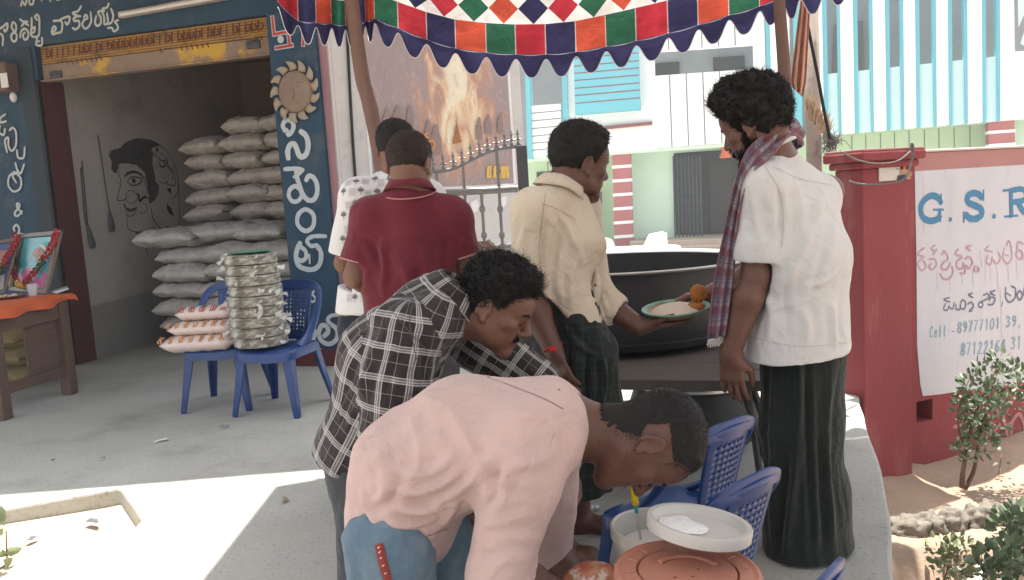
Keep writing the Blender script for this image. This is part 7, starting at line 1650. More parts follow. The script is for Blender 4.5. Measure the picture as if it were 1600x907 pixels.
# ---------------------------------------------------------------- man in the plaid shirt
def plaid_man():
    Y = 2.15; root = person('man in a black and white checked shirt stooping with his face lowered', (at(575, 690, Y).x, Y, 0))
    H = Head(at(772, 482, Y - .02), (.86, -.20, -.50), (.50, -.04, .86), 1.0)
    pel = at(578, 680, Y + .04); mid = at(610, 560, Y + .04); c7 = at(680, 488, Y + .02); nb = at(700, 478, Y); sd = V3((.1, 1, .1))
    shN = at(634, 524, Y - .13); elN = at(606, 690, Y - .17); wrN = at(690, 790, Y - .16)
    shF = at(745, 535, Y + .22); elF = at(838, 600, Y + .18); wrF = at(880, 720, Y + .05)
    body = H.prims() + H.neck(nb - V3((.02, 0, .04)), .066, .060)
    body += [slab_(nb, c7, (.064, .060), (.074, .056), sd, .04), slab_(c7, mid, (.074, .056), (.14, .085), sd, .05), slab_(mid, pel, (.14, .085), (.14, .09), sd, .05)] + arm(shN, elN, wrN) + arm(shF, elF, wrF) + hand(wrN, wrN - elN, (-.2, -.6, .5), .5, thumb=-1) + hand(wrF, wrF - elF, (.2, .6, .5), .5, thumb=1)
    for sy in (-.09, .09): hp = pel + V3((0, sy, -.02)); kn = V3((pel.x + .0, Y + sy, .46)); an = V3((pel.x - .03, Y + sy, .08)); body += [cone(hp, kn, .08, .055, .03), cone(kn, an, .055, .036, .02)] + foot(an, (1, -.1, 0))
    bd = softobj('body', body, HB, skM, root, carve=H.carve(False)); face_parts(H, root, eyes=False)
    hairdo(H, root, M['hair'], .030, 8000, .032, curl=.38, lift=.24, seed=9, width=.0013, flow=(.0, .8, .1), side_thin=.42, capnoise=.5, jit=.26, lofts=lambda p: 1 + .45 * max(0, min(1, (p.y + .0) / .07)) * max(0, min(1, (p.z - .05) / .05)))
    whiskers(H, root, M['hair'], 'moustache', [((x, .094, -.043 - .12 * abs(x)), (.005, .004, .0035), (x * 22, .1, -.9)) for x in (-.026, -.019, -.012, -.005, .005, .012, .019, .026)], 130, .007, 4, .0007, on=world_bvh(bd))
    whiskers(H, root, M['hair'], 'stubble', [((0, .088, -.097), (.022, .012, .012), (0, .8, -.6)), ((-.042, .045, -.08), (.012, .03, .012), (-.8, .1, -.6)), ((.042, .045, -.08), (.012, .03, .012), (.8, .1, -.6))], 260, .003, 5, .0004, on=world_bvh(bd))
    WH = (.66, .66, .65); GR = (.33, .32, .32)
    m = stripes_mat('plaid_cloth', (.040, .034, .036), [(0, .078, [(.012, .008)], GR, .34), (1, .078, [(.012, .008)], GR, .34), (0, .078, [(.006, .0014), (.019, .0012)], WH, .55), (1, .078, [(.006, .0014), (.019, .0012)], WH, .55), (0, .078, [(.012, .0013)], WH, .5), (1, .078, [(.012, .0013)], WH, .5), (0, .078, [(.054, .0007)], WH, .35), (1, .078, [(.054, .0007)], WH, .35)], bump=.9)
    lo = at(555, 706, Y + .04)
    P = [slab_(c7, mid, (.205, .098), (.20, .128), sd, .06, 0), slab_(mid, pel, (.20, .128), (.19, .122), sd, .06, 0), slab_(pel, lo, (.19, .122), (.18, .116), sd, .04, 0), slab_(nb + V3((-.01, 0, -.02)), c7, (.09, .072), (.18, .09), sd, .05, 0),
         cone(shN, at(620, 610, Y - .16), .090, .082, .045, 1), cone(at(620, 610, Y - .16), elN, .082, .072, .03, 1), cone(elN, elN + (wrN - elN) * .5, .07, .06, .02, 1), cone(shF, elF, .088, .070, .04, 2), cone(elF, wrF, .07, .055, .02, 2)]
    cutp = at(540, 722, Y); cn_ = (lo - mid).normalized() + V3((0, 0, -.15))
    A_ = lambda *q: [at(x, y, Y - .2 + d) for x, y, d in q]
    folds = [(A_((650, 450, .1), (600, 480, .08), (560, 530, .1), (525, 600, .14)), .02, .008), (A_((600, 520, 0), (575, 570, .0), (565, 640, .02)), .018, .009), (A_((640, 545, -.04), (612, 580, -.04), (600, 620, -.04)), .012, -.009), (A_((590, 560, 0), (560, 620, .02), (540, 690, .05)), .014, .008), (A_((560, 560, .05), (535, 620, .06), (520, 660, .1)), .012, -.006), (A_((700, 560, 0), (680, 600, 0), (670, 650, 0)), .013, .008), (A_((740, 560, .05), (700, 590, 0), (650, 640, 0)), .012, .008), (A_((630, 500, -.02), (660, 540, -.03), (664, 600, -.02)), .012, -.008)]
    sh = softobj('checked_shirt', P, HS, m, root, cuts=[(cutp, (lo - mid).normalized())], carve=[cone(nb + V3((.035, 0, .045)), nb + V3((.10, -.01, .12)), .062, .08, .012), slab_(lo, lo + (lo - mid), (.165, .10), (.165, .10), sd, .006)],
            folds=folds, crum=[(8, .006, 6), (19, .0022, 2)], frames={0: (pel, c7, sd, .16), 1: (elN, shN, sd, .085), 2: (elF, shF, sd, .08)})
    collar(sh, nb + V3((.026, 0, .032)), (.62, -.05, .78), (.6, -.25, -.6), .064, m, gap=.8, tip=.04, flare=.024)
    decal(sh, sh, 'sleeve_seam', [([(648, 470), (640, 500), (646, 540), (655, 575)], .0012), ([(600, 470), (640, 520), (668, 548)], .001)], M['dark'])
    mt = cloth('charcoal_trousers', (.075, .08, .09), (.05, .055, .062), bump=.4, bscale=10)
    P = [slab_(pel + V3((.0, 0, .05)), pel + V3((0, 0, -.10)), (.165, .105), (.175, .115), sd, .05)]
    for sy in (-.09, .09): hp = pel + V3((0, sy, -.06)); kn = V3((pel.x + .0, Y + sy, .46)); an = V3((pel.x - .03, Y + sy, .06)); P += [cone(hp, kn, .105, .080, .04), cone(kn, an, .08, .085, .02)]
    softobj('trousers', P, HS, mt, root, crum=[(9, .007, 5, (1, 1, .6)), (21, .0025, 2)])
plaid_man()

# ---------------------------------------------------------------- man in the cream shirt
def cream_man():
    Y = 2.72; root = person('man in a cream shirt and dark checked sarong holding out a plate of rice', (at(885, 880, Y).x, Y, 0))
    H = Head(at(903, 258, Y + .0), (.84, .42, -.22), (.25, .02, .97), 1.02)
    nb = at(876, 306, Y); c7 = at(866, 326, Y); mid = at(858, 420, Y + .02); pel = at(890, 520, Y + .03); sd = V3((-.42, .90, 0))
    shN = at(834, 330, Y - .13); elN = at(826, 462, Y - .10); wrN = at(866, 549, Y - .16)
    shF = at(905, 330, Y + .15); elF = at(925, 462, Y + .06); wrF = at(1000, 511, Y - .01)
    body = H.prims() + H.neck(nb, .064, .058) + [slab_(nb, c7, (.064, .060), (.074, .056), sd, .04), slab_(c7, mid, (.074, .056), (.12, .075), sd, .05), slab_(mid, pel, (.12, .075), (.10, .065), sd, .05)]
    body += yoke(nb, (shN, shF), .046, .048, dz=-.045)
    body += arm(shN, elN, wrN) + arm(shF, elF, wrF) + hand(wrN, at(888, 606, Y - .18) - wrN, (-.75, -.45, .25), .32, thumb=1, tcurl=.1) + hand(wrF, (1, -.02, .06), (-.03, -.05, -1), .08, thumb=-1, tcurl=.0, spread=.1, sc=1.02)
    kR = at(880, 700, Y - .08); aR = at(878, 862, Y - .06); kL = at(900, 690, Y + .16); aL = at(905, 845, Y + .20)
    for hp, kn, an in ((pel + V3((-.02, -.06, -.05)), kR, aR), (pel + V3((.03, .07, -.05)), kL, aL)): body += [cone(hp, kn, .066, .056, .03), cone(kn, kn + (an - kn) * .35, .052, .056, .02), cone(kn + (an - kn) * .35, an, .056, .034, .02)] + foot(an, (.85, -.35, 0))
    bd = softobj('body', body, HB, skD, root, carve=H.carve()); face_parts(H, root)
    hairdo(H, root, M['hair'], .022, 5500, .022, curl=.15, lift=.22, seed=14, width=.0013, flow=(0, .7, .2), side_thin=.45, capnoise=.4, jit=.22, lofts=lambda p: 1 + .5 * max(0, min(1, (p.y + .0) / .07)) * max(0, min(1, (p.z - .05) / .05)))
    whiskers(H, root, M['hair'], 'moustache', [((x, .094, -.043 - .12 * abs(x)), (.005, .004, .0035), (x * 22, .1, -.9)) for x in (-.026, -.019, -.012, -.005, .005, .012, .019, .026)], 130, .007, 4, .0007, on=world_bvh(bd))
    whiskers(H, root, M['hair'], 'stubble', [((0, .086, -.097), (.024, .012, .012), (0, .8, -.6)), ((-.044, .045, -.08), (.014, .03, .014), (-.8, .1, -.6)), ((.044, .045, -.08), (.014, .03, .014), (.8, .1, -.6))], 260, .003, 5, .0005, on=world_bvh(bd))
    m = cloth('cream_shirt', (.68, .60, .48), (.56, .485, .38), bump=1.0, bscale=6)
    lo = at(893, 522, Y + .02)
    P = [slab_(c7 + V3((.015, 0, -.09)), mid, (.155, .090), (.160, .110), sd, .05, 0), slab_(mid, lo, (.160, .110), (.160, .100), sd, .05, 0), cone(shN, elN, .068, .066, .03, 1), cone(shF, elF, .076, .070, .035, 2), *yoke(nb, (shN, shF), .062, .062, dz=-.012), cone(nb + V3((.015, 0, -.02)), nb + V3((.045, -.02, -.17)), .066, .10, .05, 0), cone(elF, elF + (wrF - elF) * .42, .072, .060, .03, 2), cone(elN, elN + (wrN - elN) * .16, .07, .062, .02, 1)]
    A_ = lambda *q: [at(x, y, Y - .15 + d) for x, y, d in q]
    folds = [(A_((850, 350, -.03), (846, 410, -.04), (850, 480, 0)), .014, -.012), (A_((880, 380, 0), (872, 430, 0), (878, 470, 0)), .012, .009), (A_((905, 400, .02), (892, 440, .02), (892, 480, .02)), .010, .008), (A_((820, 350, -.03), (815, 400, -.04), (830, 450, -.03)), .012, .008), (A_((925, 470, .1), (940, 465, .05), (955, 455, .06)), .008, .008), (A_((932, 450, .1), (945, 475, .05), (950, 490, .05)), .008, .008), (A_((870, 330, -.02), (895, 370, 0), (915, 420, .05)), .012, .008)]
    cu1 = elN + (wrN - elN) * .18; cu2 = elF + (wrF - elF) * .44
    sh = softobj('cream_shirt', P, HS, m, root, cuts=[(at(902, 516, Y - .1), V3((-.80, .0, -.62)))], carve=[cone(nb + V3((.016, 0, .068)), nb + V3((.04, .02, .16)), .062, .07, .012), cone(elF + (wrF - elF) * .34, wrF, .046, .05, .006), cone(elN + (wrN - elN) * .08, wrN, .048, .05, .006)],
            folds=folds, crum=[(7, .007, 2, (1, 1, .6))])
    # collar, placket and buttons
    collar(sh, nb + V3((.004, 0, .034)), (.22, .06, 1), (.84, -.25, 0), .062, m, gap=1.0, tip=.05, flare=.026)
    decal(sh, sh, 'seams', [([(852, 302), (846, 350), (842, 400), (850, 440)], .0011), ([(846, 318), (876, 330), (900, 345)], .0011)], plain('seam_cream', (.42, .36, .28), .9))
    pl = cat_rom([at(x, y, Y + d) for x, y, d in ((908, 335, -.06), (918, 370, -.05), (930, 420, -.04), (930, 470, -.05), (926, 526, -.06))], 6); mb = MB(); vs = []
    for i, p in enumerate(pl): w = .016 + .008 * math.sin(i * .9); vs += [p + V3((-w * .7, -.01, 0)), p + V3((0, -.022, 0)), p + V3((w, .0, 0))]
    fs = [(3 * i + k, 3 * i + k + 1, 3 * i + k + 4, 3 * i + k + 3) for i in range(len(pl) - 1) for k in (0, 1)]; mb.add(vs, fs); po_ = obj('placket', mb, m, sh, smooth=180); po_.modifiers.new('t', 'SOLIDIFY').thickness = .004
    mb = MB()
    for i in (4, 10, 15, 20): mb.ball(pl[i] + V3((-.004, -.025, 0)), (.005, .003, .005), 8, 6)
    obj('button', mb, M['brown'], sh, smooth=180)
    # sarong
    ml = stripes_mat('green_check', (.020, .027, .026), [(0, .05, [(.01, .002), (.03, .001)], (.05, .065, .06), .45), (1, .05, [(.01, .002), (.03, .001)], (.05, .065, .06), .45)], bump=.5)
    b0 = at(893, 522, Y + .02); b1 = at(905, 640, Y + .02); b2 = at(895, 765, Y + .02)
    P = [slab_(b0 + V3((-.02, 0, .13)), b0 + V3((0, 0, -.06)), (.145, .090), (.18, .115), sd, .04), slab_(b0 + V3((0, 0, -.06)), b1, (.18, .12), (.18, .13), sd, .05), slab_(b1, b2, (.18, .13), (.17, .14), sd, .05), cone(at(945, 545, Y - .06), at(940, 640, Y - .04), .03, .045, .05), cone(at(920, 530, Y - .10), at(948, 545, Y - .06), .022, .03, .03), cone(at(900, 505, Y - .13), at(925, 530, Y - .1), .02, .022, .03)]
    fo = [([at(x, y, Y - .12) for x, y in q], w, h_) for q, w, h_ in (([(905, 520), (900, 570), (905, 640)], .012, .012), ([(922, 540), (916, 590), (918, 650)], .010, -.014), ([(940, 550), (945, 600), (935, 650)], .010, .012), ([(880, 500), (905, 540), (935, 560)], .010, .012), ([(870, 510), (880, 560), (880, 640)], .012, .01))]
    softobj('checked_sarong', P, HS, ml, root, cuts=[(at(895, 762, Y), V3((.1, 0, -1)))], folds=fo, crum=[(10, .009, 4, (1.4, 1.4, .5)), (24, .003, 2)], frames={0: (b2, b0, sd, .16)})
    mb = MB(); d = (wrN - elN).normalized(); c = wrN - d * .012; a = d.orthogonal().normalized(); b = d.cross(a); mb.tube([c + a * .034 * math.cos(t) + b * .031 * math.sin(t) for t in np.linspace(0, 6.283, 20)], .004, 6); mb.ball(c + V3((-.0, -.036, .0)), (.012, .006, .008), 10, 6); obj('red_wrist_thread', mb, plain('red_thread', (.55, .03, .03), .6), root, smooth=180)
cream_man()

# ---------------------------------------------------------------- man in the white shirt, right
def white_man():
    Y = 2.62; root = person('man in a white short sleeved shirt with a checked towel round his neck', (at(1258, 880, Y).x, Y, 0))
    H = Head(at(1182, 195, Y - .02), (-.66, .62, -.36), (-.26, .10, .95), 1.07)
    nb = at(1202, 244, Y); c7 = at(1216, 262, Y + .0); mid = at(1250, 400, Y + .01); pel = at(1256, 535, Y + .02); sd = V3((.68, .73, 0))
    shN = at(1188, 296, Y - .10); elN = at(1180, 430, Y - .10); wrN = at(1141, 552, Y - .09); shF = at(1290, 300, Y + .14); elF = at(1200, 420, Y + .26); wrF = at(1110, 460, Y + .20)
    body = H.prims() + H.neck(nb, .068, .060) + [slab_(nb, c7, (.064, .060), (.074, .056), sd, .04), slab_(c7, mid, (.074, .056), (.15, .095), sd, .05), slab_(mid, pel, (.14, .09), (.13, .09), sd, .05)]
    body += yoke(nb, (shN, shF), .046, .048, dz=-.045)
    body += arm(shN, elN, wrN, (.056, .048, .033)) + arm(shF, elF, wrF, (.056, .048, .033)) + hand(wrN, at(1146, 618, Y - .09) - wrN, (-.55, -.75, .1), .30, thumb=-1, tcurl=.25, sc=1.06) + hand(wrF, (-1, .1, -.05), (0, .1, 1), .5, thumb=1)
    for s_ in (-1, 1): hp = pel + sd * s_ * .06; kn = V3((pel.x + .01 + s_ * .035, Y + .02 + s_ * .035, .46)); an = V3((pel.x + .02 + s_ * .035, Y + .02 + s_ * .03, .09)); body += [cone(hp, kn, .07, .052, .03), cone(kn, an, .052, .034, .02)] + foot(an, (-.7, .7, 0), .19)
    bd = softobj('body', body, HB, skP, root, carve=H.carve(False)); face_parts(H, root, eyes=False)
    HZ = [-.085, -.082, -.065, -.02, .015, -.01, .03, .055, .07, .085]
    hairdo(H, root, M['hair'], .042, 9000, .024, curl=.5, lift=.30, seed=23, width=.0013, jit=.25, HLZ=HZ, flow=(0, -.3, -.3), side_thin=.75, capnoise=.5, lofts=lambda p: .85 + .45 * max(0, min(1, (p.y + .03) / .08)))
    whiskers(H, root, M['hair'], 'beard', [((0, .088, -.097), (.026, .014, .018), (0, .7, -.7)), ((-.044, .045, -.078), (.016, .034, .024), (-.8, .1, -.6)), ((.044, .045, -.078), (.016, .034, .024), (.8, .1, -.6)), ((-.058, .012, -.05), (.012, .016, .034), (-.9, .1, -.5)), ((.058, .012, -.05), (.012, .016, .034), (.9, .1, -.5)), ((0, .097, -.046), (.028, .006, .006), (0, .7, -.7))], 1100, .012, 7, .0012, on=world_bvh(bd))
    m = cloth('white_shirt', (.70, .70, .685), (.61, .61, .60), bump=.9, bscale=5)
    lo = at(1250, 552, Y + .0)
    P = [slab_(at(1238, 335, Y), mid, (.175, .110), (.195, .138), sd, .05, 0), slab_(mid, at(1254, 575, Y), (.195, .138), (.195, .145), sd, .06, 0), *yoke(nb, (at(1192, 292, Y - .09), at(1276, 304, Y + .12)), .064, .072), *yoke(c7, (at(1225, 330, Y - .02), at(1258, 330, Y + .06)), .07, .10),
         cone(at(1278, 312, Y + .12), elF, .074, .072, .035, 2)]
    # the waist falls slightly inwards on the left, so a second body slab leans the hem out
    P += [slab_(at(1236, 440, Y - .02), at(1224, 570, Y - .03), (.12, .10), (.14, .11), sd, .07, 0)]
    A_ = lambda *q: [at(x, y, Y - .17 + d) for x, y, d in q]
    folds = [(A_((1215, 290, .03), (1222, 330, 0), (1218, 385, -.02)), .012, -.011), (A_((1240, 270, .06), (1252, 330, .02), (1255, 400, .0)), .02, .009), (A_((1290, 290, .08), (1272, 350, .03), (1240, 420, 0), (1215, 470, 0)), .016, .010), (A_((1300, 330, .08), (1285, 400, .04), (1262, 470, .02)), .016, -.008), (A_((1180, 300, -.02), (1180, 340, -.02), (1190, 380, -.02)), .014, .007), (A_((1200, 300, 0), (1208, 350, -.02), (1200, 385, -.02)), .010, .007), (A_((1310, 420, .12), (1290, 440, .05), (1250, 450, 0)), .010, .006), (A_((1250, 480, 0), (1262, 510, 0), (1258, 545, 0)), .016, .008), (A_((1300, 470, .08), (1302, 510, .06), (1306, 545, .06)), .016, .009), (A_((1195, 450, 0), (1205, 500, 0), (1200, 545, 0)), .014, .008), (A_((1230, 400, 0), (1225, 460, 0), (1232, 540, 0)), .014, -.007)]
    sh = softobj('white_shirt', P, HS, m, root, cuts=[(at(1250, 549, Y), V3((.02, .05, -1))), ], carve=[cone(elN + (shN - elN) * .22, wrN, .062, .066, .006), cone(nb + V3((-.02, 0, .055)), nb + V3((-.08, .02, .14)), .062, .08, .01)], folds=folds, crum=[(5, .007, 2, (1, 1, .6)), (12, .003, 7)], early=[cone(at(1192, 298, Y - .09), elN + (shN - elN) * .32, .080, .080, .035, 1), cone(elN + (shN - elN) * .32, elN + (shN - elN) * .05, .080, .082, .02, 1)], ecarve=[cyl(elN + (shN - elN) * .16, elN - (shN - elN) * .4, .11)])
    collar(sh, nb + V3((-.008, 0, .028)), (-.35, .05, 1), (-.7, .6, 0), .066, m, gap=.8)
    decal(sh, sh, 'seams', [([(1196, 262), (1218, 300), (1224, 350), (1220, 388)], .0011), ([(1210, 262), (1250, 280), (1300, 290)], .0011), ([(1166, 524), (1210, 536), (1260, 542), (1322, 536)], .001)], plain('seam_white', (.5, .5, .49), .9))
    # sarong
    ml = stripes_mat('dark_sarong', (.021, .029, .026), [(0, .020, [(.006, .0022)], (.030, .036, .030), .4), (1, .014, [(.005, .0018)], (.036, .040, .034), .35)], bump=.5, warp=.003)
    q0, q1, q2 = at(1256, 530, Y + .02), at(1252, 660, Y + .02), at(1262, 905, Y + .02)
    P = [slab_(q0, q1, (.165, .135), (.155, .125), sd, .05), slab_(q1, at(1258, 780, Y + .02), (.155, .125), (.155, .125), sd, .05), slab_(at(1258, 780, Y + .02), q2, (.155, .13), (.175, .15), sd, .05), cone(at(1295, 760, Y + .02), at(1306, 900, Y), .05, .055, .06)]
    fo = [([at(x, y, Y - .13) for x, y in q], w, h_) for q, w, h_ in (([(1250, 540), (1248, 640), (1240, 760), (1225, 880)], .014, .014), ([(1258, 560), (1262, 680), (1270, 880)], .010, -.012), ([(1210, 560), (1206, 700), (1210, 880)], .016, .010), ([(1300, 560), (1290, 700), (1305, 870)], .016, .010), ([(1280, 680), (1285, 780), (1290, 880)], .014, -.010), ([(1232, 700), (1222, 800), (1215, 890)], .014, -.012))]
    softobj('dark_sarong', P, HS, ml, root, cuts=[((0, 0, .012), (0, 0, -1))], folds=fo, crum=[(7, .008, 4, (1.3, 1.3, .35)), (18, .003, 2, (1.3, 1.3, .5))], frames={0: (q2, q0, sd, .15)})
    # checked towel round the neck
    mt = stripes_mat('towel', (.38, .36, .39), [(0, .062, [(.013, .013)], (.20, .06, .085), .75), (1, .062, [(.013, .013)], (.20, .06, .085), .7), (0, .062, [(.030, .0013), (.040, .0016), (.056, .0013)], (.08, .09, .17), .85), (1, .062, [(.030, .0013), (.036, .0013), (.046, .0016)], (.08, .09, .17), .85)], bump=.4)
    Lp = [(1238, 214, .13), (1244, 200, .10), (1238, 188, .06), (1220, 186, -.02), (1190, 212, -.09), (1164, 240, -.115), (1146, 300, -.11), (1130, 370, -.10), (1114, 450, -.09), (1106, 530, -.09)]
    Rp = [(1246, 238, .13), (1250, 230, .09), (1246, 220, .0), (1230, 218, -.075), (1208, 244, -.115), (1180, 275, -.135), (1162, 320, -.13), (1152, 380, -.115), (1146, 450, -.10), (1136, 524, -.10)]
    a_ = cat_rom([at(x, y, Y + d) for x, y, d in Lp], 7); b_ = cat_rom([at(x, y, Y + d) for x, y, d in Rp], 7); nv = 16; mb = MB(); n = len(a_); ln = 0; uvs = []; L_ = [0]
    for i in range(1, n): L_.append(L_[-1] + ((a_[i] + b_[i]) / 2 - (a_[i - 1] + b_[i - 1]) / 2).length)
    def tf(i, j):
        t = j / nv; p = a_[i] + (b_[i] - a_[i]) * t; ax = (b_[i] - a_[i]); tn = (a_[min(i + 1, n - 1)] - a_[max(i - 1, 0)]); nn = ax.cross(tn).normalized(); nn = nn if nn.y < 0 else -nn
        return p + nn * (.012 * math.sin(t * 15 + i * .03) + .012 * math.sin(t * math.pi) + .003 * noise.noise((t * 5, L_[i] * 8, 0)))
    mb.grid(tf, n - 1, nv)
    for f in mb.f:
        for v in f: i, j = divmod(v, nv + 1); uvs.append((j / nv * .21, L_[i]))
    tw = obj('checked_towel', mb, mt, root, smooth=180, uv=uvs); tw.modifiers.new('t', 'SOLIDIFY').thickness = .004
    mb = MB(); rr = random.Random(3)
    for k in range(60):
        t = k / 59; p = tf(n - 1, 0) + (tf(n - 1, nv) - tf(n - 1, 0)) * t; mb.tube([p, p + V3((rr.uniform(-.006, .006), rr.uniform(-.005, .005), -rr.uniform(.015, .03)))], .0012, 4)
    obj('fringe', mb, plain('fringe', (.6, .57, .55), .9), tw)
white_man()

# ---------------------------------------------------------------- man in the maroon polo, seen from behind
def red_man():
    Y = 3.05; root = person('man in a maroon polo shirt with a green inner collar, seen from behind', (at(640, 800, Y).x, Y, 0))
    H = Head(at(640, 262, Y), (.28, .92, -.26), (.05, .26, .96), 1.0)
    nb = at(640, 304, Y - .01); c7 = at(640, 318, Y - .01); mid = at(638, 420, Y); pel = at(640, 545, Y + .02); sd = V3((1, -.08, .02))
    shL = at(578, 342, Y); elL = at(556, 432, Y - .02); wrL = at(596, 448, Y + .20); shR = at(704, 340, Y); elR = at(728, 425, Y + .02); wrR = at(752, 402, Y + .20)
    body = H.prims() + H.neck(nb, .066, .060) + [slab_(nb, c7, (.064, .060), (.074, .056), sd, .04), slab_(c7, mid, (.074, .056), (.15, .09), sd, .05), slab_(mid, pel, (.15, .09), (.15, .10), sd, .05)] + arm(shL, elL, wrL, (.054, .047, .032)) + arm(shR, elR, wrR, (.054, .047, .032))
    body += hand(wrR, (.4, .6, .25), (.5, -.5, .4), .6, thumb=-1) + hand(wrL, (.7, .6, 0), (-.3, -.2, .9), .5, thumb=1)
    body += yoke(nb, (shL, shR), .046, .048, dz=-.045)
    for s_ in (-1, 1): hp = pel + V3((s_ * .09, 0, -.02)); kn = V3((hp.x, Y, .48)); an = V3((hp.x, Y + .02, .09)); body += [cone(hp, kn, .085, .056, .03), cone(kn, an, .056, .036, .02)] + foot(an, (.1, 1, 0))
    softobj('body', body, HB, skL, root, carve=H.carve()); face_parts(H, root, brows=False)
    HZ = [-.066, -.062, -.045, -.005, .02, .01, .04, .062, .078, .09]
    hairdo(H, root, M['hairbrown'], .015, 6000, .011, curl=.1, lift=.3, seed=31, width=.0011, jit=.2, HLZ=HZ, flow=(0, -.2, -.6), side_thin=.55, capnoise=.3)
    m = cloth('maroon_polo', (.165, .026, .040), (.115, .019, .030), bump=.9, bscale=5)
    P = [slab_(at(638, 372, Y), mid, (.175, .10), (.175, .120), sd, .05, 0), slab_(mid, at(642, 520, Y), (.175, .120), (.185, .128), sd, .06, 0), *yoke(nb, (shL, shR), .064, .072, dz=-.022), cone(nb + V3((0, 0, -.02)), c7 + V3((0, -.01, -.12)), .064, .085, .05, 0), slab_(c7 + V3((0, 0, -.02)), at(638, 372, Y), (.10, .07), (.17, .095), sd, .04, 0),
         ]
    E_ = [cone(shL, elL + (shL - elL) * .18, .072, .074, .035, 1), cone(shR, elR + (shR - elR) * .22, .072, .074, .035, 2)]
    A_ = lambda *q: [at(x, y, Y - .13 + d) for x, y, d in q]
    folds = [(A_((600, 360, .01), (596, 410, 0), (600, 470, 0)), .016, .008), (A_((660, 380, 0), (668, 430, 0), (664, 480, 0)), .016, .008), (A_((700, 370, .02), (692, 420, .02), (690, 480, .03)), .014, -.008), (A_((570, 370, .03), (590, 400, .01), (595, 440, 0)), .012, -.009), (A_((700, 350, .03), (716, 372, 0), (728, 386, 0)), .010, .006), (A_((620, 400, 0), (640, 440, -.01), (640, 485, -.01)), .02, .008)]
    sh = softobj('maroon_polo', P, HS, m, root, cuts=[(elL + (shL - elL) * .20, (elL - shL) + V3((0, 0, 0)))] if 0 else [], early=E_, ecarve=[cyl(elL + (shL - elL) * .24, elL - (shL - elL) * .35, .10), cyl(elR + (shR - elR) * .30, elR - (shR - elR) * .35, .10)], carve=[cone(nb + V3((0, .02, .075)), nb + V3((0, .03, .15)), .060, .070, .01), slab_(at(642, 535, Y), at(642, 600, Y), (.165, .105), (.17, .11), sd, .006)], folds=folds, crum=[(6, .010, 2, (1, 1, .6)), (14, .003, 7)])
    # collar and sleeve edging
    collar(sh, nb + V3((0, .004, .026)), (0, .25, 1), (.1, 1, 0), .068, m, rise=.028, drop=.046, flare=.022)
    collar(sh, nb + V3((0, .006, .044)), (0, .25, 1), (.1, 1, 0), .062, stripes_mat('green_stripe', (.17, .28, .21), [(0, .012, [(.004, .0015)], (.5, .55, .5), .6)]), rise=.030, drop=.02, flare=.004, name='green_inner_collar')
    mp = plain('pink_edging', (.50, .26, .25), .8)
    e_ = cat_rom([nb + V3((.100 * math.cos(t), .004 + .100 * math.sin(t), .008 + .025 * math.sin(t))) for t in np.linspace(0, 6.283, 25)], 2); mb = MB(); mb.tube(e_, .0025, 6); obj('collar_edging', mb, mp, sh, smooth=180)
    for el, shd, f, s_ in ((elL, shL, .245, 1), (elR, shR, .305, 1)):
        d = (shd - el).normalized(); c = el + (shd - el) * f; a = d.orthogonal().normalized(); b = d.cross(a); mb = MB(); mb.tube([c + a * .0745 * math.cos(t) + b * .0745 * math.sin(t) for t in np.linspace(0, 6.283, 30)], .0032, 6); obj('sleeve_edging', mb, mp, sh, smooth=180)
    mt = cloth('grey_trousers', (.12, .12, .13), None); P = [slab_(pel + V3((0, 0, .06)), pel + V3((0, 0, -.08)), (.16, .105), (.175, .115), sd, .04)]
    for s_ in (-1, 1): hp = pel + V3((s_ * .09, 0, -.06)); kn = V3((hp.x, Y, .48)); an = V3((hp.x, Y + .02, .05)); P += [cone(hp, kn, .10, .078, .03), cone(kn, an, .078, .08, .02)]
    softobj('trousers', P, .008, mt, root, crum=[(9, .006, 5)])
red_man()

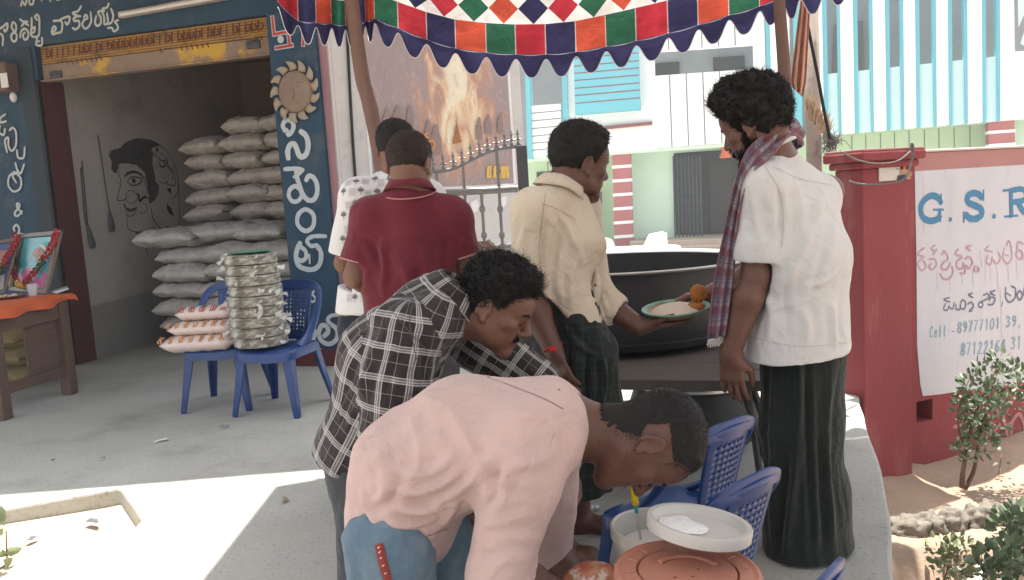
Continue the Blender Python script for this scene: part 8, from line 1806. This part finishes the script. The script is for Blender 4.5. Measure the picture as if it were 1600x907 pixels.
# ---------------------------------------------------------------- man in the printed white shirt behind him
def print_man():
    Y = 3.55; root = person('man in a white shirt printed with grey leaf motifs, standing behind the maroon polo', (at(612, 750, Y).x, Y, 0))
    H = Head(at(620, 236, Y), (.34, .92, -.16), (.04, .16, .98), 1.0)
    nb = at(618, 278, Y); c7 = at(618, 292, Y); mid = at(598, 390, Y); pel = at(588, 490, Y); sd = V3((.96, -.25, 0))
    shL = at(560, 308, Y - .03); elL = at(538, 412, Y - .02); wrL = at(580, 440, Y + .2); shR = at(668, 310, Y + .05); elR = at(690, 400, Y + .1); wrR = at(690, 390, Y + .3)
    body = H.prims() + H.neck(nb, .064, .058) + [slab_(nb, c7, (.064, .060), (.074, .056), sd, .04), slab_(c7, mid, (.074, .056), (.15, .09), sd, .05), slab_(mid, pel, (.15, .09), (.15, .10), sd, .05)] + arm(shL, elL, wrL) + arm(shR, elR, wrR) + hand(wrL, wrL - elL, (0, 0, 1), .4) + hand(wrR, wrR - elR, (0, 0, 1), .4)
    for s_ in (-1, 1): hp = pel + sd * s_ * .09; kn = V3((hp.x, Y, .46)); an = V3((hp.x, Y, .09)); body += [cone(hp, kn, .085, .056, .03), cone(kn, an, .056, .036, .02)] + foot(an, (.2, 1, 0))
    softobj('body', body, .0055, skL, root, carve=H.carve()); face_parts(H, root, brows=False)
    hairdo(H, root, M['hair'], .015, 4500, .010, lift=.3, seed=41, width=.0012, jit=.2, flow=(0, -.2, -.6), side_thin=.5, capnoise=.25)
    m = cloth('leaf_print', (.70, .70, .70), (.64, .64, .65), bump=.4, bscale=6)
    P = [*yoke(nb, (shL, shR), .064, .072, dz=-.022), cone(nb + V3((0, 0, -.02)), c7 + V3((0, -.01, -.12)), .064, .085, .05, 0), slab_(at(614, 340, Y), mid, (.18, .10), (.19, .125), sd, .05, 0), slab_(mid, at(588, 492, Y), (.19, .125), (.19, .128), sd, .06, 0), cone(shL, elL + (shL - elL) * .1, .08, .078, .045, 1), cone(shR, elR, .08, .075, .045, 2)]
    sh = softobj('printed_shirt', P, .007, m, root, cuts=[(at(600, 486, Y), (0, 0, -1))], carve=[cyl(elL + (shL - elL) * .12, elL - (shL - elL) * .35, .10), cone(nb + V3((0, 0, .055)), nb + V3((0, .03, .15)), .062, .08, .01), slab_(at(606, 470, Y), at(606, 560, Y), (.165, .105), (.17, .11), sd, .006)], crum=[(7, .006, 12, (1, 1, .6))])
    # printed leaves and hatch blocks on the cloth
    mp = plain('print_ink', (.17, .17, .19), .9); mg = plain('print_grey', (.42, .42, .44), .9); rr = random.Random(12); mb = MB(); bv = world_bvh(sh)
    mmx = V3((1, 0, 0)); mmz = V3((0, 0, 1))
    def stamp(c, quads, m):
        h_ = bv.ray_cast(c, V3((0, 1, 0)))
        if h_[0] is None: return
        nn = h_[1] if h_[1].y < 0 else -h_[1]
        ax = (mmx - nn * nn.dot(mmx)).normalized(); az = nn.cross(ax); az = az if az.z > 0 else -az
        for q in quads:
            vs = []
            for u, w in q:
                p = h_[0] + ax * u + az * w; k = bv.find_nearest(p); vs.append(k[0] + nn * .0025)
            mb.add(vs, [tuple(range(len(vs)))], m)
    for r_ in range(12):
        for c_ in range(8):
            c = at(514 + c_ * 14 + (7 if r_ % 2 else 0) + rr.uniform(-2, 2), 262 + r_ * 20 + rr.uniform(-3, 3), Y - .4)
            if (r_ + c_) % 2 == 0: stamp(c, [[(0, 0), (l * .5 * math.sin(a) + .004 * math.cos(a), l * .5 * math.cos(a) - .004 * math.sin(a)), (l * math.sin(a), l * math.cos(a)), (l * .5 * math.sin(a) - .004 * math.cos(a), l * .5 * math.cos(a) + .004 * math.sin(a))] for a, l in ((-1, .02), (-.5, .024), (0, .027), (.5, .024), (1, .02))] + [[(-.001, 0), (.001, 0), (.001, -.014), (-.001, -.014)]], 0)
            else: stamp(c, [[(-.016, .006 * k - .015), (.016, .006 * k - .015), (.016, .006 * k - .0128), (-.016, .006 * k - .0128)] for k in range(6)], 1)
    obj('leaf_motifs', mb, [mp, mg], sh, smooth=0)
    mt = cloth('navy_trousers', (.025, .03, .05), None); P = [slab_(pel + V3((0, 0, .06)), pel + V3((0, 0, -.08)), (.155, .10), (.17, .115), sd, .04)]
    for s_ in (-1, 1): hp = pel + sd * s_ * .085 + V3((0, 0, -.06)); kn = V3((hp.x, Y, .46)); an = V3((hp.x, Y, .05)); P += [cone(hp, kn, .10, .078, .03), cone(kn, an, .078, .08, .02)]
    softobj('trousers', P, .008, mt, root, crum=[(9, .006, 5)])
print_man()
# ---- thin haze volume added to imitate a milky lens veil
hz = bpy.data.materials.new('haze'); hz.use_nodes = True; _n = hz.node_tree.nodes; _n.remove(_n['Principled BSDF'])
_v = _n.new('ShaderNodeVolumePrincipled'); _v.inputs['Color'].default_value = (.9, .92, .95, 1); _v.inputs['Density'].default_value = .0042; _v.inputs['Anisotropy'].default_value = .2
hz.node_tree.links.new(_v.outputs[0], _n['Material Output'].inputs['Volume'])
mb = MB(); mb.box((0, 0, 4.0), (120, 120, 12.6)); _h = obj('haze', mb, hz, smooth=0); tag(_h, kind='stuff')
